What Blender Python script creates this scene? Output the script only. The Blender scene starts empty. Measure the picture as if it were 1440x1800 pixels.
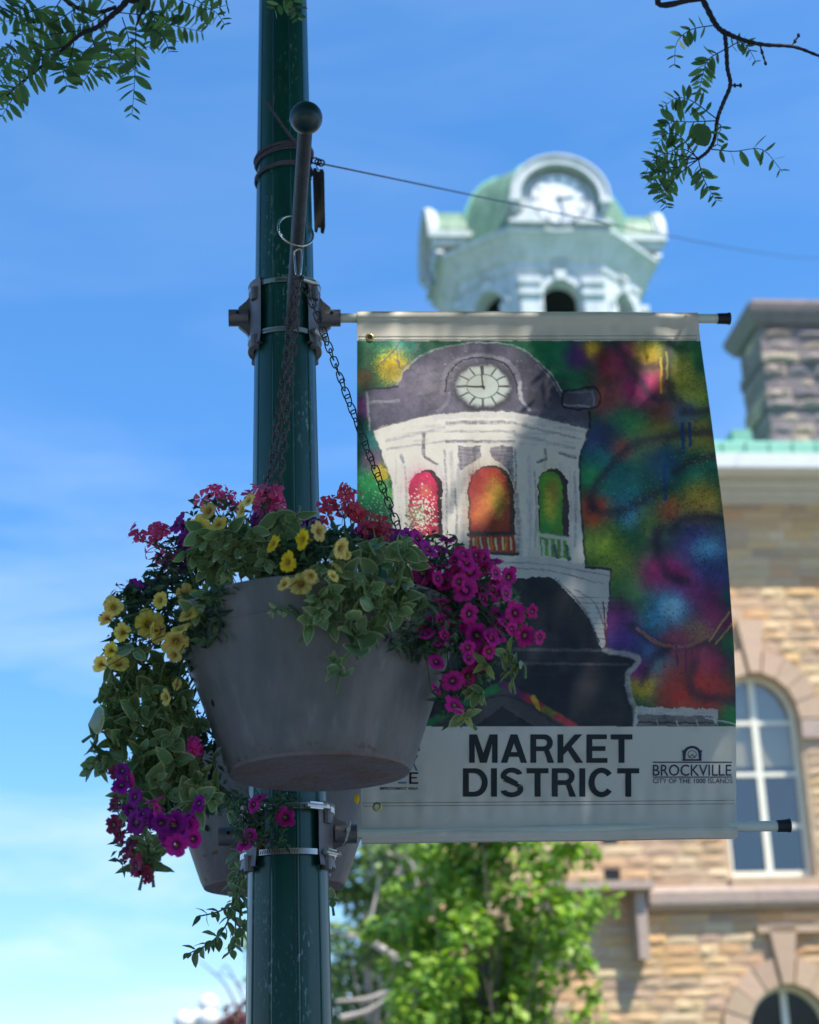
import bpy, math, random
import numpy as np
from mathutils import Vector, Matrix, Quaternion

rad = math.radians
sc = bpy.context.scene
col = sc.collection
random.seed(7)
RNG = np.random.default_rng(7)

# ---------------------------------------------------------------- camera
PW, PH, F = 1440.0, 1800.0, 2954.0
PITCH, ROLL = rad(20.5), rad(1.92)
CAM = Vector((0, 0, 1.6))
_f = Vector((0, math.cos(PITCH), math.sin(PITCH)))
_r0 = Vector((1, 0, 0))
_u0 = Vector((0, -math.sin(PITCH), math.cos(PITCH)))
CR = math.cos(ROLL) * _r0 - math.sin(ROLL) * _u0
CU = math.sin(ROLL) * _r0 + math.cos(ROLL) * _u0
cam_data = bpy.data.cameras.new('camera')
cam = bpy.data.objects.new('camera', cam_data)
col.objects.link(cam)
m = Matrix.Identity(4)
for i in range(3):
    m[i][0], m[i][1], m[i][2], m[i][3] = CR[i], CU[i], -_f[i], CAM[i]
cam.matrix_world = m
cam_data.sensor_fit = 'HORIZONTAL'
cam_data.sensor_width = 36.0
cam_data.lens = F / PW * 36.0
cam_data.clip_start = 0.05
cam_data.clip_end = 5000
cam_data.dof.use_dof = True
cam_data.dof.focus_distance = 3.62
cam_data.dof.aperture_fstop = 4.1
sc.camera = cam

# ---------------------------------------------------------------- sky, sun, exposure
SUN_EL, SUN_AZ = 58.0, 131.0                      # azimuth clockwise from +Y: high, behind and right of the camera
SUN = Vector((math.sin(rad(SUN_AZ)) * math.cos(rad(SUN_EL)), math.cos(rad(SUN_AZ)) * math.cos(rad(SUN_EL)), math.sin(rad(SUN_EL))))
world = bpy.data.worlds.new('World')
sc.world = world
world.use_nodes = True
wn, wl = world.node_tree.nodes, world.node_tree.links
wn.clear()
w_out = wn.new('ShaderNodeOutputWorld')
w_bg = wn.new('ShaderNodeBackground')
w_sky = wn.new('ShaderNodeTexSky')
w_sky.sky_type = 'NISHITA'
w_sky.sun_disc = False
w_sky.sun_elevation = rad(SUN_EL)
w_sky.sun_rotation = rad(SUN_AZ)
w_sky.air_density = 0.95
w_sky.dust_density = 0.05
w_sky.ozone_density = 3.0
w_bg.inputs['Strength'].default_value = 0.15
# thin cirrus streaks: noise on the view direction, more of it low in the sky
w_tc = wn.new('ShaderNodeTexCoord')
w_map = wn.new('ShaderNodeMapping')
w_map.inputs['Rotation'].default_value = (0, rad(-22), 0)
w_map.inputs['Scale'].default_value = (1.6, 2.0, 7.5)
w_n = wn.new('ShaderNodeTexNoise')
w_n.inputs['Scale'].default_value = 2.3
w_n.inputs['Detail'].default_value = 7
w_n.inputs['Roughness'].default_value = 0.55
w_n.inputs['Distortion'].default_value = 0.4
w_r = wn.new('ShaderNodeValToRGB')
w_r.color_ramp.elements[0].position = 0.42
w_r.color_ramp.elements[0].color = (0, 0, 0, 1)
w_r.color_ramp.elements[1].position = 0.74
w_r.color_ramp.elements[1].color = (1, 1, 1, 1)
w_sep = wn.new('ShaderNodeSeparateXYZ')
w_mr = wn.new('ShaderNodeMapRange')
w_mr.inputs['From Min'].default_value = 0.0
w_mr.inputs['From Max'].default_value = 0.42
w_mr.inputs['To Min'].default_value = 1.0
w_mr.inputs['To Max'].default_value = 0.07
w_mul = wn.new('ShaderNodeMath'); w_mul.operation = 'MULTIPLY'
w_hs = wn.new('ShaderNodeHueSaturation')
w_hs.inputs['Saturation'].default_value = 1.25
w_hs.inputs['Value'].default_value = 1.18
w_mix = wn.new('ShaderNodeMixRGB')
w_mix.inputs[2].default_value = (4.3, 4.9, 5.6, 1)
L = wl.new
L(w_tc.outputs['Generated'], w_map.inputs['Vector']); L(w_map.outputs[0], w_n.inputs['Vector'])
L(w_n.outputs['Fac'], w_r.inputs[0]); L(w_tc.outputs['Generated'], w_sep.inputs[0]); L(w_sep.outputs['Z'], w_mr.inputs['Value'])
L(w_r.outputs[0], w_mul.inputs[0]); L(w_mr.outputs[0], w_mul.inputs[1]); L(w_mul.outputs[0], w_mix.inputs[0])
w_el = wn.new('ShaderNodeValToRGB'); w_el.color_ramp.elements[0].position = 0.0; w_el.color_ramp.elements[0].color = (.50, .51, .585, 1)
w_el.color_ramp.elements[1].position = 0.60; w_el.color_ramp.elements[1].color = (1, 1, 1, 1)
_e = w_el.color_ramp.elements.new(0.20); _e.color = (.78, .785, .83, 1)
w_em = wn.new('ShaderNodeMixRGB'); w_em.blend_type = 'MULTIPLY'; w_em.inputs[0].default_value = 1.0
L(w_sep.outputs['Z'], w_el.inputs[0]); L(w_sky.outputs[0], w_em.inputs[1]); L(w_el.outputs[0], w_em.inputs[2])
L(w_em.outputs[0], w_hs.inputs['Color']); L(w_hs.outputs[0], w_mix.inputs[1])
L(w_mix.outputs[0], w_bg.inputs['Color']); L(w_bg.outputs[0], w_out.inputs['Surface'])

sun_data = bpy.data.lights.new('sun', 'SUN')
sun_data.energy = 4.3
sun_data.angle = rad(0.53)
sun_data.color = (1.0, 0.955, 0.88)
sun = bpy.data.objects.new('sun', sun_data)
sun.rotation_mode = 'QUATERNION'
sun.rotation_quaternion = (-SUN).to_track_quat('-Z', 'Y')
sun.location = (0, 0, 30)
col.objects.link(sun)

sc.view_settings.view_transform = 'Standard'
sc.view_settings.look = 'None'
sc.view_settings.gamma = 1
sc.view_settings.exposure = 0.70
sc.view_settings.use_curve_mapping = False
sc.cycles.use_denoising = True
sc.cycles.max_bounces = 8
sc.cycles.transparent_max_bounces = 6
sc.cycles.caustics_reflective = False
sc.cycles.caustics_refractive = False

# ---------------------------------------------------------------- helpers: pixels <-> space
def ray(px, py):
    return _f + CR * ((px - 720) / F) - CU * ((py - 900) / F)
def at(px, py, Y):
    d = ray(px, py)
    return CAM + d * (Y / d.y)
def depth_of(p):
    return (Vector(p) - CAM).dot(_f)
def px_size(n, p):                       # n photo pixels at point p, in metres
    return n * depth_of(p) / F
def project(P):                          # numpy (n,3) -> px, py
    Q = P - np.array(CAM)
    z = Q @ np.array(_f)
    return 720 + F * (Q @ np.array(CR)) / z, 900 - F * (Q @ np.array(CU)) / z

# ---------------------------------------------------------------- helpers: meshes and objects
WM = {}
class MB:
    def __init__(self):
        self.v, self.f, self.mi, self.c = [], [], [], []
        self.m = 0
        self.col = (1, 1, 1)
    def add(self, vs, fs, cols=None):
        o = len(self.v)
        self.v += [tuple(x) for x in vs]
        self.c += [self.col] * len(vs) if cols is None else list(cols)
        for f in fs:
            self.f.append(tuple(i + o for i in f)); self.mi.append(self.m)
    def box(self, c, s, M=None, jit=0.0):
        x, y, z = s[0] / 2, s[1] / 2, s[2] / 2
        vs = []
        for dx, dy, dz in ((-x, -y, -z), (x, -y, -z), (x, y, -z), (-x, y, -z), (-x, -y, z), (x, -y, z), (x, y, z), (-x, y, z)):
            p = Vector((dx, dy, dz))
            if jit: p += Vector([random.uniform(-jit, jit) for _ in range(3)])
            if M is not None: p = M @ p
            vs.append(Vector(c) + p)
        self.add(vs, [(0, 3, 2, 1), (4, 5, 6, 7), (0, 1, 5, 4), (1, 2, 6, 5), (2, 3, 7, 6), (3, 0, 4, 7)])
    def tube(self, path, r, n=8, cap=True, closed=False):
        path = [Vector(p) for p in path]
        k = len(path)
        rs = r if isinstance(r, (list, tuple)) else [r] * k
        t0 = (path[1] - path[0]).normalized()
        a = t0.orthogonal().normalized()
        rings = []
        for i, p in enumerate(path):
            if closed: t = path[(i + 1) % k] - path[i - 1]
            else: t = path[min(i + 1, k - 1)] - path[max(i - 1, 0)]
            t = t.normalized() if t.length > 1e-9 else t0
            a = a - t * a.dot(t)
            a = a.normalized() if a.length > 1e-6 else t.orthogonal().normalized()
            b = t.cross(a)
            rings.append([p + (a * math.cos(2 * math.pi * j / n) + b * math.sin(2 * math.pi * j / n)) * rs[i] for j in range(n)])
        vs = [q for R_ in rings for q in R_]
        fs = []
        for i in range(k if closed else k - 1):
            i2 = (i + 1) % k
            for j in range(n):
                fs.append((i * n + j, i * n + (j + 1) % n, i2 * n + (j + 1) % n, i2 * n + j))
        if cap and not closed:
            fs.append(tuple(range(n - 1, -1, -1))); fs.append(tuple((k - 1) * n + j for j in range(n)))
        self.add(vs, fs)
    def lathe(self, prof, c, n=32, M=None, mod=None, a0=0.0, a1=2 * math.pi):
        """prof: list of (r, z) along the local z axis"""
        full = abs(a1 - a0 - 2 * math.pi) < 1e-6
        nn = n if full else n + 1
        vs = []
        for (r, z) in prof:
            for j in range(nn):
                a = a0 + (a1 - a0) * j / n
                rr = r * (mod(a) if mod else 1)
                p = Vector((rr * math.cos(a), rr * math.sin(a), z))
                if M is not None: p = M @ p
                vs.append(Vector(c) + p)
        fs = []
        for i in range(len(prof) - 1):
            for j in range(n):
                j2 = (j + 1) % nn
                fs.append((i * nn + j, i * nn + j2, (i + 1) * nn + j2, (i + 1) * nn + j))
        self.add(vs, fs)
    def sphere(self, c, r, n=16, k=10, sq=(1, 1, 1)):
        vs, fs = [], []
        for i in range(k + 1):
            th = math.pi * i / k
            for j in range(n):
                a = 2 * math.pi * j / n
                vs.append(Vector(c) + Vector((r * sq[0] * math.sin(th) * math.cos(a), r * sq[1] * math.sin(th) * math.sin(a), r * sq[2] * math.cos(th))))
        for i in range(k):
            for j in range(n):
                fs.append((i * n + j, (i + 1) * n + j, (i + 1) * n + (j + 1) % n, i * n + (j + 1) % n))
        self.add(vs, fs)
    def prism(self, pts, d):
        """closed outline (3-D points in a plane) swept by vector d, capped"""
        n = len(pts); d = Vector(d)
        vs = [Vector(p) for p in pts] + [Vector(p) + d for p in pts]
        fs = [tuple(range(n)), tuple(range(2 * n - 1, n - 1, -1))]
        for i in range(n):
            fs.append((i, i + n, (i + 1) % n + n, (i + 1) % n))
        self.add(vs, fs)
    def mesh(self, name, mats, smooth=False):
        me = bpy.data.meshes.new(name)
        me.from_pydata([tuple(v) for v in self.v], [], self.f)
        if not isinstance(mats, (list, tuple)): mats = [mats]
        for mt in mats: me.materials.append(mt)
        if len(mats) > 1: me.polygons.foreach_set('material_index', self.mi)
        ca = me.color_attributes.new('Col', 'FLOAT_COLOR', 'POINT')
        arr = np.ones((len(self.v), 4), dtype=np.float32); arr[:, :3] = np.array(self.c, dtype=np.float32).reshape(-1, 3)
        ca.data.foreach_set('color', arr.ravel())
        if smooth:
            me.polygons.foreach_set('use_smooth', [True] * len(me.polygons))
            try: me.set_sharp_from_angle(angle=rad(smooth if smooth > 1 else 40))
            except Exception: pass
        me.update()
        return me
    def build(self, name, mats, parent=None, smooth=False):
        return put(self.mesh(name, mats, smooth), name, parent)

def put(me, name, parent=None, M=None):
    o = bpy.data.objects.new(name, me)
    col.objects.link(o)
    M = M if M is not None else Matrix.Identity(4)
    if parent is not None:
        o.parent = parent
        o.matrix_parent_inverse = WM[parent.name].inverted()
    o.matrix_basis = M
    WM[o.name] = M
    return o
def tag(o, label=None, cat=None, group=None, kind=None):
    if label: o['label'] = label
    if cat: o['category'] = cat
    if group: o['group'] = group
    if kind: o['kind'] = kind
    return o
def thing(name, loc, label, cat, group=None):
    o = bpy.data.objects.new(name, None)
    o.empty_display_size = 0.1
    col.objects.link(o)
    o.location = loc
    WM[o.name] = Matrix.Translation(loc)
    return tag(o, label, cat, group)
def structure(mb, name, mat, smooth=False):
    o = mb.build(name, mat, None, smooth); o['kind'] = 'structure'; return o
def frame(z, x=None):
    """rotation with local z along z and local x as near x as possible"""
    z = Vector(z).normalized()
    x = Vector(x) if x is not None else z.orthogonal()
    x = x - z * x.dot(z)
    x = x.normalized() if x.length > 1e-6 else z.orthogonal().normalized()
    y = z.cross(x)
    return Matrix(((x.x, y.x, z.x), (x.y, y.y, z.y), (x.z, y.z, z.z)))
def lerp(a, b, t): return a + (b - a) * t
def bez(pts, n):
    """smooth curve through points (Catmull-Rom)"""
    P = [Vector(p) for p in pts]
    P = [P[0] * 2 - P[1]] + P + [P[-1] * 2 - P[-2]]
    out = []
    seg = len(P) - 3
    for i in range(n + 1):
        t = i / n * seg
        k = min(int(t), seg - 1); u = t - k
        a, b, c, d = P[k:k + 4]
        out.append(0.5 * ((2 * b) + (c - a) * u + (2 * a - 5 * b + 4 * c - d) * u * u + (3 * b - a - 3 * c + d) * u ** 3))
    return out

# ---------------------------------------------------------------- materials
def srgb(r, g, b):
    return tuple(((c / 255) / 12.92 if c / 255 <= 0.04045 else ((c / 255 + 0.055) / 1.055) ** 2.4) for c in (r, g, b))
def mat(name, base, rough=0.6, metal=0.0, var=0.0, scale=8.0, var2=None, bump=0.0, bscale=40.0, spec=0.5, coat=0.0,
        attr=False, rnd=0.0, trans=0.0, stretch=None, sheen=0.0, emit=None):
    mt = bpy.data.materials.new(name); mt.use_nodes = True
    nt = mt.node_tree; N = nt.nodes; K = nt.links.new
    b = N['Principled BSDF']
    b.inputs['Roughness'].default_value = rough
    b.inputs['Metallic'].default_value = metal
    b.inputs['Specular IOR Level'].default_value = spec
    b.inputs['Coat Weight'].default_value = coat
    tc = N.new('ShaderNodeTexCoord')
    vec = tc.outputs['Object']
    if stretch:
        mp = N.new('ShaderNodeMapping'); mp.inputs['Scale'].default_value = stretch
        K(vec, mp.inputs['Vector']); vec = mp.outputs[0]
    if attr:
        a = N.new('ShaderNodeAttribute'); a.attribute_name = 'Col'; c = a.outputs['Color']
    else:
        rgb = N.new('ShaderNodeRGB'); rgb.outputs[0].default_value = (*base, 1); c = rgb.outputs[0]
    if var or var2:
        n = N.new('ShaderNodeTexNoise'); n.inputs['Scale'].default_value = scale; n.inputs['Detail'].default_value = 6
        n.inputs['Roughness'].default_value = 0.6
        K(vec, n.inputs['Vector'])
        if var2:
            mx = N.new('ShaderNodeMixRGB'); mx.inputs[2].default_value = (*var2, 1)
            rp = N.new('ShaderNodeMapRange'); rp.inputs['From Min'].default_value = 0.42; rp.inputs['From Max'].default_value = 0.68
            K(n.outputs['Fac'], rp.inputs['Value']); K(rp.outputs[0], mx.inputs[0]); K(c, mx.inputs[1]); c = mx.outputs[0]
        if var:
            hv = N.new('ShaderNodeHueSaturation')
            r2 = N.new('ShaderNodeMapRange'); r2.inputs['From Min'].default_value = 0.25; r2.inputs['From Max'].default_value = 0.75
            r2.inputs['To Min'].default_value = 1 - var; r2.inputs['To Max'].default_value = 1 + var
            K(n.outputs['Fac'], r2.inputs['Value']); K(r2.outputs[0], hv.inputs['Value']); K(c, hv.inputs['Color']); c = hv.outputs[0]
    if rnd:
        oi = N.new('ShaderNodeObjectInfo'); hv = N.new('ShaderNodeHueSaturation')
        r3 = N.new('ShaderNodeMapRange'); r3.inputs['To Min'].default_value = 1 - rnd; r3.inputs['To Max'].default_value = 1 + rnd
        K(oi.outputs['Random'], r3.inputs['Value']); K(r3.outputs[0], hv.inputs['Value']); K(c, hv.inputs['Color'])
        m1 = N.new('ShaderNodeMath'); m1.operation = 'MULTIPLY'; m1.inputs[1].default_value = 7.31
        m2 = N.new('ShaderNodeMath'); m2.operation = 'FRACT'
        r4 = N.new('ShaderNodeMapRange'); r4.inputs['To Min'].default_value = 0.5 - rnd * 0.06; r4.inputs['To Max'].default_value = 0.5 + rnd * 0.06
        K(oi.outputs['Random'], m1.inputs[0]); K(m1.outputs[0], m2.inputs[0]); K(m2.outputs[0], r4.inputs['Value']); K(r4.outputs[0], hv.inputs['Hue'])
        c = hv.outputs[0]
    K(c, b.inputs['Base Color'])
    if bump:
        nb = N.new('ShaderNodeTexNoise'); nb.inputs['Scale'].default_value = bscale; nb.inputs['Detail'].default_value = 5
        bp = N.new('ShaderNodeBump'); bp.inputs['Strength'].default_value = bump; bp.inputs['Distance'].default_value = 0.02
        K(vec, nb.inputs['Vector']); K(nb.outputs['Fac'], bp.inputs['Height']); K(bp.outputs[0], b.inputs['Normal'])
    if emit:
        b.inputs['Emission Color'].default_value = (*emit[0], 1); b.inputs['Emission Strength'].default_value = emit[1]
    if trans:
        tl = N.new('ShaderNodeBsdfTranslucent'); ms = N.new('ShaderNodeMixShader'); ms.inputs[0].default_value = trans
        hv = N.new('ShaderNodeHueSaturation'); hv.inputs['Value'].default_value = 1.5; hv.inputs['Saturation'].default_value = 1.1
        K(c, hv.inputs['Color']); K(hv.outputs[0], tl.inputs['Color'])
        K(b.outputs[0], ms.inputs[1]); K(tl.outputs[0], ms.inputs[2]); K(ms.outputs[0], N['Material Output'].inputs['Surface'])
    return mt

def post_paint():
    """dark green gloss paint with chipped pale specks"""
    mt = mat('post_paint', srgb(4, 70, 62), rough=0.36, var=0.25, scale=5, spec=0.45, coat=0.08, stretch=(6, 6, 1))
    nt = mt.node_tree; N = nt.nodes; K = nt.links.new; b = N['Principled BSDF']
    tc = N.new('ShaderNodeTexCoord')
    mp = N.new('ShaderNodeMapping'); mp.inputs['Scale'].default_value = (1, 1, 0.35); K(tc.outputs['Object'], mp.inputs[0])
    n1 = N.new('ShaderNodeTexNoise'); n1.inputs['Scale'].default_value = 150; n1.inputs['Detail'].default_value = 4; K(mp.outputs[0], n1.inputs['Vector'])
    n2 = N.new('ShaderNodeTexNoise'); n2.inputs['Scale'].default_value = 6.0; n2.inputs['Detail'].default_value = 3; K(mp.outputs[0], n2.inputs['Vector'])
    r1 = N.new('ShaderNodeMapRange'); r1.inputs['From Min'].default_value = 0.59; r1.inputs['From Max'].default_value = 0.64; K(n1.outputs['Fac'], r1.inputs['Value'])
    r2 = N.new('ShaderNodeMapRange'); r2.inputs['From Min'].default_value = 0.55; r2.inputs['From Max'].default_value = 0.66; r2.inputs['To Max'].default_value = 0.75; K(n2.outputs['Fac'], r2.inputs['Value'])
    mu = N.new('ShaderNodeMath'); mu.operation = 'MULTIPLY'; K(r1.outputs[0], mu.inputs[0]); K(r2.outputs[0], mu.inputs[1])
    mx = N.new('ShaderNodeMixRGB'); mx.inputs[2].default_value = (*srgb(128, 146, 142), 1)
    src = b.inputs['Base Color'].links[0].from_socket
    K(mu.outputs[0], mx.inputs[0]); K(src, mx.inputs[1]); K(mx.outputs[0], b.inputs['Base Color'])
    return mt

M_POST = post_paint()
M_ARM = mat('weathered_green_arm', srgb(58, 68, 74), rough=0.55, var=0.3, scale=30, bump=0.15, bscale=120)
M_BALL = mat('dark_green_ball', srgb(18, 52, 54), rough=0.35, var=0.2, scale=20)
M_ALU = mat('cast_aluminium', srgb(122, 118, 120), rough=0.55, metal=0.6, var=0.25, scale=18, bump=0.15, bscale=90)
M_STEEL = mat('stainless_band', srgb(190, 188, 182), rough=0.3, metal=0.9, var=0.25, scale=30)
M_CHROME = mat('worn_ring', srgb(205, 200, 190), rough=0.22, metal=1.0, var=0.25, scale=60)
M_CHAIN = mat('rusty_chain', srgb(98, 92, 92), rough=0.6, metal=0.5, var=0.35, scale=80, var2=srgb(74, 56, 48))
M_CHAIN2 = mat('dark_chain', srgb(62, 62, 60), rough=0.5, metal=0.6, var=0.3, scale=80)
M_ROD = mat('fibreglass_rod', srgb(214, 220, 204), rough=0.4, var=0.08, scale=30)
M_CAP = mat('rubber_cap', srgb(24, 27, 38), rough=0.5, var=0.2, scale=60)
M_POT = mat('moulded_pot', srgb(110, 110, 108), rough=0.5, var=0.14, scale=9, bump=0.08, bscale=60, spec=0.35, stretch=(2.2, 2.2, .35), var2=srgb(122, 118, 114))
def weather_pot(mt, zbase):
    # pale mineral streaks that ran down the wall and a brown tide mark at the foot
    nt = mt.node_tree; N = nt.nodes; K = nt.links.new; b = N['Principled BSDF']
    tc = N.new('ShaderNodeTexCoord'); mp = N.new('ShaderNodeMapping'); mp.inputs['Scale'].default_value = (26, 26, 1.6); K(tc.outputs['Object'], mp.inputs[0])
    n1 = N.new('ShaderNodeTexNoise'); n1.inputs['Scale'].default_value = 1.0; n1.inputs['Detail'].default_value = 5; K(mp.outputs[0], n1.inputs['Vector'])
    r1 = N.new('ShaderNodeMapRange'); r1.inputs['From Min'].default_value = .60; r1.inputs['From Max'].default_value = .78; r1.inputs['To Max'].default_value = .40; K(n1.outputs['Fac'], r1.inputs['Value'])
    m1 = N.new('ShaderNodeMixRGB'); m1.inputs[2].default_value = (*srgb(168, 162, 160), 1)
    src = b.inputs['Base Color'].links[0].from_socket; K(r1.outputs[0], m1.inputs[0]); K(src, m1.inputs[1])
    n2 = N.new('ShaderNodeTexNoise'); n2.inputs['Scale'].default_value = 55; n2.inputs['Detail'].default_value = 4; K(tc.outputs['Object'], n2.inputs['Vector'])
    r2 = N.new('ShaderNodeMapRange'); r2.inputs['From Min'].default_value = .60; r2.inputs['From Max'].default_value = .72; r2.inputs['To Max'].default_value = .55; K(n2.outputs['Fac'], r2.inputs['Value'])
    sp = N.new('ShaderNodeSeparateXYZ'); K(tc.outputs['Object'], sp.inputs[0])
    r3 = N.new('ShaderNodeMapRange'); r3.inputs['From Min'].default_value = zbase + .045; r3.inputs['From Max'].default_value = zbase + .004; r3.inputs['To Max'].default_value = 1.6; K(sp.outputs['Z'], r3.inputs['Value'])
    mu = N.new('ShaderNodeMath'); mu.operation = 'MULTIPLY'; mu.use_clamp = True
    ad = N.new('ShaderNodeMath'); ad.operation = 'ADD'; ad.inputs[1].default_value = .12; K(r2.outputs[0], ad.inputs[0])
    K(ad.outputs[0], mu.inputs[0]); K(r3.outputs[0], mu.inputs[1])
    m2 = N.new('ShaderNodeMixRGB'); m2.inputs[2].default_value = (*srgb(104, 72, 58), 1); K(mu.outputs[0], m2.inputs[0]); K(m1.outputs[0], m2.inputs[1]); K(m2.outputs[0], b.inputs['Base Color'])
M_POTB = mat('pot_underside', srgb(136, 124, 122), rough=0.85, var=0.2, scale=14, var2=srgb(116, 94, 84), bump=0.35, bscale=70)
M_SOIL = mat('potting_soil', srgb(52, 40, 32), rough=0.95, var=0.4, scale=40, bump=0.6, bscale=60)
M_HOLE = mat('hole_dark', srgb(20, 20, 22), rough=0.9)
M_VINYL = mat('printed_vinyl', (0.8, 0.8, 0.8), rough=0.42, attr=True, bump=0.05, bscale=420, trans=0.0, spec=0.45)
M_INK = mat('black_ink', srgb(22, 24, 28), rough=0.45)
M_NAVY = mat('navy_ink', srgb(44, 46, 78), rough=0.45)
M_BLUE = mat('blue_ink', srgb(62, 128, 160), rough=0.45)
M_THREAD = mat('stitch_thread', srgb(48, 48, 50), rough=0.8)
M_BRASS = mat('brass_grommet', srgb(190, 172, 100), rough=0.3, metal=0.8, var=0.2, scale=80)
M_ROPE = mat('frayed_rope', srgb(88, 82, 96), rough=0.9, var=0.25, scale=120, bump=0.4, bscale=260)
M_TIE = mat('white_nylon_tie', srgb(196, 205, 190), rough=0.4)
M_WOOD = mat('weathered_black_slat', srgb(26, 30, 38), rough=0.7, var=0.4, scale=40, var2=srgb(52, 52, 54), stretch=(1, 1, 0.3))
M_WIRE = mat('grey_wire', srgb(60, 64, 78), rough=0.5, metal=0.5)

# ---------------------------------------------------------------- ground (below the frame)
M_PAVE = mat('concrete_paving', (0.34, 0.33, 0.31), rough=0.85, var=0.15, scale=1.5, bump=0.2, bscale=30)
M_ASPH = mat('asphalt', (0.055, 0.055, 0.058), rough=0.85, var=0.2, scale=3, bump=0.3, bscale=120)
M_GRASS = mat('lawn', (0.06, 0.11, 0.03), rough=0.9, var=0.35, scale=6, bump=0.5, bscale=60)
g = MB(); g.add([(-900, -900, -0.12), (900, -900, -0.12), (900, 900, -0.12), (-900, 900, -0.12)], [(0, 1, 2, 3)])
structure(g, 'ground', M_GRASS)
g = MB(); g.box((0, 8.6, -0.1), (160, 8.4, 0.05)); structure(g, 'road', M_ASPH)
g = MB(); g.box((0, -1.2, -0.06), (160, 11.2, 0.12)); structure(g, 'pavement', M_PAVE)
g = MB(); g.box((0, 17.8, -0.06), (160, 10, 0.12)); structure(g, 'pavement', M_PAVE)

# unseen shop row added behind the camera: dims the low sky and post reflections
M_SHOPWALL = mat('shop_wall_pale', srgb(196, 182, 162), rough=0.9, var=0.2, scale=6)  # wall tone kept pale to bounce more light onto post and banner
M_SHOPG = mat('shop_glass', srgb(40, 48, 54), rough=0.1)
shop = thing('added_shop_row', (0, -26, 0), 'long two storey pale shop row across the square, behind the viewer', 'building')
g = MB(); g.box((0, -31, 5.2), (110, 10, 10.4)); g.build('wall', M_SHOPWALL, shop)
g = MB(); g.box((0, -31, 10.55), (111, 10.8, .3)); g.build('parapet', M_PAVE, shop)
_w = MB(); _w.box((0, 0, 0), (1.3, .12, 2.0)); _wm = _w.mesh('window', M_SHOPG)
for i in range(24):
    for z in (2.0, 6.8): put(_wm, 'window', shop, Matrix.Translation((-48 + i * 4.1, -25.95, z)))
# ---------------------------------------------------------------- lamp post
PY_ = 3.7                                            # distance of the post
POST_Z = [(0.25, 1.83), (1.83, 1.83)]
pole_c = {}
base = at(506, 1450, PY_)
PX = base.x
def pole_r(z): return 0.5 * (0.184 - 0.0223 * (z - 1.83))
post = thing('lamp_post', (PX, PY_, 0), 'tall dark green fluted lamp post with scuffed paint, standing in the foreground', 'lamp post')
mb = MB()
zs = [0.0, 0.02, 0.25, 0.28, 0.5, 0.52, 0.55] + [0.6 + 0.25 * i for i in range(18)]
def flute(a):
    s = (a * 10 / (2 * math.pi)) % 1.0
    d = abs(s - 0.5) * 2                      # 1 at ridge, 0 in the middle of the flat
    return 1.0 - 0.030 * (1 - d ** 4) - (0.012 if d > 0.80 and d < 0.9 else 0)
prof = []
for z in zs:
    r = pole_r(z)
    if z < 0.26: r = 0.21
    elif z < 0.53: r = 0.15
    prof.append((r, z))
mb.lathe(prof, (PX, PY_, 0), n=160, mod=flute)
mb.build('shaft', M_POST, post, smooth=30)
mb = MB(); mb.lathe([(0, 0), (0.09, 0.0), (0.09, 0.06), (0.05, 0.12), (0.05, 0.2), (0.16, 0.28), (0.2, 0.5), (0.12, 0.78), (0.02, 0.9), (0, 0.92)], (PX, PY_, 4.85), n=24)
mb.build('lantern', mat('lantern_glass', (0.7, 0.7, 0.66), rough=0.2), post, smooth=40)

# hanger arms with a ball at the end, one towards the street, one behind
def hanger(end_px, root_px, Yend, label, sgn):
    a = at(*root_px, PY_ - sgn * (pole_r(3.4) + 0.0))
    b = at(*end_px, Yend)
    if sgn < 0:
        b = Vector((b.x, Yend, b.z))
    t = thing('basket_hanger', a, label, 'hanger arm', 'hanger arms of the lamp post')
    r = px_size(13.2, at(*end_px, Yend)) if sgn > 0 else 0.0155
    mb = MB(); mb.tube([a - (b - a) * 0.05, a, lerp(a, b, 0.5), b], r, 16); mb.build('rod', M_ARM, t, smooth=50)
    mb = MB(); mb.sphere(b + (b - a).normalized() * r * 1.6, r * 2.2, 24, 16); mb.build('ball_finial', M_BALL, t, smooth=60)
    d = (b - a).normalized()
    mb = MB(); mb.lathe([(r * 1.3, -0.012), (r * 1.3, 0.006), (r * 1.02, 0.016)], a, 20, frame(d)); mb.build('collar', M_ARM, t, smooth=40)
    return a, b
armA, armB = hanger((537, 222), (513, 566), 2.97, 'grey hanger arm with round ball end, reaching towards the viewer above the big basket', 1)
rearB = Vector((PX - 0.075, 4.5, armB.z)); 
t2 = thing('basket_hanger', Vector((PX, PY_ + pole_r(3.4), armA.z)), 'hanger arm hidden behind the lamp post, carrying the rear pot', 'hanger arm', 'hanger arms of the lamp post')
mb = MB(); mb.tube([Vector((PX, PY_ + 0.03, armA.z)), rearB], 0.0155, 14); mb.build('rod', M_ARM, t2, smooth=50)
mb = MB(); mb.sphere(rearB + Vector((0, 0.02, 0)), 0.034, 20, 14); mb.build('ball_finial', M_BALL, t2, smooth=60)

# ---------------------------------------------------------------- banner plane
BANG = rad(4.3)
B_U = Vector((math.cos(BANG), math.sin(BANG), 0))
B_N = Vector((math.sin(BANG), -math.cos(BANG), 0))       # towards the viewer
B_O = Vector((PX, PY_, 0))
def bplane(px, py, n=0.0):
    d = ray(px, py); o = B_O + B_N * n
    t = (o - CAM).dot(B_N) / d.dot(B_N)
    return CAM + d * t

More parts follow.
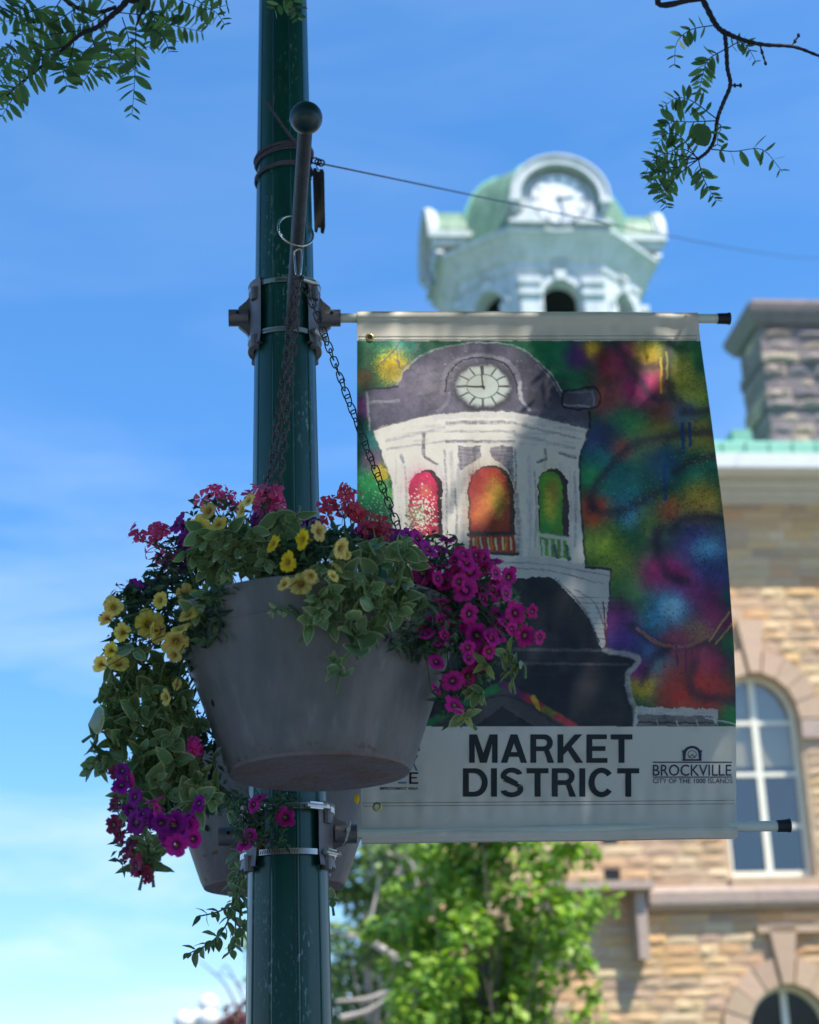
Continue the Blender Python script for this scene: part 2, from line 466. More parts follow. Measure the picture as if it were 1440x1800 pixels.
# ---------------------------------------------------------------- banner brackets
def bracket(yc, yb1, yb2, capx0, capx1, rod_y0, rod_y1, label, lower):
    """cast saddles on both flanks of the post, two hose clamps, a rod with a rubber cap"""
    pc = at(506, yc, PY_); z0 = pc.z
    t = thing('banner_bracket', (PX, PY_, z0), label, 'banner bracket', 'banner brackets clamped round the lamp post')
    def zof(py): return at(506, py, PY_ - pole_r(z0)).z
    zt, zb = zof(yb1), zof(yb2)
    for s in (-1, 1):
        ax = B_U * s
        mb = MB()
        R_ = pole_r(z0)
        # curved saddle plate hugging the post
        M = Matrix.Rotation(math.atan2(ax.y, ax.x), 3, 'Z')
        h = (zt - zb) / 2; zc = (zt + zb) / 2
        rr = R_ + 0.003
        rr2 = R_ + 0.013
        prof = [(rr, -h - 0.028), (rr2 + 0.004, -h - 0.028), (rr2, -h), (rr2, h), (rr2 + 0.004, h + 0.012), (rr, h + 0.012)]
        mb.lathe(prof, (PX, PY_, zc), 14, M, a0=-rad(48), a1=rad(48))
        # round lugs under each clamp
        for zz in (h * 0.62, -h - 0.02):
            for aa in (-rad(33), rad(33)):
                p = M @ Vector(((R_ + 0.012) * math.cos(aa), (R_ + 0.012) * math.sin(aa), 0))
                mb.tube([Vector((PX, PY_, zc + zz - 0.016)) + p, Vector((PX, PY_, zc + zz + 0.016)) + p], 0.011, 10)
        mb.build('saddle', M_ALU, t, smooth=35)
        # flared gusset and socket tube
        mb = MB()
        c = Vector((PX, PY_, zc))
        xs = [R_ + 0.008, R_ + 0.022, R_ + 0.04]
        hs = [h * 0.92, h * 0.62, 0.025]
        for wy in (0.008,):
            pts = [c + ax * xs[0] + Vector((0, 0, hs[0])), c + ax * xs[1] + Vector((0, 0, hs[1])), c + ax * xs[2] + Vector((0, 0, hs[2])),
                   c + ax * xs[2] - Vector((0, 0, hs[2])), c + ax * xs[1] - Vector((0, 0, hs[1])), c + ax * xs[0] - Vector((0, 0, hs[0]))]
            n_ = Vector((0, 0, 1)).cross(ax) * wy
            mb.prism([p - n_ for p in pts], n_ * 2)
        mb.build('gusset', M_ALU, t, smooth=False)
        mb = MB()
        M2 = frame(ax)
        mb.lathe([(0.0, 0.0), (0.021, 0.0), (0.021, 0.048), (0.017, 0.048), (0.017, 0.012), (0, 0.012)], c + ax * (R_ + 0.016), 20, M2)
        so = mb.build('socket', M_ALU, t, smooth=40)
        mb = MB()
        mb.lathe([(0.0042, 0.0), (0.0042, 0.003), (0, 0.003)], c + ax * (R_ + 0.042) + B_N * 0.0195 + Vector((0, 0, 0.004)), 10, frame(B_N))
        mb.build('pin_hole', M_HOLE, so)
    # clamps
    for k, zz in enumerate((zt, zb)):
        R_ = pole_r(zz) + 0.0155
        mb = MB(); hh = 0.0062
        mb.lathe([(R_ - 0.001, -hh), (R_ + 0.001, -hh), (R_ + 0.001, hh), (R_ - 0.001, hh), (R_ - 0.001, -hh)], (PX, PY_, zz), 64)
        # the band is oval because it runs over the saddles: squeeze it front to back
        mb.v = [(x, PY_ + (y - PY_) * (pole_r(zz) + 0.002) / R_, z) for (x, y, z) in mb.v]
        bd = mb.build('hose_clamp', M_STEEL, t, smooth=40)
        # worm screw housing
        ang = rad(-52 if k == 0 else -28)
        q = Vector((PX + (R_ + 0.006) * math.cos(ang), PY_ + (R_ - 0.006) * math.sin(ang), zz))
        tg = Vector((-math.sin(ang), math.cos(ang), 0))
        mb = MB(); mb.box(q, (0.034, 0.009, 0.015), frame(Vector((0, 0, 1)), tg)); 
        mb.tube([q - tg * 0.024, q + tg * 0.027], 0.0062, 10)
        mb.tube([q + tg * 0.024, q + tg * 0.033], 0.0072, 6)
        mb.build('screw_housing', M_STEEL, bd, smooth=30)
        # slots in the band
        mb = MB()
        for j in range(26):
            a = rad(-150 + j * 3.0) if k else rad(-100 + j * 2.0)
            p = Vector((PX + (R_ + 0.0014) * math.cos(a), PY_ + (pole_r(zz) + 0.0034) * math.sin(a), zz))
            mb.box(p, (0.0012, 0.0008, 0.0075), frame(Vector((0.25, 0, 1)), Vector((-math.sin(a), math.cos(a), 0))))
        so = mb.build('band_slots', M_HOLE, bd); so['kind'] = 'stuff'
    # rod and cap
    c = Vector((PX, PY_, (zt + zb) / 2))
    p0 = c + B_U * (pole_r(z0) + 0.03)
    p1 = bplane(capx0, rod_y1); p2 = bplane(capx1, rod_y1 - (1 if lower else 0))
    mb = MB(); mb.tube([p0, p1], 0.0118, 16); mb.build('rod', M_ROD, t, smooth=50)
    d = (p2 - p1); L_ = d.length
    mb = MB(); mb.lathe([(0, 0), (0.0135, 0.0), (0.0138, 0.004), (0.0142, L_ * 0.75), (0.0158, L_ * 0.86), (0.0155, L_ * 0.96), (0.009, L_), (0, L_)], p1 - d.normalized() * 0.004, 18, frame(d))
    mb.build('end_cap', M_CAP, t, smooth=50)
    return t, p0, p1
ub, up0, up1 = bracket(548, 491, 578, 1264, 1287, 560, 560, 'upper grey banner bracket with pale rod, clamped round the post above the pots', False)
lb, lp0, lp1 = bracket(1458, 1416, 1496, 1369, 1393, 1465, 1452, 'lower grey banner bracket with pale rod, clamped round the post below the big pot', True)

# ---------------------------------------------------------------- banner
# corners measured on the banner plane
C_TL, C_TR = bplane(628, 558), bplane(1227, 560)
C_BL, C_BR = bplane(636, 1470), bplane(1294, 1462)
S_ART0, S_ART1 = 0.0, 1.0
def bsurf(u, v):
    """u 0..1 left-right, v 0..1 rod to rod -> point on cloth (no lift)"""
    a = C_TL + (C_TR - C_TL) * u; b = C_BL + (C_BR - C_BL) * u
    p = a + (b - a) * v
    return p
def bwave(u, v):
    s = np.sin
    dd = np.minimum(np.abs(v - 0.055), np.abs(v - 0.945))
    return 0.0011 * np.exp(-dd / 0.035) * (s(71 * u + 2 * s(9 * u)) + .6 * s(133 * u + 5 * v)) + 0.0016 * s(14 * u + 9 * v) * s(5 * v - 3 * u) + 0.004 * s(5.2 * u + 1.2 * v) * np.sin(np.pi * np.clip(v, 0, 1)) + 0.0025 * s(11 * u - 3 * v + 1.0) * (0.3 + v) + 0.0015 * s(23 * v + 4 * u)
def edge_pull(u, v):
    # the free right edge bows a little
    return 0.0
NU, NV = 470, 660
uu = np.linspace(0, 1, NU); vv = np.linspace(-0.010, 1.012, NV)
U2, V2 = np.meshgrid(uu, vv)
TLn, TRn, BLn, BRn = (np.array(c) for c in (C_TL, C_TR, C_BL, C_BR))
A_ = TLn + (TRn - TLn) * U2[..., None]; B_ = BLn + (BRn - BLn) * U2[..., None]
P_ = A_ + (B_ - A_) * V2[..., None]
Nn = np.array(B_N)
hb = float((C_TL - C_BL).length)
# sleeves wrap the rods: bulge out around v=0 and v=1
def sleeve(v):
    d0 = np.abs(v) * hb; d1 = np.abs(1 - v) * hb
    r = 0.0135
    z = np.zeros_like(v)
    for d in (d0, d1):
        z = np.maximum(z, np.where(d < r, np.sqrt(np.clip(r * r - d * d, 0, None)), 0.0135 * 0.0))
        z = np.maximum(z, np.where((d >= r * 0.8), 0.010 * np.exp(-((d - r * 0.8) / 0.016) ** 1), 0) * (d < 0.12))
    return z
lift = sleeve(V2) + bwave(U2, V2)
BU_ = np.array(B_U)
def bow(u, v): return 0.030 * np.clip(u, 0, 1) ** 2 * np.sin(np.pi * np.clip(v, 0, 1) ** 1.15) - 0.004 * (1 - u) ** 2 * np.sin(np.pi * np.clip(v, 0, 1))
P_ = P_ + Nn * lift[..., None] + BU_ * bow(U2, V2)[..., None]
pxg, pyg = project(P_.reshape(-1, 3))

# ---- the print, painted as surface colour of the vinyl
class Noise2:
    def __init__(self, seed): self.g = np.random.default_rng(seed).random((256, 256))
    def __call__(self, x, y, s):
        x = x / s + 1000.0; y = y / s + 1000.0
        xi, yi = np.floor(x).astype(int), np.floor(y).astype(int)
        fx, fy = x - xi, y - yi
        fx = fx * fx * (3 - 2 * fx); fy = fy * fy * (3 - 2 * fy)
        g = self.g
        a = g[xi % 256, yi % 256]; b = g[(xi + 1) % 256, yi % 256]; c = g[xi % 256, (yi + 1) % 256]; d = g[(xi + 1) % 256, (yi + 1) % 256]
        return (a * (1 - fx) + b * fx) * (1 - fy) + (c * (1 - fx) + d * fx) * fy
NZ = [Noise2(i) for i in range(6)]
class Paint:
    def __init__(self, x, y, rgb):
        self.x, self.y = x, y
        self.c = np.tile(np.array(rgb, float) / 255, (len(x), 1))
        self.wx = x + (NZ[0](x, y, 9) - 0.5) * 4 + (NZ[1](x, y, 3.5) - 0.5) * 2.2
        self.wy = y + (NZ[2](x, y, 9) - 0.5) * 4 + (NZ[3](x, y, 3.5) - 0.5) * 2.2
        self.speck = NZ[4](x, y, 1.7)
        self.brush = NZ[5](x, y * 6, 14) * 0.6 + NZ[1](x * 4, y, 12) * 0.4
        self.clip = None
    def blend(self, idx, a, rgb):
        rgb = np.array(rgb, float) / 255
        a = np.clip(a, 0, 1)[:, None]
        self.c[idx] = self.c[idx] * (1 - a) + rgb * a
    def sel(self, x0, y0, x1, y1, pad=12):
        mk = (self.x > x0 - pad) & (self.x < x1 + pad) & (self.y > y0 - pad) & (self.y < y1 + pad)
        if self.clip is not None: mk &= self.clip
        return np.nonzero(mk)[0]
    def blob(self, cx, cy, r, rgb, a=1.0, ry=None, hard=1.0, grain=0.5):
        ry = ry or r
        i = self.sel(cx - 2.2 * r, cy - 2.2 * ry, cx + 2.2 * r, cy + 2.2 * ry)
        d = ((self.wx[i] - cx) / r) ** 2 + ((self.wy[i] - cy) / ry) ** 2
        al = np.exp(-d ** hard * 0.9)
        al = al * (1 - grain) + np.clip((al - self.speck[i] * 0.75) * 2.4, 0, 1) * grain
        self.blend(i, al * a, rgb)
    def poly(self, pts, rgb, a=1.0, wob=1.0, brush=0.0):
        pts = np.array(pts, float)
        i = self.sel(pts[:, 0].min(), pts[:, 1].min(), pts[:, 0].max(), pts[:, 1].max(), 6)
        x = self.x[i] + (self.wx[i] - self.x[i]) * wob; y = self.y[i] + (self.wy[i] - self.y[i]) * wob
        ins = np.zeros(len(i), bool)
        n = len(pts)
        for k in range(n):
            x0, y0 = pts[k]; x1, y1 = pts[(k + 1) % n]
            if y0 == y1: continue
            cnd = (y0 > y) != (y1 > y)
            ins ^= cnd & (x < (x1 - x0) * (y - y0) / (y1 - y0) + x0)
        al = ins * a
        if brush: al = al * (1 - brush + brush * np.clip((self.brush[i] - 0.3) * 3, 0, 1))
        self.blend(i, al, rgb)
    def stroke(self, pts, w, rgb, a=1.0, soft=0.35, wob=0.6, brush=0.0, grain=0.0):
        pts = np.array(pts, float)
        if len(pts) > 2:
            pts = np.array([tuple(p)[:2] for p in bez([(p[0], p[1], 0) for p in pts], len(pts) * 6)])
        i = self.sel(pts[:, 0].min() - w, pts[:, 1].min() - w, pts[:, 0].max() + w, pts[:, 1].max() + w, 4)
        x = self.x[i] + (self.wx[i] - self.x[i]) * wob; y = self.y[i] + (self.wy[i] - self.y[i]) * wob
        d = np.full(len(i), 1e9)
        for k in range(len(pts) - 1):
            ax, ay = pts[k]; bx, by = pts[k + 1]
            L2 = (bx - ax) ** 2 + (by - ay) ** 2 + 1e-9
            t = np.clip(((x - ax) * (bx - ax) + (y - ay) * (by - ay)) / L2, 0, 1)
            d = np.minimum(d, np.hypot(x - ax - t * (bx - ax), y - ay - t * (by - ay)))
        al = np.clip((w / 2 - d) / max(soft * w, 0.8) + 0.5, 0, 1)
        if brush: al = al * (1 - brush + brush * np.clip((self.brush[i] - 0.35) * 4, 0, 1))
        if grain: al = al * (1 - grain) + np.clip((al - self.speck[i] * 0.8) * 3, 0, 1) * grain
        self.blend(i, al * a, rgb)
    def spray(self, cx, cy, rx, ry, n, rgb, s=(0.8, 2.0), seed=0, a=0.9):
        rg = np.random.default_rng(seed)
        for _ in range(n):
            qx = cx + rg.normal() * rx * 0.5; qy = cy + rg.normal() * ry * 0.5; r = rg.uniform(*s)
            mk = (np.abs(self.x - qx) < r) & (np.abs(self.y - qy) < r)
            if self.clip is not None: mk &= self.clip
            i = np.nonzero(mk)[0]
            if len(i): self.blend(i, a * (np.hypot(self.x[i] - qx, self.y[i] - qy) < r), rgb)
WHITE = (228, 221, 205)
pt = Paint(pxg, pyg, WHITE)
art = (pyg > 599 + (pxg - 630) * 0.000) & (pyg < 1277)
pt.clip = art
G, DG, YE, MG, BL, TE, RD, PU, CY, OR, BK = (34, 128, 74), (22, 88, 60), (226, 190, 40), (196, 30, 116), (40, 84, 160), (44, 140, 140), (200, 60, 44), (96, 44, 124), (92, 176, 214), (220, 120, 40), (34, 30, 40)
i_all = np.nonzero(art)[0]
pt.blend(i_all, np.ones(len(i_all)), DG)
# broad colour fields, right-hand graffiti
for b in [(960, 640, 60, (30, 120, 74)), (1000, 700, 70, (30, 118, 70)), (1018, 625, 26, PU), (1042, 612, 18, YE), (1075, 640, 36, (150, 40, 60)),
          (1105, 625, 26, MG), (1140, 625, 34, YE), (1125, 690, 44, MG), (1160, 668, 22, (210, 40, 110)), (1065, 700, 40, (150, 60, 66)), (1205, 660, 42, (206, 190, 60)),
          (1215, 700, 34, (170, 180, 60)), (1240, 640, 26, DG), (1110, 760, 48, (60, 160, 90)), (1055, 780, 44, (60, 50, 110)), (1060, 820, 40, TE), (1095, 790, 22, (210, 110, 96)), (1170, 730, 30, (150, 60, 60)),
          (1205, 735, 28, BL), (1160, 775, 44, (150, 140, 50)), (1235, 770, 40, (180, 160, 60)), (1170, 815, 42, (34, 84, 130)), (1230, 830, 40, (30, 120, 100)), (1090, 860, 50, (40, 120, 120)), (1040, 840, 26, (40, 140, 80)),
          (1110, 905, 30, CY), (1042, 900, 34, (220, 70, 44)), (1060, 965, 46, (140, 170, 50)), (1090, 1000, 40, (150, 160, 50)), (1150, 920, 34, (100, 130, 60)), (1180, 895, 26, (190, 90, 50)),
          (1235, 885, 44, (214, 170, 50)), (1230, 965, 58, (96, 60, 150)), (1245, 970, 34, CY), (1260, 1020, 40, (60, 80, 150)), (1110, 1050, 56, (70, 160, 60)), (1160, 1010, 40, (226, 40, 130)), (1190, 1020, 26, MG),
          (1255, 1085, 60, (150, 30, 90)), (1205, 1040, 36, (150, 40, 110)), (1085, 1090, 46, (120, 40, 110)), (1100, 1140, 50, (86, 50, 130)), (1172, 1075, 44, (80, 160, 210)), (1180, 1068, 22, (150, 210, 236)),
          (1150, 1150, 40, (70, 90, 150)), (1165, 1185, 46, (60, 160, 170)), (1225, 1120, 30, (190, 160, 100)), (1190, 1130, 30, (190, 70, 100)), (1240, 1165, 44, (160, 40, 90)), (1200, 1215, 60, (206, 56, 40)), (1258, 1222, 40, (224, 60, 46)), (1128, 1205, 26, (230, 190, 40)), (1122, 1175, 24, (130, 40, 110)), (1288, 1258, 24, (40, 150, 70)), (1282, 1130, 20, (40, 110, 60)), (1285, 1050, 20, (40, 90, 90))]:
    pt.blob(b[0], b[1], b[2], b[3], 0.95, hard=1.2, grain=0.35)
# left strip
for b in [(652, 640, 34, (30, 92, 66)), (700, 612, 40, (70, 150, 140)), (690, 645, 34, (240, 200, 44)), (712, 660, 24, (250, 214, 60)), (640, 665, 20, (90, 70, 40)), (640, 715, 24, (140, 70, 130)), (650, 775, 26, (60, 140, 140)), (655, 810, 24, (120, 90, 120)), (655, 860, 34, (40, 150, 80)), (650, 905, 34, (30, 120, 76)), (672, 832, 16, (240, 196, 40)), (640, 940, 24, (90, 60, 80)), (690, 870, 20, (90, 170, 80))]:
    pt.blob(b[0], b[1], b[2], b[3], 0.95, hard=1.2, grain=0.6)
# graffiti strokes
DK = (52, 40, 58)
for s in [([(1075, 604), (1105, 630), (1130, 645), (1165, 640)], 12), ([(1178, 600), (1172, 650), (1182, 690), (1205, 720)], 13), ([(1100, 640), (1130, 675), (1150, 700), (1180, 700)], 11),
          ([(1042, 893), (1040, 870), (1065, 830), (1110, 785), (1180, 765), (1262, 758)], 13), ([(1042, 893), (1065, 902), (1110, 890), (1150, 870)], 13), ([(1200, 725), (1240, 722), (1262, 712)], 10),
          ([(1185, 830), (1215, 812), (1265, 800)], 11), ([(1180, 935), (1200, 915), (1245, 908), (1275, 915)], 11), ([(1152, 935), (1158, 975), (1175, 1010), (1205, 1022)], 14),
          ([(1165, 930), (1150, 950)], 14), ([(1110, 1100), (1150, 1128), (1200, 1138), (1250, 1128)], 12), ([(1222, 1165), (1212, 1200), (1232, 1224), (1294, 1232)], 14), ([(1130, 1200), (1145, 1160), (1170, 1145)], 13)]:
    pt.stroke(s[0], s[1] * 1.25, DK, 0.62, soft=0.95, grain=0.55)
pt.stroke([(1120, 1105), (1160, 1132), (1210, 1135), (1245, 1118)], 7, (190, 120, 96), 0.7, grain=0.7)
for (x, y0, y1, w, c) in [(1162, 630, 690, 4, YE), (1172, 620, 665, 4, (200, 190, 80)), (1200, 745, 795, 6, (30, 60, 130)), (1212, 745, 782, 5, (30, 60, 130)), (1168, 820, 880, 7, (30, 70, 120)), (1190, 1135, 1170, 4, (130, 30, 80)), (1205, 1138, 1180, 4, (130, 30, 80)), (1217, 1140, 1166, 4, (130, 30, 80))]:
    pt.stroke([(x, y0), (x + 1, y1)], w, c, 0.9)
for k, (x, y, rx, ry, n, c) in enumerate([(1220, 680, 24, 34, 90, (60, 60, 30)), (1105, 905, 34, 22, 130, (26, 60, 90)), (1185, 905, 44, 26, 130, (70, 50, 50)), (1240, 885, 30, 40, 130, (60, 50, 40)), (1075, 985, 40, 44, 100, (40, 50, 30)), (1130, 790, 60, 30, 130, (40, 60, 60)),
                                          (1200, 1100, 70, 40, 170, (40, 40, 90)), (1240, 980, 30, 36, 90, (30, 40, 80)), (1190, 1180, 40, 40, 80, (120, 40, 70)), (660, 900, 22, 50, 140, (226, 226, 200)), (645, 660, 18, 40, 100, (50, 50, 40)), (1225, 800, 30, 24, 100, (190, 170, 60)), (1160, 880, 40, 30, 100, (180, 150, 60)), (1110, 875, 30, 20, 70, (90, 170, 200))]):
    pt.spray(x, y, rx * 1.3, ry * 1.3, int(n * 1.1), c, s=(0.6, 1.45), seed=k, a=0.6)
pt.stroke([(1283, 1076), (1262, 1105), (1247, 1128)], 3, (214, 172, 90), 1)
pt.stroke([(1289, 1094), (1272, 1115), (1258, 1132)], 3, (204, 160, 84), 1)
pt.stroke([(668, 640), (690, 618), (704, 602)], 2.2, (110, 96, 110), 0.9)
pt.stroke([(698, 632), (706, 648), (722, 630), (738, 602)], 2.2, (130, 116, 120), 0.9)
pt.stroke([(702, 640), (700, 620), (716, 606)], 1.8, (120, 106, 110), 0.8)
# dome
DOME = (92, 88, 104); LG = (190, 186, 190); WH = (230, 224, 212)
pt.poly([(640, 682), (698, 678), (712, 652), (745, 622), (792, 607), (850, 602), (905, 610), (945, 632), (972, 662), (986, 688), (1048, 683), (1050, 716), (1037, 720), (1036, 752), (900, 724), (850, 722), (760, 728), (655, 755), (640, 700)], DOME, 1)
pt.blob(752, 672, 60, (150, 142, 158), 0.75, 36, grain=0.25); pt.blob(716, 700, 46, (120, 112, 130), 0.6, 20, grain=0.2); pt.blob(800, 712, 40, (120, 114, 132), 0.5, 12, grain=.3)
pt.blob(960, 690, 44, (50, 48, 60), 0.6, 34, grain=0.3)
rgd = np.random.default_rng(5)
for _ in range(70):
    x = rgd.uniform(655, 1030); y = rgd.uniform(615, 745); g_ = rgd.uniform(60, 165)
    if (x < 700 or x > 990) and y < 690: continue
    if y < 610 + ((x - 850) / 150) ** 2 * 62: continue
    L__ = rgd.uniform(20, 60); sl = (x - 850) / 200 * .5
    if y + abs(L__ * sl) < 722 + abs(x - 850) * .12: pt.stroke([(x, y), (x + L__ / 2, y + L__ * sl * .5), (x + L__, y + L__ * sl)], rgd.uniform(2, 8), (g_, g_ - 4, g_ + 10), rgd.uniform(.2, .5), soft=.9, brush=.6)
pt.stroke([(699, 676), (712, 650), (746, 622), (800, 606), (850, 602), (905, 608), (948, 636), (974, 664), (988, 690)], 3, LG, 0.85, brush=0.5)
pt.stroke([(945, 640), (970, 668), (985, 694)], 3, (150, 146, 150), 0.8, brush=0.5)
pt.stroke([(640, 684), (700, 680)], 3, (50, 50, 58), 0.9)
pt.stroke([(648, 708), (702, 704)], 5, LG, 0.6, brush=0.5); pt.stroke([(645, 690), (650, 755)], 4, LG, 0.8, brush=0.4)
pt.stroke([(990, 688), (1047, 682), (1050, 715), (992, 716), (990, 688)], 3, (26, 26, 32), 0.95)
pt.stroke([(1000, 690), (1040, 688)], 4, (130, 128, 136), 0.8, brush=0.4); pt.stroke([(992, 712), (1036, 714)], 4, LG, 0.7, brush=0.4); pt.stroke([(1042, 688), (1045, 712)], 3, (150, 150, 158), 0.7)
pt.stroke([(1036, 724), (1038, 752)], 4, (24, 24, 28), 0.9)
pt.stroke([(778, 690), (784, 655), (806, 634), (848, 626), (888, 634), (908, 656), (914, 680)], 9, (160, 154, 166), 0.7, brush=0.3)
pt.stroke([(782, 688), (790, 655), (812, 634), (850, 629), (886, 638), (904, 660), (910, 690)], 3, (40, 38, 48), 0.9)
pt.stroke([(770, 722), (786, 708), (792, 690)], 6, (140, 134, 146), 0.7, brush=0.3); pt.stroke([(930, 720), (916, 700), (914, 672)], 6, LG, 0.8, brush=0.3)
pt.spray(800, 655, 22, 40, 70, (200, 196, 204), seed=31, s=(0.5, 1.2), a=.6); pt.spray(870, 640, 60, 16, 50, (190, 186, 196), seed=32, s=(0.5, 1.1), a=.6)
pt.blob(849, 680, 52, (36, 34, 40), 1, 41, hard=4, grain=0)
pt.blob(849, 679, 47.5, (196, 204, 194), 1, 37, hard=9, grain=0)
th = np.linspace(0, 2 * math.pi, 25)
pt.stroke([(849 + 28 * math.cos(t), 679 + 21 * math.sin(t)) for t in th], 1.6, (84, 88, 84), 0.9, wob=0.2)
for k in range(12):
    a = k * math.pi / 6
    pt.stroke([(849 + 30 * math.sin(a), 679 - 23 * math.cos(a)), (849 + 46 * math.sin(a), 679 - 36 * math.cos(a))], 2.6 if k % 3 else 3.6, (70, 66, 70), 0.95, wob=0.3)
pt.stroke([(849, 680), (846, 644)], 2.6, (40, 40, 40), 1, wob=0.2); pt.stroke([(849, 680), (823, 679)], 3, (40, 40, 40), 1, wob=0.2)
pt.blob(849, 680, 4, (36, 36, 36), 1, hard=4, grain=0)
# cornice and walls
pt.poly([(655, 755), (760, 728), (850, 722), (905, 724), (1036, 753), (1032, 772), (1020, 800), (1018, 830), (1022, 900), (1030, 992), (880, 992), (690, 992), (690, 850), (674, 805), (664, 778)], WH, 1)
pt.poly([(760, 728), (850, 722), (905, 724), (1036, 753), (1032, 764), (905, 736), (850, 733), (764, 740)], (206, 202, 200), 0.7, brush=0.6)
pt.stroke([(655, 756), (760, 729), (850, 722), (905, 724), (1036, 754)], 2, (110, 106, 112), 0.9)
pt.stroke([(1034, 756), (1028, 780), (1020, 806), (1020, 850), (1024, 920), (1030, 992)], 3.4, (40, 38, 46), 0.85, brush=.25)
pt.stroke([(656, 758), (668, 790), (690, 850)], 2.0, (120, 112, 118), 0.6, brush=.5)
for (p, w, c, a) in [([(785, 744), (850, 742), (905, 744)], 6, (130, 126, 138), .8), ([(905, 745), (1020, 772)], 4, (150, 146, 152), .7), ([(785, 758), (905, 758)], 4, (160, 156, 162), .7), ([(680, 775), (780, 752)], 6, (190, 186, 190), .8), ([(680, 790), (780, 775)], 4, (176, 172, 178), .8), ([(905, 764), (1010, 788)], 6, (176, 172, 176), .7), ([(785, 776), (905, 776)], 5, (110, 106, 118), .8)]:
    pt.stroke(p, w, c, a, brush=0.6)
pt.poly([(805, 784), (844, 784), (844, 804), (812, 826), (806, 820)], (110, 104, 120), 0.9, brush=0.4)
pt.poly([(862, 784), (902, 784), (905, 850), (888, 820), (864, 804)], (112, 106, 122), 0.9, brush=0.4)
for p in [[(745, 760), (746, 800), (768, 816)], [(958, 790), (960, 806), (946, 812)], [(705, 800), (710, 812)], [(984, 796), (1012, 804)]]:
    pt.stroke(p, 5, (104, 98, 108), 0.85, brush=0.5)
for (x, y0, y1, w, c, a) in [(782, 790, 990, 4, (150, 146, 154), .8), (793, 795, 900, 7, (176, 172, 178), .7), (800, 860, 960, 4, (130, 126, 134), .7), (812, 850, 980, 5, (190, 188, 188), .7), (905, 790, 860, 3, (120, 116, 122), .9), (908, 870, 970, 8, (130, 128, 136), .7), (930, 800, 980, 5, (196, 194, 194), .7), (940, 830, 960, 3, (160, 158, 160), .8), (1010, 830, 960, 4, (170, 166, 170), .7), (690, 860, 980, 3, (176, 172, 176), .8), (712, 820, 960, 3, (170, 166, 170), .7)]:
    pt.stroke([(x, y0), (x + 3, (y0 + y1) / 2), (x + 1, y1)], w, c, a, brush=0.6)
# brushed greys over the white walls: broken horizontal and vertical strokes
rgp = np.random.default_rng(77)
for _ in range(130):
    x = rgp.uniform(676, 1016); y = rgp.uniform(735, 985)
    g_ = rgp.uniform(150, 215); c = (g_, g_ - 3, g_ + 3)
    if y < 795: L__ = rgp.uniform(20, 80); sl = (x - 850) / 186 * 0.16; pt.stroke([(x, y), (x + L__ / 2, y + L__ * sl / 2), (x + L__, y + L__ * sl)], rgp.uniform(1.5, 5), c, rgp.uniform(.25, .6), soft=.8, brush=0.8)
    else: L__ = rgp.uniform(20, 90); pt.stroke([(x, y), (x + 1.5, y + L__ / 2), (x + 1, min(y + L__, 988))], rgp.uniform(1.5, 6), c, rgp.uniform(.25, .6), soft=.8, brush=0.7)
def arch(x0, x1, yt, yb, lean=0):
    xc, r = (x0 + x1) / 2, (x1 - x0) / 2
    return [(x0 + lean, yb), (x0, yt + r * 1.2)] + [(xc - r * math.cos(t), yt + r * 1.2 - r * 1.2 * math.sin(t)) for t in np.linspace(0, math.pi, 11)] + [(x1, yt + r * 1.2), (x1 + lean * 0.4, yb)]
pt.poly(arch(722, 777, 826, 945, 3), (40, 34, 42), 0.95)
pt.poly(arch(719, 769, 830, 940, 3), (212, 44, 84), 1)
pt.blob(742, 850, 22, (230, 60, 110), 0.9); pt.blob(748, 862, 14, (230, 130, 100), 0.8); pt.blob(738, 905, 20, (130, 150, 80), 0.9); pt.blob(758, 900, 14, (170, 40, 60), 0.9)
pt.spray(742, 905, 26, 44, 260, (236, 232, 214), seed=40, s=(0.7, 1.8), a=0.95); pt.spray(722, 920, 12, 40, 60, (90, 80, 70), seed=41)
pt.poly(arch(822, 904, 817, 938, 2), (44, 34, 36), 0.95)
pt.poly(arch(826, 895, 821, 934, 2), (170, 40, 50), 1)
pt.blob(862, 870, 30, (196, 110, 40), 0.95, 40); pt.blob(876, 880, 18, (196, 160, 50), 0.9, 40); pt.blob(845, 905, 22, (210, 110, 50), 0.9); pt.blob(838, 850, 14, (170, 50, 50), 0.8, 24); pt.blob(870, 925, 30, (150, 70, 36), 0.8, 10)
pt.poly(arch(945, 999, 823, 948, 4), (50, 36, 40), 0.95)
pt.poly(arch(948, 988, 828, 942, 3), (70, 150, 50), 1)
pt.blob(968, 880, 14, (206, 190, 50), 0.95, 42); pt.blob(975, 860, 10, (150, 130, 50), 0.8, 20); pt.blob(960, 930, 12, (50, 160, 60), 0.9, 14)
# balustrades and ledges
pt.poly([(824, 938), (904, 936), (906, 972), (826, 970)], (160, 70, 40), 1); pt.stroke([(824, 940), (904, 937)], 6, (60, 56, 60), 0.95)
for x in range(832, 900, 13): pt.stroke([(x, 946), (x + 2, 966)], 3.4, (216, 206, 190), 0.95)
for x in range(838, 900, 26): pt.stroke([(x, 946), (x, 966)], 5, (200, 130, 40), 0.8)
pt.stroke([(826, 972), (910, 974)], 5, (50, 48, 54), 0.95)
pt.poly([(948, 940), (1000, 946), (1004, 984), (952, 976)], (90, 160, 60), 1); pt.stroke([(946, 940), (1004, 948)], 7, WH, 0.95)
for x in range(955, 1004, 11): pt.stroke([(x, 950), (x + 1, 976)], 5, (222, 220, 214), 0.95)
pt.stroke([(975, 960), (980, 978)], 6, (80, 76, 90), 0.9); pt.stroke([(996, 960), (1000, 984)], 5, (80, 76, 90), 0.8)
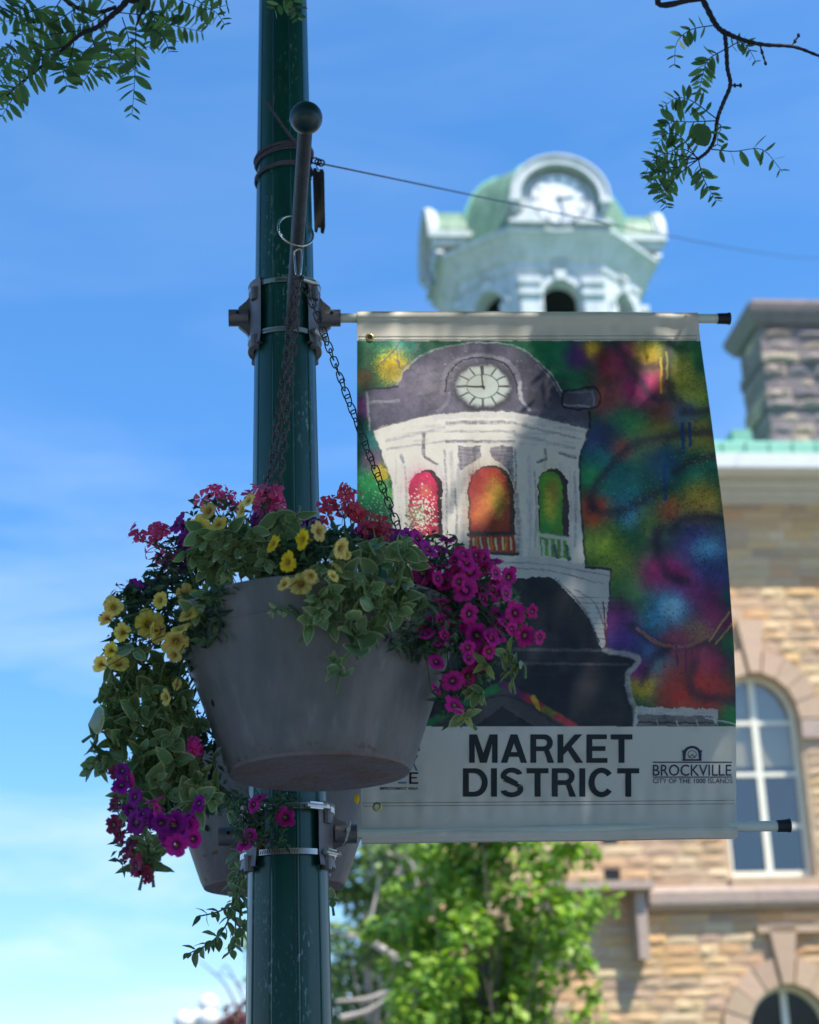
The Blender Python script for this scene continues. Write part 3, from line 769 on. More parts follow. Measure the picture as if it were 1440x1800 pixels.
# lower body
DARK = (38, 37, 44)
pt.poly([(740, 985), (860, 985), (960, 1010), (1000, 1035), (1040, 1085), (1062, 1138), (1120, 1160), (1104, 1190), (1112, 1240), (1118, 1277), (740, 1277)], DARK, 1)
pt.poly([(690, 978), (870, 976), (960, 980), (1075, 1002), (1072, 1045), (1068, 1052), (1030, 1034), (965, 1014), (890, 1018), (690, 1016)], (206, 204, 198), 1)
pt.stroke([(870, 988), (960, 992), (1070, 1012)], 3, (150, 146, 148), 0.8, brush=0.5); pt.stroke([(880, 1000), (960, 1002), (1060, 1026)], 2.5, (130, 126, 130), 0.7, brush=0.5)
pt.stroke([(1030, 996), (1074, 1002)], 4, (34, 32, 36), 0.9); pt.stroke([(1074, 1004), (1072, 1046)], 3, (40, 38, 44), 0.8)
pt.poly([(975, 1018), (1040, 1034), (1070, 1050), (1064, 1135), (1058, 1140), (1046, 1108), (1030, 1078), (1000, 1045)], (206, 204, 198), 1)
pt.stroke([(980, 1022), (1010, 1050), (1036, 1086), (1052, 1128)], 4, (110, 106, 112), 0.8, brush=0.4); pt.stroke([(1010, 1036), (1045, 1060), (1062, 1100)], 3, (120, 116, 122), 0.7, brush=0.5)
pt.stroke([(1061, 1058), (1066, 1134)], 3, (120, 36, 40), 0.8)
pt.blob(890, 1060, 22, (150, 150, 146), 0.9, 30, hard=3, grain=0.1)
for k, y in enumerate(range(1050, 1275, 9)):
    pt.stroke([(900, y), (1100, y + 1)], 1.6, (52, 50, 56), 0.5, brush=0.8)
pt.stroke([(860, 1141), (1064, 1143)], 6, (104, 98, 102), 0.85, brush=0.3); pt.stroke([(860, 1166), (1104, 1168)], 5, (98, 92, 94), 0.8, brush=0.3)
pt.stroke([(1064, 1143), (1122, 1158), (1104, 1186), (1108, 1222), (1117, 1250), (1118, 1277)], 10, (180, 178, 168), 0.95, brush=0.2)
pt.poly([(740, 1290), (752, 1262), (884, 1200), (1014, 1280)], (80, 74, 74), 1)
pt.stroke([(745, 1276), (800, 1246), (884, 1203)], 13, (40, 130, 66), 1, brush=0.1); pt.stroke([(884, 1203), (930, 1228)], 13, (110, 44, 96), 1); pt.stroke([(925, 1226), (960, 1247)], 13, (170, 44, 66), 1)
pt.stroke([(958, 1246), (985, 1262)], 13, (130, 130, 50), 1); pt.stroke([(980, 1260), (1010, 1277)], 12, (190, 60, 70), 1); pt.stroke([(938, 1226), (946, 1246)], 9, (220, 170, 44), 1)
pt.stroke([(775, 1277), (884, 1222), (985, 1277)], 4, (58, 54, 56), 0.9); pt.poly([(830, 1280), (884, 1243), (944, 1280)], (36, 34, 38), 1)
pt.poly([(1116, 1243), (1262, 1246), (1262, 1277), (1116, 1277)], (210, 206, 200), 1, brush=0.15); pt.poly([(1122, 1256), (1250, 1258), (1262, 1277), (1120, 1277)], (112, 104, 102), 0.95, brush=0.2)
pt.stroke([(1122, 1270), (1255, 1271)], 2.5, (52, 48, 50), 0.9)
for x in (1155, 1190, 1225): pt.stroke([(x, 1266), (x + 3, 1277)], 2.5, (190, 186, 180), 0.8)
pt.stroke([(1240, 1262), (1262, 1266), (1296, 1274)], 3, (214, 210, 204), 0.95)
# mottled, misted paint of the whole print
mm = (NZ[3](pxg, pyg, 26) - .5) * .30 + (NZ[4](pxg, pyg, 7) - .5) * .16 + (NZ[5](pxg, pyg, 2.2) - .5) * .14
nonw = np.clip((0.80 - pt.c.min(1)) * 3, 0.15, 1)
pt.c = np.where(art[:, None], np.clip(pt.c * (1 + (mm * nonw))[:, None], 0, 1), pt.c)
pt.clip = None
# faint grime belongs to the vinyl itself
grime = np.clip((NZ[0](pxg, pyg, 60) + NZ[2](pxg, pyg, 18) * 0.5 - 0.78) * 0.5, 0, 0.16)
pt.blend(np.arange(len(pxg)), grime, (150, 142, 126))
i = np.nonzero((np.abs(pyg - 600) < 1.2) & (pxg > 0))[0]
lin = np.where(pt.c <= 0.04045, pt.c / 12.92, ((pt.c + 0.055) / 1.055) ** 2.4) * 0.92

banner = thing('street_banner', C_TL, 'street banner with colourful painted clock tower print and black MARKET DISTRICT letters', 'banner')
def grid_mesh(name, P, cols, nu, nv, m_, off=None):
    me = bpy.data.meshes.new(name)
    n = nu * nv
    me.vertices.add(n); me.vertices.foreach_set('co', P.reshape(-1, 3).astype(np.float32).ravel())
    ii = (np.arange(nv - 1)[:, None] * nu + np.arange(nu - 1)[None]).ravel()
    q = np.stack([ii, ii + nu, ii + nu + 1, ii + 1], 1).astype(np.int32)
    me.loops.add(q.size); me.loops.foreach_set('vertex_index', q.ravel())
    me.polygons.add(len(q)); me.polygons.foreach_set('loop_start', np.arange(0, q.size, 4, dtype=np.int32)); me.polygons.foreach_set('loop_total', np.full(len(q), 4, np.int32))
    me.update(calc_edges=True)
    ca = me.color_attributes.new('Col', 'FLOAT_COLOR', 'POINT')
    a = np.ones((n, 4), np.float32); a[:, :3] = cols; ca.data.foreach_set('color', a.ravel())
    me.materials.append(m_)
    me.polygons.foreach_set('use_smooth', [True] * len(q))
    me.validate()
    return me
put(grid_mesh('printed_cloth', P_, lin, NU, NV, M_VINYL), 'printed_cloth', banner)
# the back of the cloth: plain white, behind the rods
bu = np.linspace(0.0, 1, 40); bv = np.linspace(-0.010, 1.012, 50); bU, bV = np.meshgrid(bu, bv)
A_ = TLn + (TRn - TLn) * bU[..., None]; B_ = BLn + (BRn - BLn) * bU[..., None]
Pb = A_ + (B_ - A_) * bV[..., None] - Nn * (np.abs(sleeve(bV)) + 0.0022 - bwave(bU, bV))[..., None] + BU_ * bow(bU, bV)[..., None]
put(grid_mesh('back_cloth', Pb, np.full((2000, 3), 0.72, np.float32), 40, 50, M_VINYL), 'back_cloth', banner)

def on_banner(px, py, n=0.0009):
    """point of the cloth surface seen at this photo position, lifted by n"""
    p = bplane(px, py)
    for _ in range(3):
        dx = p - C_TL
        # invert the bilinear patch with a few Newton steps
        u, v = 0.5, 0.5
        ex = np.array(p)
        for _k in range(6):
            a = TLn + (TRn - TLn) * u; b = BLn + (BRn - BLn) * u
            q = a + (b - a) * v
            du = (TRn - TLn) * (1 - v) + (BRn - BLn) * v; dv = b - a
            J = np.stack([du, dv], 1); d_, *_r = np.linalg.lstsq(J, ex - q, rcond=None)
            u += d_[0]; v += d_[1]
        h = float(sleeve(np.array([v]))[0] + bwave(np.array([u]), np.array([v]))[0])
        p = bplane(px, py, h + n)
        return p
    return p

# ---- lettering, each letter its own piece of black vinyl
T_ = 0.205
def rect(x0, y0, x1, y1): return [(x0, y0), (x1, y0), (x1, y1), (x0, y1)]
def arcp(cx, cy, rx, ry, t, a0, a1, n=16):
    o = [(cx + rx * math.cos(rad(a)), cy + ry * math.sin(rad(a))) for a in np.linspace(a0, a1, n)]
    i_ = [(cx + (rx - t) * math.cos(rad(a)), cy + (ry - t * 0.9) * math.sin(rad(a))) for a in np.linspace(a0, a1, n)]
    return [[o[k], o[k + 1], i_[k + 1], i_[k]] for k in range(n - 1)]
t = T_
LET = {
 'M': (1.0, [rect(0, 0, t * .95, 1), rect(1 - t * .95, 0, 1, 1), [(t * .5, 1), (t * 1.35, 1), (.62, 0), (.38, 0)], [(1 - t * .5, 1), (1 - t * 1.35, 1), (.38, 0), (.62, 0)]]),
 'A': (0.92, [[(0, 0), (.22, 0), (.57, 1), (.34, 1)], [(.92, 0), (.70, 0), (.35, 1), (.58, 1)], rect(.2, .21, .72, .38)]),
 'R': (0.84, [rect(0, 0, t, 1), rect(t, .83, .5, 1), rect(t, .41, .5, .58), [(.46, .5), (.66, .45), (.84, 0), (.61, 0), (.56, .2), (.5, .36)]] + arcp(.5, .705, .29, .295, .2, -90, 90)),
 'K': (0.90, [rect(0, 0, t, 1), [(t, .27), (t, .55), (.60, 1), (.87, 1)], [(.30, .52), (.44, .66), (.9, 0), (.64, 0)]]),
 'E': (0.74, [rect(0, 0, t, 1), rect(t, .83, .72, 1), rect(t, .42, .67, .585), rect(t, 0, .74, .17)]),
 'T': (0.76, [rect(0, .82, .76, 1), rect(.38 - t / 2, 0, .38 + t / 2, .82)]),
 'D': (0.86, [rect(0, 0, t, 1), rect(t, .83, .42, 1), rect(t, 0, .42, .17)] + arcp(.42, .5, .44, .5, .205, -90, 90, 20)),
 'I': (0.205, [rect(0, 0, t, 1)]),
 'C': (0.88, arcp(.45, .5, .45, .52, .205, 38, 322, 28)),
 'S': (0.80, arcp(.40, .735, .38, .285, .19, 15, 205, 18) + arcp(.40, .265, .40, .285, .19, -165, 25, 18) + [[(.035, .66), (.20, .755), (.62, .52), (.60, .335)], [(.20, .64), (.10, .56), (.60, .33), (.76, .40)]]),
}
def letter(ch, x, y, wd, ht):
    w, polys = LET[ch]
    mb = MB()
    for k, pg in enumerate(polys):
        mb.add([on_banner(x + p[0] / w * wd, y - p[1] * ht, 0.0009 + 0.00004 * k) for p in pg], [tuple(range(len(pg)))])
    mb.build('letter', M_INK, banner)
def word(s, x0, x1, y, ht, gap=0.12):
    ws = [LET[c][0] for c in s]
    tot = sum(ws) + gap * (len(s) - 1); k = (x1 - x0) / tot; x = x0
    for c, w in zip(s, ws):
        letter(c, x, y, w * k, ht); x += (w + gap) * k
word('MARKET', 825, 1112, 1341, 50, 0.115)
word('DISTRICT', 814, 1124, 1400.5, 50, 0.115)

def text_part(s, x0, x1, yb, yt, m_, name, bold=0.0, align_right=False, yshift=0):
    """small lettering from the built-in font, laid on the cloth"""
    cu = bpy.data.curves.new('txt', 'FONT'); cu.body = s; cu.offset = bold; cu.resolution_u = 3
    ob = bpy.data.objects.new('txt', cu); col.objects.link(ob)
    bpy.context.view_layer.update()
    me = bpy.data.meshes.new_from_object(ob.evaluated_get(bpy.context.evaluated_depsgraph_get()))
    bpy.data.objects.remove(ob); bpy.data.curves.remove(cu)
    xs = [v.co.x for v in me.vertices]; ys = [v.co.y for v in me.vertices]
    ax, bx_, ay, by_ = min(xs), max(xs), min(ys), max(ys)
    for v in me.vertices:
        v.co = on_banner(x0 + (v.co.x - ax) / (bx_ - ax) * (x1 - x0), yb - (v.co.y - ay) / (by_ - ay) * (yb - yt), 0.0010)
    me.materials.clear(); me.materials.append(m_)
    return put(me, name, banner)
text_part('BROCKVILLE', 1148, 1286, 1364, 1344, M_NAVY, 'lettering', bold=0.006)
text_part('CITY OF THE 1000 ISLANDS', 1148, 1288, 1377, 1368.5, M_NAVY, 'lettering', bold=0.004)
text_part('IMPROVEMENT AREA', 668, 735, 1388.5, 1383.5, M_NAVY, 'lettering', bold=0.012)
def flat(polys, m_, name, n0=0.0009):
    mb = MB()
    for k, pg in enumerate(polys):
        mb.add([on_banner(x, y, n0 + 0.00004 * k) for x, y in pg], [tuple(range(len(pg)))])
    return mb.build(name, m_, banner)
for ya, yb in ((1339, 1340.9), (1365.2, 1366.9)):
    mb = MB(); n_ = 36
    vs = [on_banner(1148 + 139 * k / n_, y, 0.0012) for k in range(n_ + 1) for y in (ya, yb)]
    mb.add(vs, [(2 * k, 2 * k + 2, 2 * k + 3, 2 * k + 1) for k in range(n_)]); mb.build('rule_line', M_NAVY, banner)
# clock-arch emblem
em = []
for k in range(10):
    a0, a1 = math.pi * k / 10, math.pi * (k + 1) / 10
    em.append([(1217 - 16 * math.cos(a0), 1325 - 14 * math.sin(a0)), (1217 - 16 * math.cos(a1), 1325 - 14 * math.sin(a1)), (1217 - 11 * math.cos(a1), 1325 - 9.5 * math.sin(a1)), (1217 - 11 * math.cos(a0), 1325 - 9.5 * math.sin(a0))])
em += [[(1199, 1319), (1206, 1319), (1206, 1325), (1201, 1325)], [(1228, 1319), (1235, 1319), (1233, 1325), (1228, 1325)], [(1200, 1325), (1206, 1325), (1205, 1335), (1201, 1335)], [(1228, 1325), (1234, 1325), (1233, 1335), (1229, 1335)], [(1200, 1334.5), (1234, 1334.5), (1234, 1337.5), (1200, 1337.5)]]
for k in range(12):
    a0, a1 = 2 * math.pi * k / 12, 2 * math.pi * (k + 1) / 12
    em.append([(1217 + 8 * math.cos(a0), 1326 + 7.2 * math.sin(a0)), (1217 + 8 * math.cos(a1), 1326 + 7.2 * math.sin(a1)), (1217 + 6.8 * math.cos(a1), 1326 + 6.0 * math.sin(a1)), (1217 + 6.8 * math.cos(a0), 1326 + 6.0 * math.sin(a0))])
em += [[(1211, 1331), (1217, 1325), (1217.4, 1326.5), (1212, 1332)], [(1217, 1325), (1223, 1331), (1222, 1332), (1216.6, 1326.5)]]
flat(em, M_NAVY, 'clock_emblem')
# what shows of the downtown logo beside the basket
flat([[(719.5, 1357.5), (735.5, 1357.5), (735.5, 1360.5), (719.5, 1360.5)], [(719.5, 1360.5), (723.5, 1360.5), (723.5, 1375), (719.5, 1375)], [(723.5, 1366), (733, 1366), (733, 1368.6), (723.5, 1368.6)], [(719.5, 1375), (735.5, 1375), (735.5, 1378), (719.5, 1378)]], M_INK, 'letter')
flat([[(732, 1327.5), (735.8, 1327.5), (728, 1341), (725, 1340.5)], [(725, 1340.5), (728, 1341), (735, 1355), (731, 1355)]], M_BLUE, 'letter')
flat([[(720, 1355), (723.5, 1345), (722.8, 1354.5)]], M_BLUE, 'letter')
flat([[(700, 1374.5), (715, 1374.5), (714.5, 1377.5), (700, 1377.5)]], M_BLUE, 'letter')
flat([[(735.3, 1311.5), (737.8, 1311.5), (737.8, 1320.5), (735.3, 1320.5)], [(733, 1316.5), (735.3, 1315.5), (735.3, 1320.4), (734.5, 1320.2)]], M_INK, 'letter')
# stitching
for (y0, y1, x0, x1) in [(591, 590, 631, 1227), (596.5, 596, 631, 1227), (1417, 1413, 640, 1292), (1411.5, 1407, 637, 1292)]:
    mb = MB(); n_ = 150
    for k in range(n_):
        a, b = k / n_, (k + 0.72) / n_
        pa, pb = on_banner(lerp(x0, x1, a), lerp(y0, y1, a), 0.0008), on_banner(lerp(x0, x1, b), lerp(y0, y1, b), 0.0008)
        mb.tube([pa, pb], 0.00062, 3)
    so = mb.build('stitching', M_THREAD, banner); so['kind'] = 'stuff'
for (gx, gy) in [(650, 593), (663, 1418.5)]:
    c = on_banner(gx, gy, 0.0012); M = frame(B_N)
    mb = MB(); mb.lathe([(0.0062, -0.001), (0.0066, 0.0012), (0.0088, 0.0016), (0.0108, 0.0), (0.0104, -0.001)], c, 20, M)
    gr = mb.build('grommet', M_BRASS, banner, smooth=60)
    mb = MB(); mb.lathe([(0.0063, 0.0004), (0, 0.0004)], c, 16, M); mb.build('eyelet_hole', M_HOLE if gy < 900 else M_TIE, gr)
# ---------------------------------------------------------------- hanging pots
def pot(c, rb, rt, h, label, marks):
    t = thing('hanging_pot', c, label, 'hanging pot', 'round plastic pots hung from the lamp post')
    mb = MB()
    mb.lathe([(rb, 0.008), (rb + 0.006, 0.02), (lerp(rb, rt, .5) + 0.002, h * .5), (rt - 0.004, h - 0.035), (rt - 0.001, h - 0.012), (rt + 0.0015, h - 0.008), (rt + 0.001, h), (rt - 0.008, h), (rt - 0.012, h - 0.06)], c, 96)
    body = mb.build('pot_wall', M_POT, t, smooth=35)
    mb = MB(); mb.lathe([(0.0, 0.004), (rb * .6, 0.003), (rb - 0.012, 0.0), (rb - 0.003, 0.002), (rb, 0.009)], c, 64)
    mb.build('pot_base', M_POTB, t, smooth=50)
    mb = MB(); mb.lathe([(rt - 0.011, h - 0.055), (rt * .6, h - 0.035), (0.0, h - 0.025)], c, 48)
    mb.build('soil', M_SOIL, t, smooth=50)
    for (ang, zz, s) in marks:
        r = lerp(rb + 0.006, rt - 0.006, (zz - 0.02) / (h - 0.055)) - 0.0008
        n = Vector((math.cos(ang), math.sin(ang), -(rt - rb) / h)).normalized()
        p = Vector(c) + Vector((r * math.cos(ang), r * math.sin(ang), zz))
        mb = MB(); mb.lathe([(s * 1.25, 0.0), (s * 1.2, 0.0015), (s, 0.0016), (s * 0.95, -0.004)], p, 16, frame(n)); 
        rim = mb.build('hole_rim', M_POT, body, smooth=50)
        mb = MB(); mb.lathe([(s * 0.98, 0.0013), (0, 0.0013)], p, 14, frame(n)); mb.build('drain_hole', M_HOLE, body)
    return t
FP = at(562, 1362, 3.2); RB, RT, PH_ = 0.177, 0.282, 0.312
weather_pot(M_POT, FP.z)
def pot_hit(px, py, c):
    d = ray(px, py); Y = c.y - .4
    while Y < c.y + .1:
        p = CAM + d * (Y / d.y); z = p.z - c.z
        if 0 <= z <= PH_ and (p.x - c.x) ** 2 + (p.y - c.y) ** 2 < lerp(RB, RT, z / PH_) ** 2: return (math.atan2(p.y - c.y, p.x - c.x), z)
        Y += .003
pot(FP, RB, RT, PH_, 'large grey hanging pot full of flowers in front of the lamp post', [(*pot_hit(427, 1077, FP), 0.0085), (*pot_hit(377, 1236, FP), 0.0075), (rad(20), 0.2, 0.0075)])
RP = at(482, 1562, 4.24)
pot(RP, RB, RT, PH_, 'smaller looking grey hanging pot behind the lamp post, under the trailing leaves', [(*pot_hit(366, 1456, RP), 0.0085), (rad(20), 0.2, 0.0075)])

def pot_front_Y(px, py, default):
    """depth of the visible surface of the front pot at this pixel, or None"""
    d = ray(px, py); Y = 2.80
    while Y < 3.22:
        p = CAM + d * (Y / d.y); z = p.z - FP.z
        if 0 <= z <= PH_:
            r = lerp(RB, RT, z / PH_)
            if (p.x - FP.x) ** 2 + (p.y - FP.y) ** 2 < r * r: return Y
        Y += 0.006
    return default

# ---------------------------------------------------------------- ring, snap link and chains
def link_mesh(name, m_, L_, W_, r):
    mb = MB(); n = 14
    pts = []
    for k in range(n):
        a = 2 * math.pi * k / n
        x = W_ / 2 * math.cos(a); y = W_ / 2 * math.sin(a) + (L_ - W_) / 2 * (1 if math.sin(a) > 1e-6 else -1 if math.sin(a) < -1e-6 else 0)
        pts.append((x, 0.12 * W_ * math.sin(2 * a), y))
    mb.tube(pts, r, 5, closed=True)
    return mb.mesh(name, m_, smooth=60)
LINK_A = link_mesh('link', M_CHAIN, 0.030, 0.017, 0.0019)
LINK_B = link_mesh('link', M_CHAIN2, 0.028, 0.015, 0.0015)
def chain(path, me, pitch, label, sag=0.0):
    t = thing('hanging_chain', path[0], label, 'chain', 'chains that carry the hanging pots')
    pts = bez(path, 400)
    acc, last, k = 0.0, pts[0], 0
    nxt = pitch / 2
    for a, b in zip(pts, pts[1:]):
        seg = (b - a).length
        while acc + seg >= nxt:
            p = a + (b - a) * ((nxt - acc) / max(seg, 1e-9)); d = (b - a).normalized()
            side = Vector((1, 0.25, 0)) if k % 2 else Vector((0.35, -1, 0.1))
            side.rotate(Quaternion(d, random.uniform(-0.5, 0.5)))
            R3 = frame(d, side)
            put(me, 'link', t, Matrix.Translation(p) @ R3.to_4x4()); k += 1; nxt += pitch
        acc += seg
    return t
rc = at(520, 406, 3.27)
t = thing('hanging_ring', rc, 'shiny steel ring looped over the hanger arm, holding the chains of the big pot', 'ring')
mb = MB(); R3 = frame(Vector((0.35, -0.90, 0.35)), Vector((1, 0.3, 0)))
rr = px_size(38, rc)
ring_pts = [rc + R3 @ Vector((rr * 0.84 * math.cos(a), rr * 1.02 * math.sin(a), 0)) for a in np.linspace(0, 2 * math.pi, 40, endpoint=False)]
mb.tube(ring_pts, 0.0027, 8, closed=True); mb.build('split_ring', M_CHROME, t, smooth=60)
rlow = at(524, 445, 3.27)
apex = at(524, 482, 3.27)
mb = MB()
sp = [rlow + Vector((-0.009, 0, 0.004)), rlow + Vector((0, 0, 0.010)), rlow + Vector((0.009, 0, 0.004)), apex + Vector((0.006, 0, 0.004)), apex + Vector((0, 0, -0.004)), apex + Vector((-0.005, 0, 0.004))]
mb.tube(bez(sp + [sp[0]], 30)[:-1], 0.0022, 7, closed=True); mb.build('snap_link', M_CHROME, t, smooth=60)
mb = MB(); mb.tube([apex + Vector((-0.009, 0, -0.004)), apex + Vector((0, -0.006, -0.012)), apex + Vector((0.012, 0, -0.01))], 0.004, 7); mb.build('link_knot', M_CHAIN, t, smooth=60)
zr = FP.z + PH_ - 0.012
rimL1 = Vector((at(462, 935, 3.0).x, 3.03, zr)); rimL2 = Vector((at(488, 935, 3.2).x, 3.27, zr)); rimR = at(714, 965, 3.24); rimR.z = max(rimR.z, zr)
def chain_px(pts): return [at(x, y, Y) for x, y, Y in pts]
chain(chain_px([(520, 490, 3.26), (503, 640, 3.21), (484, 780, 3.14), (468, 880, 3.09), (460, 950, 3.05)]), LINK_A, 0.0205, 'thick rusty chain nearest the viewer, leftmost of the two crossing the post', 0)
chain(chain_px([(524, 490, 3.27), (514, 620, 3.30), (500, 760, 3.33), (490, 870, 3.35), (482, 950, 3.37)]), LINK_A, 0.0215, 'rusty chain hanging close against the post, just right of the thickest chain', 0)
chain(chain_px([(529, 488, 3.27), (552, 540, 3.265), (584, 625, 3.26), (640, 775, 3.25), (690, 900, 3.24), (712, 960, 3.235)]), LINK_B, 0.0195, 'thin dark chain slanting across the left edge of the banner to the magenta flowers', 0)

# ---------------------------------------------------------------- rope coil, span wire, slats at the post
zc = at(506, 268, PY_ - 0.06).z
rt_ = thing('rope_coil', (PX, PY_, zc), 'grey rope wound several times round the lamp post with a loose end sticking up', 'rope')
def coil(z0, z1, tilt, dr, turns=1.0, ph=0.0):
    pts = []
    for k in range(int(60 * turns) + 1):
        a = 2 * math.pi * k / 60 + ph
        z = lerp(z0, z1, k / (60 * turns)); R_ = pole_r(z) + dr
        pts.append(Vector((PX + R_ * math.cos(a), PY_ + R_ * math.sin(a), z + tilt * math.cos(a - 0.2))))
    return pts
mb = MB()
for k in range(4):
    mb.tube(coil(zc + 0.008 * k + 0.004, zc + 0.008 * (k + 1) + 0.002, 0.012 + 0.004 * (k % 2), 0.002 + 0.002 * (k % 3), 1.0, k * 1.3), 0.0033, 6)
mb.tube(coil(zc - 0.036, zc - 0.03, 0.012, 0.003, 1.0, 0.4), 0.0035, 6)
mb.tube(coil(zc - 0.05, zc - 0.036, 0.004, 0.003, 0.5, 2.3), 0.0035, 6)
mb.build('winding', M_ROPE, rt_, smooth=60)
mb = MB(); yy = PY_ - pole_r(zc) - 0.006
mb.tube(bez([at(545, 275, yy), at(522, 252, yy), at(505, 232, yy - 0.01), at(484, 202, yy - 0.015), at(466, 176, yy - 0.02)], 16), [0.0046 - 0.0001 * i for i in range(17)], 7); mb.build('loose_end', M_ROPE, rt_, smooth=60)
wa = bplane(562, 287)
w = thing('span_wire', wa, 'thin grey overhead wire running from the post past the clock dome', 'wire')
we = at(1460, 452, 26.0)
wz = at(1440, 449, 26.0); ws = [lerp(wa, wz, k / 6 * 1.25) - Vector((0, 0, .10 * math.sin(math.pi * min(1, k / 6)))) for k in range(7)]
mb = MB(); mb.tube(bez(ws, 60), [.0026 + .005 * i / 60 for i in range(61)], 6); mb.build('cable', M_WIRE, w, smooth=60)
mb = MB()
for k in range(3):
    c = bplane(554 + k * 5.5, 284 + k * 2); mb.tube([c + Vector((0.008 * math.cos(a), -0.004, 0.009 * math.sin(a))) for a in np.linspace(0, 2 * math.pi, 14, endpoint=False)], 0.0022, 5, closed=True)
mb.build('wire_loop', M_CHAIN2, w, smooth=60)
s0 = bplane(562, 296)
sl = thing('wire_tag', s0, 'bundle of dark weathered slats hanging beside the post under the wire end', 'slat bundle')
for (x0, x1, y0, y1) in [(552, 558, 297, 408), (558.5, 563, 303, 400), (563, 569.5, 299, 410)]:
    a, b = bplane((x0 + x1) / 2 - 1, y0), bplane((x0 + x1) / 2 + 1, y1)
    wd = px_size(x1 - x0, a) * 1.45; d = (b - a)
    mb = MB(); M = frame(d, B_U)
    pts = [a + M @ Vector(q) for q in [(-wd * .3, -.004, 0), (wd * .3, -.004, 0), (wd * .5, -.004, d.length * .06), (wd * .5, -.004, d.length * .9), (wd * .2, -.004, d.length), (-wd * .35, -.004, d.length * .98), (-wd * .5, -.004, d.length * .1)]]
    mb.prism(pts, M @ Vector((0, 0.009, 0))); mb.build('slat', M_WOOD, sl)
mb = MB(); mb.tube([bplane(560, 286), bplane(556, 292), bplane(561, 300)], 0.0014, 5); mb.build('hook_wire', M_CHAIN2, sl)
# white cable tie on the lower bracket
tp = bplane(612, 1461, 0.045)
ct = thing('cable_tie', tp, 'white nylon cable tie on the right socket of the lower banner bracket', 'cable tie')
a, b = bplane(616, 1444, 0.04), bplane(608, 1478, 0.04); d = (b - a).normalized()
mb = MB(); mb.box((a + b) / 2, (0.005, 0.0016, (b - a).length), frame(d, B_U)); mb.build('strap', M_TIE, ct)
mb = MB(); mb.box(lerp(a, b, 0.42) + B_N * 0.002, (0.0085, 0.005, 0.009), frame(d, B_U)); mb.build('lock_head', M_TIE, ct)
mb = MB(); mb.tube(bez([lp0 + B_N * 0.014, a, (a + b) / 2 + B_N * .002, b, lp0 + B_N * 0.01 - Vector((0, 0, 0.03))], 12), 0.0012, 5); mb.build('tail', M_TIE, ct)

# ================================================================ plants of the pots
def leaf_mesh(name, m_, inner, margin, wid, droop, fold=0.25, mid=None, rows=7, mw=0.16):
    """unit-length ovate leaf along +x, pale margin; upper side +z"""
    mb = MB(); vs, cs, fs = [], [], []
    mid = mid or inner
    for i in range(rows + 1):
        t = i / rows
        w = wid * (math.sin(math.pi * min(1, t ** 0.85 * 0.98 + 0.012)) ** 0.85) * 0.5 + 0.004
        z = -droop * t * t; x = t - 0.25 * droop * t * t
        m_w = max(w - mw * wid * 0.55, w * 0.35)
        if t > 0.85: m_w = w * 0.5
        und = 0.012 * math.sin(i * 2.3)
        for (yy, cc) in ((-w, margin), (-m_w, inner), (0, mid), (m_w, inner), (w, margin)):
            vs.append((x, yy, z + fold * abs(yy) + (und if abs(yy) > 0 else 0))); cs.append(margin if t > 0.94 and yy == 0 else cc)
    for i in range(rows):
        for j in range(4): fs.append((i * 5 + j, i * 5 + j + 1, (i + 1) * 5 + j + 1, (i + 1) * 5 + j))
    mb.add(vs, fs, cs)
    return mb.mesh(name, m_, smooth=80)
M_VLEAF = mat('variegated_leaf', (1, 1, 1), rough=0.42, attr=True, rnd=0.22, trans=0.22, spec=0.5, var=0.18, scale=30)
M_SLEAF = mat('small_leaf', (1, 1, 1), rough=0.55, attr=True, rnd=0.25, trans=0.25)
M_PETAL = mat('petal', (1, 1, 1), rough=0.6, attr=True, rnd=0.16, trans=0.35, spec=0.3)
M_STEM = mat('plant_stem', srgb(92, 116, 78), rough=0.6, var=0.2, scale=40)
M_STEM2 = mat('thin_stem', srgb(70, 92, 66), rough=0.6, var=0.2, scale=40)
IN1, IN2, MA1 = srgb(112, 138, 90), srgb(94, 122, 76), srgb(222, 222, 152)
VLEAF = [leaf_mesh('leaf', M_VLEAF, IN1, MA1, 0.52, 0.12), leaf_mesh('leaf', M_VLEAF, IN2, srgb(214, 214, 146), 0.46, 0.28, mid=srgb(122, 146, 96)),
         leaf_mesh('leaf', M_VLEAF, srgb(122, 148, 98), srgb(218, 220, 152), 0.60, -0.12, fold=0.4), leaf_mesh('leaf', M_VLEAF, IN2, srgb(208, 212, 156), 0.40, 0.45, fold=0.5)]
YLEAF = [leaf_mesh('leaf', M_VLEAF, srgb(150, 170, 96), srgb(222, 224, 150), 0.36, 0.2, fold=0.4)]

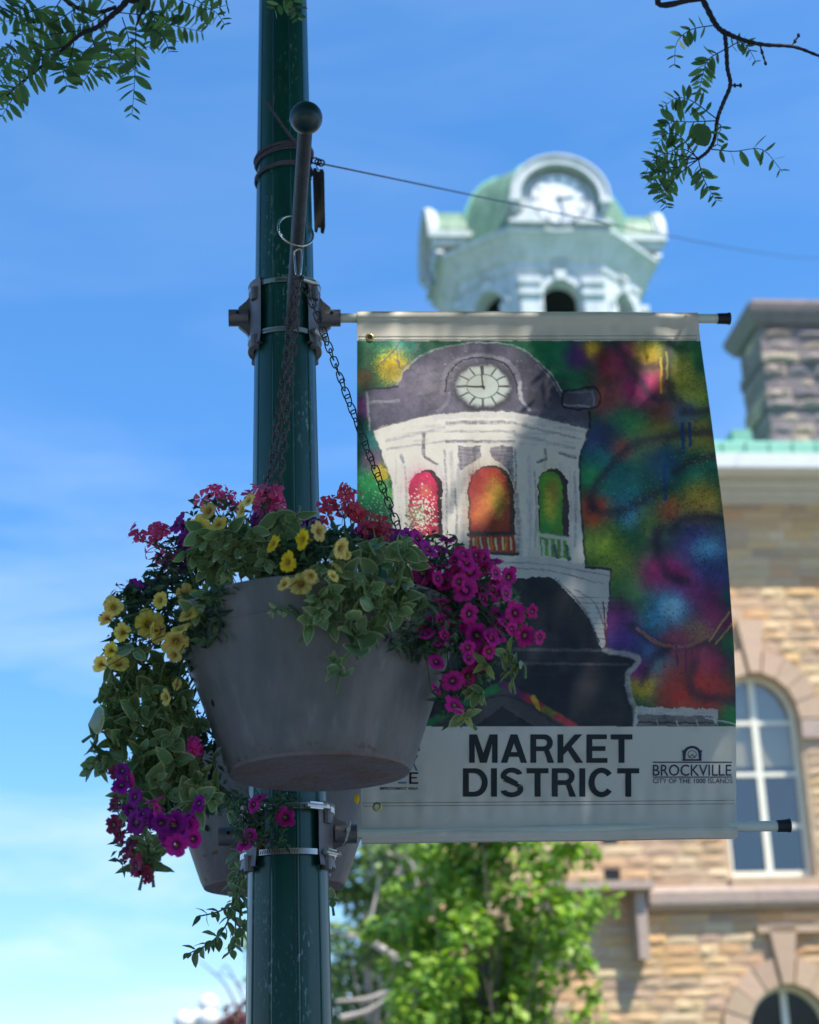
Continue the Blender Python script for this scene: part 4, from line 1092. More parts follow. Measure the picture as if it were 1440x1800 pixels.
def petunia_mesh(name, rim, inner, throat, cup=0.55, notch=0.10, wave=0.06, tube=None, seed=0):
    rg = random.Random(hash((rim, seed)) % 99991); mb = MB(); n = 30; tube = tube or rim
    ph = [rg.uniform(0, 6.28) for _ in range(4)]; lobe = [rg.uniform(.86, 1.1) for _ in range(5)]; tilt = [rg.uniform(-.16, .16) for _ in range(5)]
    fold = rg.uniform(0, .16); fa = rg.uniform(0, 6.28)
    rings = [(0.07, -0.95, tube), (0.12, -0.55, throat), (0.17, -0.22, throat), (0.27, -0.10 * cup, inner), (0.62, 0.03, rim), (0.88, 0.07, rim), (1.0, 0.03, rim)]
    vs, cs = [], []
    for k, (r, z, c) in enumerate(rings):
        out = max(0, k - 3) / 3
        for j in range(n):
            a = 2 * math.pi * j / n; q = (a * 5 / (2 * math.pi)) % 1.0; li = int(a * 5 / (2 * math.pi)) % 5
            cut = math.exp(-((min(q, 1 - q)) / .10) ** 2)
            rr = r * (1 + out * ((lobe[li] - 1) * math.sin(math.pi * q) - notch * 1.6 * cut))
            zz = z + out * (tilt[li] * math.sin(math.pi * q) + wave * math.sin(10 * a + ph[0]) * .6 + wave * .7 * math.sin(16 * a + ph[1]) - .10 * cut - fold * max(0, math.cos(a - fa)) ** 3 * 1.6)
            vs.append((rr * math.cos(a), rr * math.sin(a), zz))
            vein = 1 - .22 * math.exp(-((q - .5) / .08) ** 2) * (k >= 3) - .12 * cut * (k >= 4)
            pale = 1 + .10 * out * math.sin(math.pi * q)
            cs.append(tuple(min(1, x * vein * pale) for x in c))
    fs = [(i * n + j, i * n + (j + 1) % n, (i + 1) * n + (j + 1) % n, (i + 1) * n + j) for i in range(len(rings) - 1) for j in range(n)]
    mb.add(vs, fs, cs)
    g_ = srgb(96, 120, 70)                       # green calyx behind
    for j in range(5):
        a = 2 * math.pi * j / 5
        mb.add([(0.06 * math.cos(a - .5), 0.06 * math.sin(a - .5), -1.02), (0.06 * math.cos(a + .5), 0.06 * math.sin(a + .5), -1.02), (0.2 * math.cos(a), 0.2 * math.sin(a), -0.55)], [(0, 1, 2)], [g_] * 3)
    s_ = srgb(214, 200, 120)                     # stamens: a small pale star in the throat
    for j in range(5):
        a = 2 * math.pi * j / 5 + .3
        mb.add([(0, 0, -0.14), (0.13 * math.cos(a - .28), 0.13 * math.sin(a - .28), -0.06), (0.2 * math.cos(a), 0.2 * math.sin(a), -0.01), (0.13 * math.cos(a + .28), 0.13 * math.sin(a + .28), -0.06)], [(0, 1, 2, 3)], [s_] * 4)
    return mb.mesh(name, M_PETAL, smooth=80)
def variants(k, *a, **kw): return [petunia_mesh('flower', *a, seed=i, **kw) for i in range(k)]
PET_MAG = variants(3, srgb(210, 34, 142), srgb(120, 12, 92), srgb(96, 14, 60), wave=.06) + variants(3, srgb(224, 52, 158), srgb(132, 16, 100), srgb(120, 90, 30), cup=.8, wave=.09, notch=.14) + variants(2, srgb(192, 26, 120), srgb(110, 10, 86), srgb(96, 60, 30), cup=.9, wave=.12, notch=.18)
PET_PUR = variants(3, srgb(150, 26, 140), srgb(90, 14, 96), srgb(70, 20, 80), wave=.11, notch=.15) + variants(2, srgb(168, 40, 156), srgb(100, 20, 110), srgb(90, 30, 80), wave=.09, cup=.9)
PET_YEL = variants(3, srgb(234, 208, 100), srgb(200, 156, 54), srgb(128, 92, 40), wave=.05) + variants(2, srgb(240, 216, 118), srgb(204, 160, 64), srgb(140, 100, 50), wave=.09, cup=.8) + variants(2, srgb(230, 198, 112), srgb(194, 148, 70), srgb(130, 90, 56), wave=.08, notch=.16)
PET_BRT = variants(2, srgb(240, 200, 30), srgb(216, 160, 20), srgb(170, 110, 20), wave=.1, notch=.14)
PET_OLD = variants(3, srgb(150, 56, 80), srgb(110, 30, 84), srgb(90, 40, 50), wave=.2, notch=.25)
def floret_mesh(name, c1, c2):
    mb = MB()
    for j in range(5):
        a = 2 * math.pi * j / 5 + (0.15 if j in (0, 1) else -0.1)
        d = Vector((math.cos(a), math.sin(a), 0)); s = Vector((-d.y, d.x, 0))
        L_ = 1.0 if j < 3 else 0.85
        mb.add([d * .08, d * .45 + s * .22 + Vector((0, 0, .12)), d * .8 * L_ + s * .32 + Vector((0, 0, .05)), d * L_ + Vector((0, 0, -.1)), d * .8 * L_ - s * .32 + Vector((0, 0, .05)), d * .45 - s * .22 + Vector((0, 0, .12))], [(0, 1, 5), (1, 2, 4, 5), (2, 3, 4)], [c2, c1, c1, c1, c1, c1])
    mb.tube([(0, 0, 0), (0, 0, -.9)], 0.06, 4, cap=False)
    return mb.mesh(name, M_PETAL, smooth=70)
FLO_PINK = [floret_mesh('floret', srgb(240, 112, 156), srgb(206, 70, 124)), floret_mesh('floret', srgb(226, 92, 142), srgb(190, 60, 114))]
FLO_RED = [floret_mesh('floret', srgb(216, 84, 104), srgb(170, 50, 84))]
FLO_VERB = [floret_mesh('floret', srgb(240, 60, 170), srgb(190, 24, 120))]

VIEW = lambda p: (CAM - p).normalized()
def jitter(v, s):
    return (v + Vector((random.gauss(0, s), random.gauss(0, s), random.gauss(0, s)))).normalized()
def put_leaf(meshes, p, d, up, L_, parent, wide=1.0, name='leaf'):
    d = d.normalized(); z = up - d * up.dot(d)
    z = z.normalized() if z.length > 1e-4 else d.orthogonal()
    y = z.cross(d)
    M = Matrix(((d.x * L_, y.x * L_ * wide, z.x * L_, p.x), (d.y * L_, y.y * L_ * wide, z.y * L_, p.y), (d.z * L_, y.z * L_ * wide, z.z * L_, p.z), (0, 0, 0, 1)))
    return put(random.choice(meshes), name, parent, M)
def put_flower(meshes, p, n, r, parent, name='flower', sq=1.0):
    R3 = frame(n, Vector((random.uniform(-1, 1), random.uniform(-1, 1), random.uniform(-1, 1))))
    M = Matrix.Translation(p) @ R3.to_4x4() @ Matrix.Diagonal((r, r * sq, r, 1))
    return put(random.choice(meshes), name, parent, M)

def rosette(t, mbs, root, tip, L_, n_pairs=3, meshes=VLEAF, spread=1.0):
    """stem from root to tip with opposite leaf pairs, small ones at the tip; mbs collects the stem tubes"""
    mbs = MB(); path = bez([root, lerp(root, tip, .5) + Vector((random.uniform(-.01, .01), random.uniform(-.01, .01), .012)), tip], 10)
    mbs.tube(path, [lerp(0.0034, 0.0018, i / 10) for i in range(11)], 6)
    mbs.build('stem', M_STEM, t, smooth=60)
    d = (path[-1] - path[-3]).normalized()
    a0 = random.uniform(0, math.pi)
    x = d.orthogonal().normalized()
    for k in range(n_pairs + 1):
        f = k / max(n_pairs, 1)
        p = path[-1] - d * (0.55 * L_ * (1 - f) ** 1.0 * n_pairs / 2.4)
        if k < n_pairs and (path[-1] - p).length > (path[-1] - root).length * .9: continue
        LL = L_ * lerp(1.0, 0.42, f ** 1.3)
        for s in (0, 1):
            q = Quaternion(d, a0 + k * math.pi / 2 + s * math.pi + random.uniform(-.25, .25))
            o = q @ x
            dirn = (o * spread * lerp(1.0, 0.55, f) + d * lerp(0.35, 0.9, f) + Vector((0, 0, -0.18)) + VIEW(p) * 0.10)
            put_leaf(meshes, p, jitter(dirn.normalized(), .12), jitter(d * .9 + VIEW(p) * 0.35 + Vector((0, 0, .25)), .15), LL * random.uniform(.85, 1.15), t, random.uniform(.9, 1.15))

def stuff_leaves(blobs, n, L_, parent, name, cols, mat_=None, seed=1, wide=0.3, toward=0.5):
    """fine foliage nobody could count, one mesh: blobs are (px, py, rx, ry, Y, dY)"""
    rg = random.Random(seed); mb = MB()
    area = [b[2] * b[3] for b in blobs]
    for _ in range(int(n * 1.7)):
        b = rg.choices(blobs, area)[0]
        a = rg.uniform(0, 2 * math.pi); s = math.sqrt(rg.random())
        px, py = b[0] + b[2] * s * math.cos(a), b[1] + b[3] * s * math.sin(a)
        Y = b[4] if b[4] else pot_front_Y(px, py, 3.14) - 0.02
        p = at(px, py, Y + rg.uniform(-b[5], b[5]))
        d = Vector((rg.gauss(0, 1), rg.gauss(0, 1), rg.gauss(-.2, .8))).normalized()
        u = (VIEW(p) * toward + Vector((rg.gauss(0, .6), rg.gauss(0, .6), rg.gauss(.3, .6)))).normalized()
        y = u.cross(d)
        if y.length < .05: continue
        y.normalize(); z = d.cross(y)
        LL = L_ * rg.uniform(.6, 1.3); w = LL * wide * .5
        c = rg.choice(cols); k = rg.uniform(.75, 1.25); c = tuple(x * k for x in c)
        mb.add([p, p + d * LL * .45 + y * w + z * w * .4, p + d * LL - z * LL * .12, p + d * LL * .45 - y * w + z * w * .4, p + d * LL * .5], [(0, 4, 1), (0, 3, 4), (4, 2, 1), (4, 3, 2)], [c] * 5)
    o = mb.build(name, mat_ or M_SLEAF, parent); o['kind'] = 'stuff'
    return o
SG = [srgb(74, 104, 66), srgb(60, 92, 62), srgb(88, 118, 72), srgb(54, 82, 60)]
def stems_to(points, root, parent, r=0.0012):
    for p in points:
        mb = MB(); rt = Vector(root) + Vector((random.uniform(-.05, .05), random.uniform(-.04, .04), random.uniform(-.02, .02)))
        midp = lerp(rt, p, .55) + Vector((0, 0, 0.03))
        mb.tube(bez([rt, midp, p], 8), r, 4, cap=False)
        mb.build('stem', M_STEM2, parent, smooth=60)

rimz = FP.z + PH_
def rimpt(px, py, Y): return at(px, py, Y)
ROOT_L = Vector((FP.x - 0.17, 3.18, rimz - .005)); ROOT_C = Vector((FP.x - .02, 3.08, rimz - .005)); ROOT_R = Vector((FP.x + .16, 3.12, rimz - .005)); ROOT_B = Vector((FP.x - .03, 3.34, rimz - .005))

def plant(name, root, label, cat, group=None): return thing(name, root, label, cat, group)
GP = 'flowering plants in the big hanging pot'
def flowers(t, meshes, lst, Ydef, face=None, root=None, spread=.28, use_pot=False):
    pts = []
    for e in lst:
        px, py, r = e[0], e[1], e[2]
        kind = e[3] if len(e) > 3 else 'f'
        Y = Ydef + random.uniform(-.05, .05)
        if use_pot:
            Y = min(pot_front_Y(px, py, Ydef), Ydef) - 0.045 + random.uniform(-.015, .01)
        p = at(px, py, Y)
        v = VIEW(p)
        side = Vector((px - 560, 0, 0)).normalized()
        n = v + (face or Vector((0, 0, 0)))
        if kind == 's': n = v * .7 + side * .6 + Vector((0, 0, random.uniform(-.2, .6)))
        elif kind == 'b': n = -v * .5 + side * .8 + Vector((0, 0, .2))
        elif kind == 'u': n = v * .35 + Vector((random.uniform(-.3, .3), -.1, 1.0))
        n = jitter(n.normalized(), spread if kind == 'f' else .2)
        R_ = px_size(r, p) * 1.28
        put_flower(meshes, p, n, R_, t, sq=random.uniform(.82, 1.08))
        pts.append(p - n * R_ * .95)
    if root is not None: stems_to(pts, root, t)
    return pts

# --- yellow petunia on the left
t = plant('yellow_petunia', ROOT_L, 'pale yellow petunia spilling over the left rim of the big pot', 'petunia', GP)
flowers(t, PET_YEL, [(352, 929, 19), (367, 898, 14, 's'), (384, 921, 13, 's'), (425, 896, 15, 's'), (437, 879, 12, 's'), (199, 1067, 14), (187, 1086, 14, 'b'), (194, 1060, 12, 's'), (261, 1097, 21), (277, 1110, 19), (329, 1047, 17), (331, 1080, 15, 's'), (309, 1128, 19), (317, 1104, 16, 's'), (214, 1112, 14, 'b'), (208, 1166, 18), (176, 1167, 14, 'b'), (194, 1143, 12, 'b'), (281, 1055, 13, 's'), (306, 1152, 13, 's'), (292, 1226, 13, 's'), (311, 1204, 9, 's'), (354, 1106, 10, 's'), (268, 1108, 12, 's')], 3.03, Vector((-.25, 0, .1)), ROOT_L)
stuff_leaves([(300, 1060, 60, 60, 3.16, .05), (250, 1085, 55, 50, 3.16, .05), (215, 1100, 30, 50, 3.15, .04), (230, 1170, 40, 45, 3.16, .05), (330, 1150, 40, 40, 3.16, .05), (360, 1080, 40, 45, None, .02), (385, 1030, 26, 14, None, .02), (335, 1110, 30, 40, None, .02), (380, 905, 46, 30, 3.2, .06), (225, 1050, 30, 22, 3.15, .04)], 620, 0.026, t, 'foliage', SG, seed=11, wide=.42)
# --- yellow petunia in the middle
t = plant('yellow_petunia', ROOT_C, 'bright yellow petunia in the middle of the big pot, before the post', 'petunia', GP)
flowers(t, PET_YEL, [(561, 934, 15, 's'), (599, 964, 18, 's'), (529, 1026, 19), (547, 1013, 13, 's'), (500, 1026, 12, 's'), (590, 994, 12, 's'), (585, 1012, 10, 's'), (608, 975, 9, 's')], 2.85, Vector((0, 0, .2)), ROOT_C)
flowers(t, PET_BRT, [(480, 955, 13, 's'), (506, 988, 16, 's'), (532, 948, 17, 's')], 2.86, None, ROOT_C)
stuff_leaves([(540, 975, 75, 30, 2.99, .04), (570, 950, 50, 20, 3.02, .04), (500, 1000, 40, 20, 2.97, .03)], 420, 0.024, t, 'foliage', SG, seed=12, wide=.4)
# --- magenta petunia on the right
t = plant('magenta_petunia', ROOT_R, 'magenta petunia cascading over the right rim of the big pot, before the banner', 'petunia', GP)
MAGR = [(681, 1105, 18), (716, 1092, 16), (759, 1104, 17), (776, 1082, 15), (746, 1144, 18), (721, 1137, 12, 's'), (767, 1163, 13, 's'), (782, 1117, 10, 's'), (744, 1007, 18), (771, 994, 16, 'u'), (827, 1007, 17), (818, 1038, 19), (845, 1036, 14, 's'), (825, 1079, 15), (873, 1084, 14), (906, 1078, 17), (923, 1117, 17), (949, 1120, 11, 's'), (838, 1117, 20), (874, 1115, 15, 's'), (936, 1075, 10, 's'), (843, 1160, 18, 's'), (823, 1188, 15, 's'), (796, 1197, 16), (800, 1240, 17, 's'), (767, 1211, 10, 's'),
        (734, 946, 16, 's'), (753, 965, 17, 's'), (786, 950, 12, 'u'), (815, 973, 14, 's'), (837, 975, 13, 's'), (845, 989, 13, 's'), (860, 996, 12, 's'), (872, 1006, 12, 's'), (868, 1038, 10, 's'), (890, 1043, 12, 's'), (850, 1053, 12, 's'), (900, 1105, 10, 's'), (824, 1156, 11, 's'), (800, 985, 12, 's'), (790, 1010, 10, 's'), (715, 962, 13, 's'), (860, 1145, 12, 's'), (885, 1095, 12, 's'), (775, 965, 13, 'u'), (868, 1125, 13, 's')]
rq = random.Random(5)
while len(MAGR) < 78:
    x, y = rq.uniform(690, 935), rq.uniform(935, 1235)
    if ((x - 790) / 120) ** 2 + ((y - 1040) / 105) ** 2 < 1 and not (x < 745 and y > 1010 and y < 1085): MAGR.append((x, y, rq.uniform(10, 15), rq.choice('sfsu')))
flowers(t, PET_MAG, MAGR, 3.05, Vector((.25, 0, .05)), ROOT_R + Vector((.06, 0, 0)), use_pot=False, spread=.3)
stuff_leaves([(770, 1020, 70, 60, 3.12, .05), (820, 1080, 75, 75, 3.12, .05), (745, 1110, 60, 50, 3.04, .03), (835, 1170, 35, 45, 3.12, .04), (880, 1090, 45, 50, 3.13, .04), (795, 1220, 25, 50, 3.12, .04), (760, 960, 60, 25, 3.14, .05), (735, 1040, 45, 40, None, .02), (720, 1120, 40, 30, None, .02)], 1400, 0.021, t, 'foliage', SG, seed=13, wide=.36)
# --- purple petunias, top left and behind
t = plant('purple_petunia', ROOT_L + Vector((.03, .08, 0)), 'deep purple petunia at the upper left of the big pot, against the sky', 'petunia', GP)
flowers(t, PET_PUR, [(313, 919, 16, 's'), (329, 953, 18), (318, 968, 14, 's'), (345, 962, 14, 's'), (338, 985, 12, 's'), (325, 930, 14, 's'), (266, 1037, 17, 's'), (234, 1034, 17, 's'), (282, 1030, 16, 's'), (251, 1049, 13, 's'), (250, 1032, 14, 's'), (451, 907, 15, 's'), (443, 941, 14, 's'), (432, 950, 12, 's'), (318, 1000, 11, 's'), (540, 912, 15, 'u'), (525, 913, 13, 's'), (498, 905, 14, 's'), (578, 953, 18, 's'), (560, 918, 10, 'u')], 3.24, Vector((-.2, 0, .2)), ROOT_L + Vector((.03, .08, 0)))
stuff_leaves([(330, 985, 50, 45, 3.24, .06), (300, 1010, 45, 30, 3.22, .05), (420, 930, 50, 25, 3.24, .06), (470, 945, 50, 20, 3.2, .05), (260, 1050, 35, 25, 3.2, .05)], 520, 0.024, t, 'foliage', [srgb(52, 80, 60), srgb(62, 92, 64), srgb(44, 66, 54)], seed=14, wide=.3)
t = plant('purple_petunia', ROOT_R + Vector((-.02, .12, 0)), 'purple petunia at the back right of the big pot, below the red geranium', 'petunia', GP)
flowers(t, PET_PUR, [(640, 943, 14, 's'), (628, 938, 12, 's'), (682, 931, 13, 'u'), (700, 948, 15, 's'), (672, 935, 12, 's'), (716, 940, 12, 's'), (655, 935, 10, 'u')], 3.2, None, ROOT_R + Vector((-.04, .1, 0)))
stuff_leaves([(660, 955, 50, 22, 3.2, .05), (610, 950, 40, 18, 3.2, .05)], 160, 0.024, t, 'foliage', SG, seed=15, wide=.3)
# --- purple-magenta petunia low on the left
ROOT_LL = Vector((FP.x - .2, 3.2, rimz - .1))
t = plant('magenta_petunia', ROOT_L + Vector((-.01, .04, 0)), 'magenta and purple petunia hanging lowest at the left, under the variegated leaves', 'petunia', GP)
flowers(t, PET_PUR, [(215, 1355, 14, 's'), (213, 1380, 17, 's'), (237, 1401, 14, 's'), (239, 1445, 20), (252, 1430, 14, 's'), (283, 1447, 14), (305, 1450, 20), (293, 1470, 15, 's'), (320, 1462, 15, 's'), (334, 1430, 14, 's'), (229, 1425, 14, 's'), (270, 1440, 15, 's'), (350, 1412, 12, 's')], 3.05, Vector((-.2, 0, -.1)))
flowers(t, PET_MAG, [(330, 1450, 17), (340, 1475, 14), (310, 1486, 16), (271, 1407, 13, 'u'), (298, 1438, 10, 'u'), (276, 1424, 11, 's'), (312, 1428, 9, 'u'), (224, 1370, 12, 's')], 3.04, Vector((-.1, 0, 0)))
flowers(t, PET_OLD, [(200, 1450, 14, 's'), (209, 1468, 14, 's'), (227, 1488, 14, 's'), (238, 1522, 17, 's'), (260, 1541, 12, 's'), (200, 1412, 12, 's'), (248, 1530, 12, 's'), (203, 1360, 12, 's'), (222, 1505, 10, 's')], 3.08, Vector((-.4, 0, -.1)))
stuff_leaves([(260, 1440, 55, 40, 3.23, .04), (300, 1380, 70, 60, 3.25, .05), (300, 1290, 60, 70, 3.25, .06), (345, 1330, 40, 70, 3.24, .05), (235, 1500, 30, 35, 3.24, .03), (375, 1400, 35, 30, 3.25, .04)], 900, 0.024, t, 'foliage', [srgb(58, 88, 64), srgb(70, 100, 70), srgb(48, 74, 58)], seed=16, wide=.34)
stems_to([at(px, py, 3.22) for px, py in [(215, 1370), (240, 1440), (300, 1440), (330, 1440), (240, 1510), (280, 1420), (210, 1450), (320, 1400)]], ROOT_L, t, 0.0018)
# --- verbena
t = plant('pink_verbena', ROOT_L + Vector((.02, -.02, 0)), 'small bright pink verbena cluster low beside the left wall of the big pot', 'verbena', GP)
cv = at(339, 1316, 3.13); pts = []
for k in range(16):
    p = cv + Vector((random.gauss(0, .011), random.gauss(0, .008), random.gauss(0, .010))); put_flower(FLO_VERB, p, jitter(VIEW(p) + Vector((0, 0, .3)), .5), .0115, t, 'floret'); pts.append(p)
stems_to(pts[:6], cv + Vector((.01, .02, .05)), t)
# --- geraniums
def geranium(root, clusters, label, meshes):
    t = plant('pink_geranium', root, label, 'geranium', GP); pts = []
    for (px, py, rx, ry, n, Y) in clusters:
        c = at(px, py, Y); sx, sz = px_size(rx, c), px_size(ry, c)
        hub = c + Vector((0, 0, -sz * .9)); pts.append(hub); mb = MB()
        for _ in range(n):
            p = c + Vector((random.gauss(0, .5) * sx, random.gauss(0, .4) * sx, random.gauss(0, .5) * sz))
            put_flower(meshes, p, jitter((p - hub).normalized() * .8 + VIEW(p) * .5, .4), px_size(random.uniform(14, 20), c), t, 'floret')
            mb.tube([hub, lerp(hub, p, .6) + Vector((0, 0, .002)), p], 0.0008, 4, cap=False)
        mb.build('pedicels', M_STEM2, t)
    stems_to(pts, root, t, 0.0019)
    return t
geranium(ROOT_L + Vector((.08, .1, 0)), [(378, 876, 26, 20, 11, 3.24), (408, 884, 12, 16, 5, 3.24), (273, 941, 22, 24, 17, 3.22), (240, 938, 8, 10, 3, 3.2), (297, 985, 16, 10, 6, 3.22)], 'pink geranium heads rising at the left of the big pot, outlined on the sky', FLO_PINK)
geranium(ROOT_B + Vector((-.04, -.1, 0)), [(464, 878, 24, 24, 14, 3.1), (488, 882, 12, 16, 6, 3.1)], 'pink geranium head in the big pot, before the post and chains', FLO_PINK)
geranium(ROOT_B + Vector((.12, -.02, 0)), [(610, 862, 16, 16, 7, 3.18), (576, 888, 14, 20, 7, 3.18), (605, 898, 24, 18, 9, 3.18), (632, 903, 18, 14, 8, 3.18), (655, 928, 22, 12, 9, 3.16), (672, 940, 12, 10, 4, 3.14)], 'loose red geranium heads on thin stalks between post and banner', FLO_RED)

# --- variegated trailing plants
def trailing(root, rs, label, Ydef, meshes=VLEAF, use_pot=True, name='trailing_plant', grp=GP, scale=1.22):
    t = plant(name, root, label, 'trailing plant', grp); mb = MB()
    for e in rs:
        px, py, L_px, npair = e[:4]
        dx, dy = (e[4], e[5]) if len(e) > 5 else (0, 0)
        Y = Ydef
        if use_pot: Y = min(pot_front_Y(px, py, Ydef), Ydef) - 0.04
        Y += random.uniform(-.02, .02)
        tip = at(px, py, Y)
        if dx or dy: rt = at(px - dx, py - dy, Y + .02)
        else: rt = lerp(tip, Vector(root), 0.55) + Vector((0, .01, .02))
        rosette(t, mb, rt, tip, px_size(L_px * scale, tip), npair, meshes)
    return t
trailing(ROOT_C + Vector((-.1, 0, 0)), [(395, 985, 46, 3, 10, 20), (370, 975, 44, 3, 30, 5), (420, 965, 44, 3, 5, 30), (425, 1000, 42, 3, -10, 20), (450, 985, 42, 3, 0, 20), (475, 990, 36, 2), (345, 985, 36, 3, 30, 0), (375, 1005, 36, 2, 20, -10), (440, 960, 40, 3, -20, 20), (497, 935, 50, 3, 0, 40), (475, 1000, 40, 2, 10, -10), (515, 920, 40, 2, -10, 30), (360, 1000, 34, 2), (400, 945, 40, 2, 0, 30), (365, 1040, 36, 3, 10, -40), (345, 1075, 36, 2, 10, -30), (390, 1030, 34, 2, 10, -30), (540, 985, 40, 3, 0, 10), (520, 1000, 36, 2), (560, 1010, 44, 3, 0, -10)], 'variegated cream edged plant over the left front rim of the big pot', 3.02)
trailing(ROOT_C + Vector((.1, -.02, 0)), [(570, 1052, 52, 3, 5, -40), (620, 1040, 62, 3, -10, -30), (645, 1065, 62, 3, -10, -40), (700, 1005, 50, 3, -20, 20), (730, 1060, 36, 2, -40, -20), (590, 1160, 46, 3, 0, -60), (545, 1090, 44, 2, 20, -40), (630, 1110, 70, 2, 0, -50), (600, 1025, 50, 3), (660, 1020, 58, 3, 0, -20), (560, 1070, 44, 2, 10, -30), (680, 1050, 54, 2, -20, -30), (585, 1085, 50, 2, 10, -30), (655, 1100, 60, 2, -10, -40), (640, 985, 50, 3, 0, 30), (610, 1000, 46, 2), (710, 975, 50, 2, 0, 30), (668, 975, 46, 2, 5, 25), (615, 1075, 54, 2, 0, -40)], 'broad leaved variegated plant at the front of the big pot, its tip hanging down', 3.0, scale=1.0)
_rc = random.Random(33)
trailing(ROOT_C + Vector((.06, .02, 0)), [(_rc.uniform(555, 735), _rc.uniform(955, 1085), _rc.uniform(34, 48), _rc.choice((2, 3)), _rc.uniform(-15, 15), -22) for _ in range(24)] + [(_rc.uniform(345, 470), _rc.uniform(945, 1015), _rc.uniform(32, 42), 3, _rc.uniform(-5, 15), 16) for _ in range(10)], 'small leaved variegated plant filling the front rim between yellow and magenta blooms', 2.98, scale=1.0)
trailing(ROOT_C, [(478, 1075, 22, 2, -50, -15), (505, 1075, 14, 1, -20, -5)], 'tiny pale shoot lying on the wall of the big pot', 3.0, YLEAF)
trailing(ROOT_R, [(890, 1180, 34, 2, -15, -40), (903, 1172, 22, 3, -20, -20), (828, 1220, 30, 3, -25, -20), (818, 1258, 30, 3, -20, -25), (886, 1150, 26, 2, -20, -20), (850, 1170, 28, 2, -5, -20)], 'yellowish variegated shoots below the magenta blooms, before the banner', 3.06, VLEAF[2:3] + YLEAF, use_pot=False)
_rq = random.Random(12); _more = []
while len(_more) < 44:
    x, y = _rq.uniform(195, 385), _rq.uniform(1160, 1375)
    if x < 300 + (y - 1160) * .33 and x > 190 + abs(y - 1300) * .06: _more.append((x, y, _rq.uniform(36, 50), _rq.choice((2, 3)), _rq.uniform(-10, 30), -30))
trailing(ROOT_L + Vector((.03, .03, 0)), _more, 'shorter variegated stems close against the left wall of the big pot', 3.15, use_pot=False, scale=1.12)
trailing(ROOT_L, [(217, 1221, 34, 3, -25, 10), (205, 1235, 34, 2, 40, 0), (232, 1270, 56, 3, 5, -30), (250, 1260, 58, 3, 10, -30), (195, 1294, 56, 3, 50, -10), (157, 1355, 36, 3, -50, 15), (165, 1338, 36, 2, -40, 10), (185, 1340, 40, 2, -40, 0), (244, 1345, 50, 3, 10, -40), (240, 1385, 50, 2, 20, -40), (215, 1415, 50, 3, -40, -30), (270, 1430, 56, 2, -5, -50), (262, 1480, 48, 3, -5, -60), (255, 1505, 40, 3, 10, -60), (280, 1500, 36, 3, 10, -60), (344, 1405, 44, 3, 20, -40), (300, 1394, 40, 3, 0, -30), (378, 1405, 40, 3, 30, -20), (286, 1253, 46, 3, 0, -30), (300, 1297, 46, 3, 0, -30), (276, 1370, 46, 3, 0, -30), (330, 1362, 42, 3, 20, -20), (260, 1310, 50, 3, 10, -30), (315, 1330, 44, 2, 0, -30), (350, 1375, 36, 2, 20, -30), (232, 1200, 44, 3, 10, -30), (265, 1215, 46, 3, 0, -30), (300, 1200, 44, 3, 0, -30), (325, 1240, 40, 2, 10, -20), (345, 1280, 34, 2, 20, -20), (240, 1150, 40, 2, 0, -30), (290, 1170, 42, 2, 0, -30), (325, 1170, 36, 2), (250, 1320, 46, 2, 0, -40), (365, 1385, 34, 2, 20, -20), (295, 1340, 46, 2, 0, -30), (225, 1310, 46, 2, 30, -10), (310, 1270, 44, 2)], 'thick curtain of cream edged leaves hanging down left of the big pot', 3.13, use_pot=False, scale=1.2)
# yellow petal fallen below the pot
yp = at(627, 1405, 3.3)
pt_o = put(MB().mesh('petal', M_PETAL), 'fallen_petal', None) if False else None
mb = MB(); mb.col = srgb(226, 186, 40)
mb.add([yp + Vector((-.004, 0, .009)), yp + Vector((.004, 0, .010)), yp + Vector((.006, .002, 0)), yp + Vector((.001, .003, -.011)), yp + Vector((-.005, .001, -.003)), yp + Vector((0, -.004, 0))], [(0, 5, 1), (1, 5, 2), (2, 5, 3), (3, 5, 4), (4, 5, 0)])
o = mb.build('yellow_petal', M_PETAL, None, smooth=60); tag(o, 'single yellow petal caught under the base of the big pot', 'petal')
# --- plants of the rear pot
ROOT_RR = Vector((RP.x + .02, 4.0, RP.z + PH_))
GR = 'plants of the rear hanging pot'
t = plant('magenta_petunia', ROOT_RR, 'few magenta petunia blooms of the rear pot, showing beside the lower bracket', 'petunia', GR)
fp = flowers(t, PET_MAG, [(502, 1437, 14), (446, 1414, 13, 's'), (432, 1480, 15, 's'), (460, 1479, 14, 'u'), (440, 1468, 10, 's'), (456, 1402, 9, 's')], 3.50, None)
stems_to(fp, at(440, 1385, 3.55), t, 0.0012)
stuff_leaves([(450, 1450, 40, 35, 3.53, .03), (490, 1410, 40, 18, 3.53, .03), (430, 1420, 20, 30, 3.55, .03), (485, 1475, 22, 16, 3.53, .03)], 260, 0.022, t, 'foliage', SG, seed=17, wide=.3)
t = plant('trailing_plant', ROOT_RR + Vector((-.1, .0, 0)), 'slim variegated sprig hanging lowest, below the rear pot left of the post', 'trailing plant', GR)
mb = MB(); Yr = 3.92
main = bez([at(428, 1420, Yr), at(420, 1500, Yr), at(410, 1580, Yr), at(398, 1625, Yr), at(370, 1657, Yr), at(328, 1678, Yr)], 40)
mb.tube(main, [lerp(.0035, .0015, i / 40) for i in range(41)], 6)
side2 = bez([at(430, 1570, Yr), at(390, 1600, Yr), at(345, 1612, Yr)], 14); mb.tube(side2, .0018, 6)
side3 = bez([at(412, 1580, Yr), at(414, 1640, Yr), at(408, 1675, Yr)], 14); mb.tube(side3, .0018, 6)
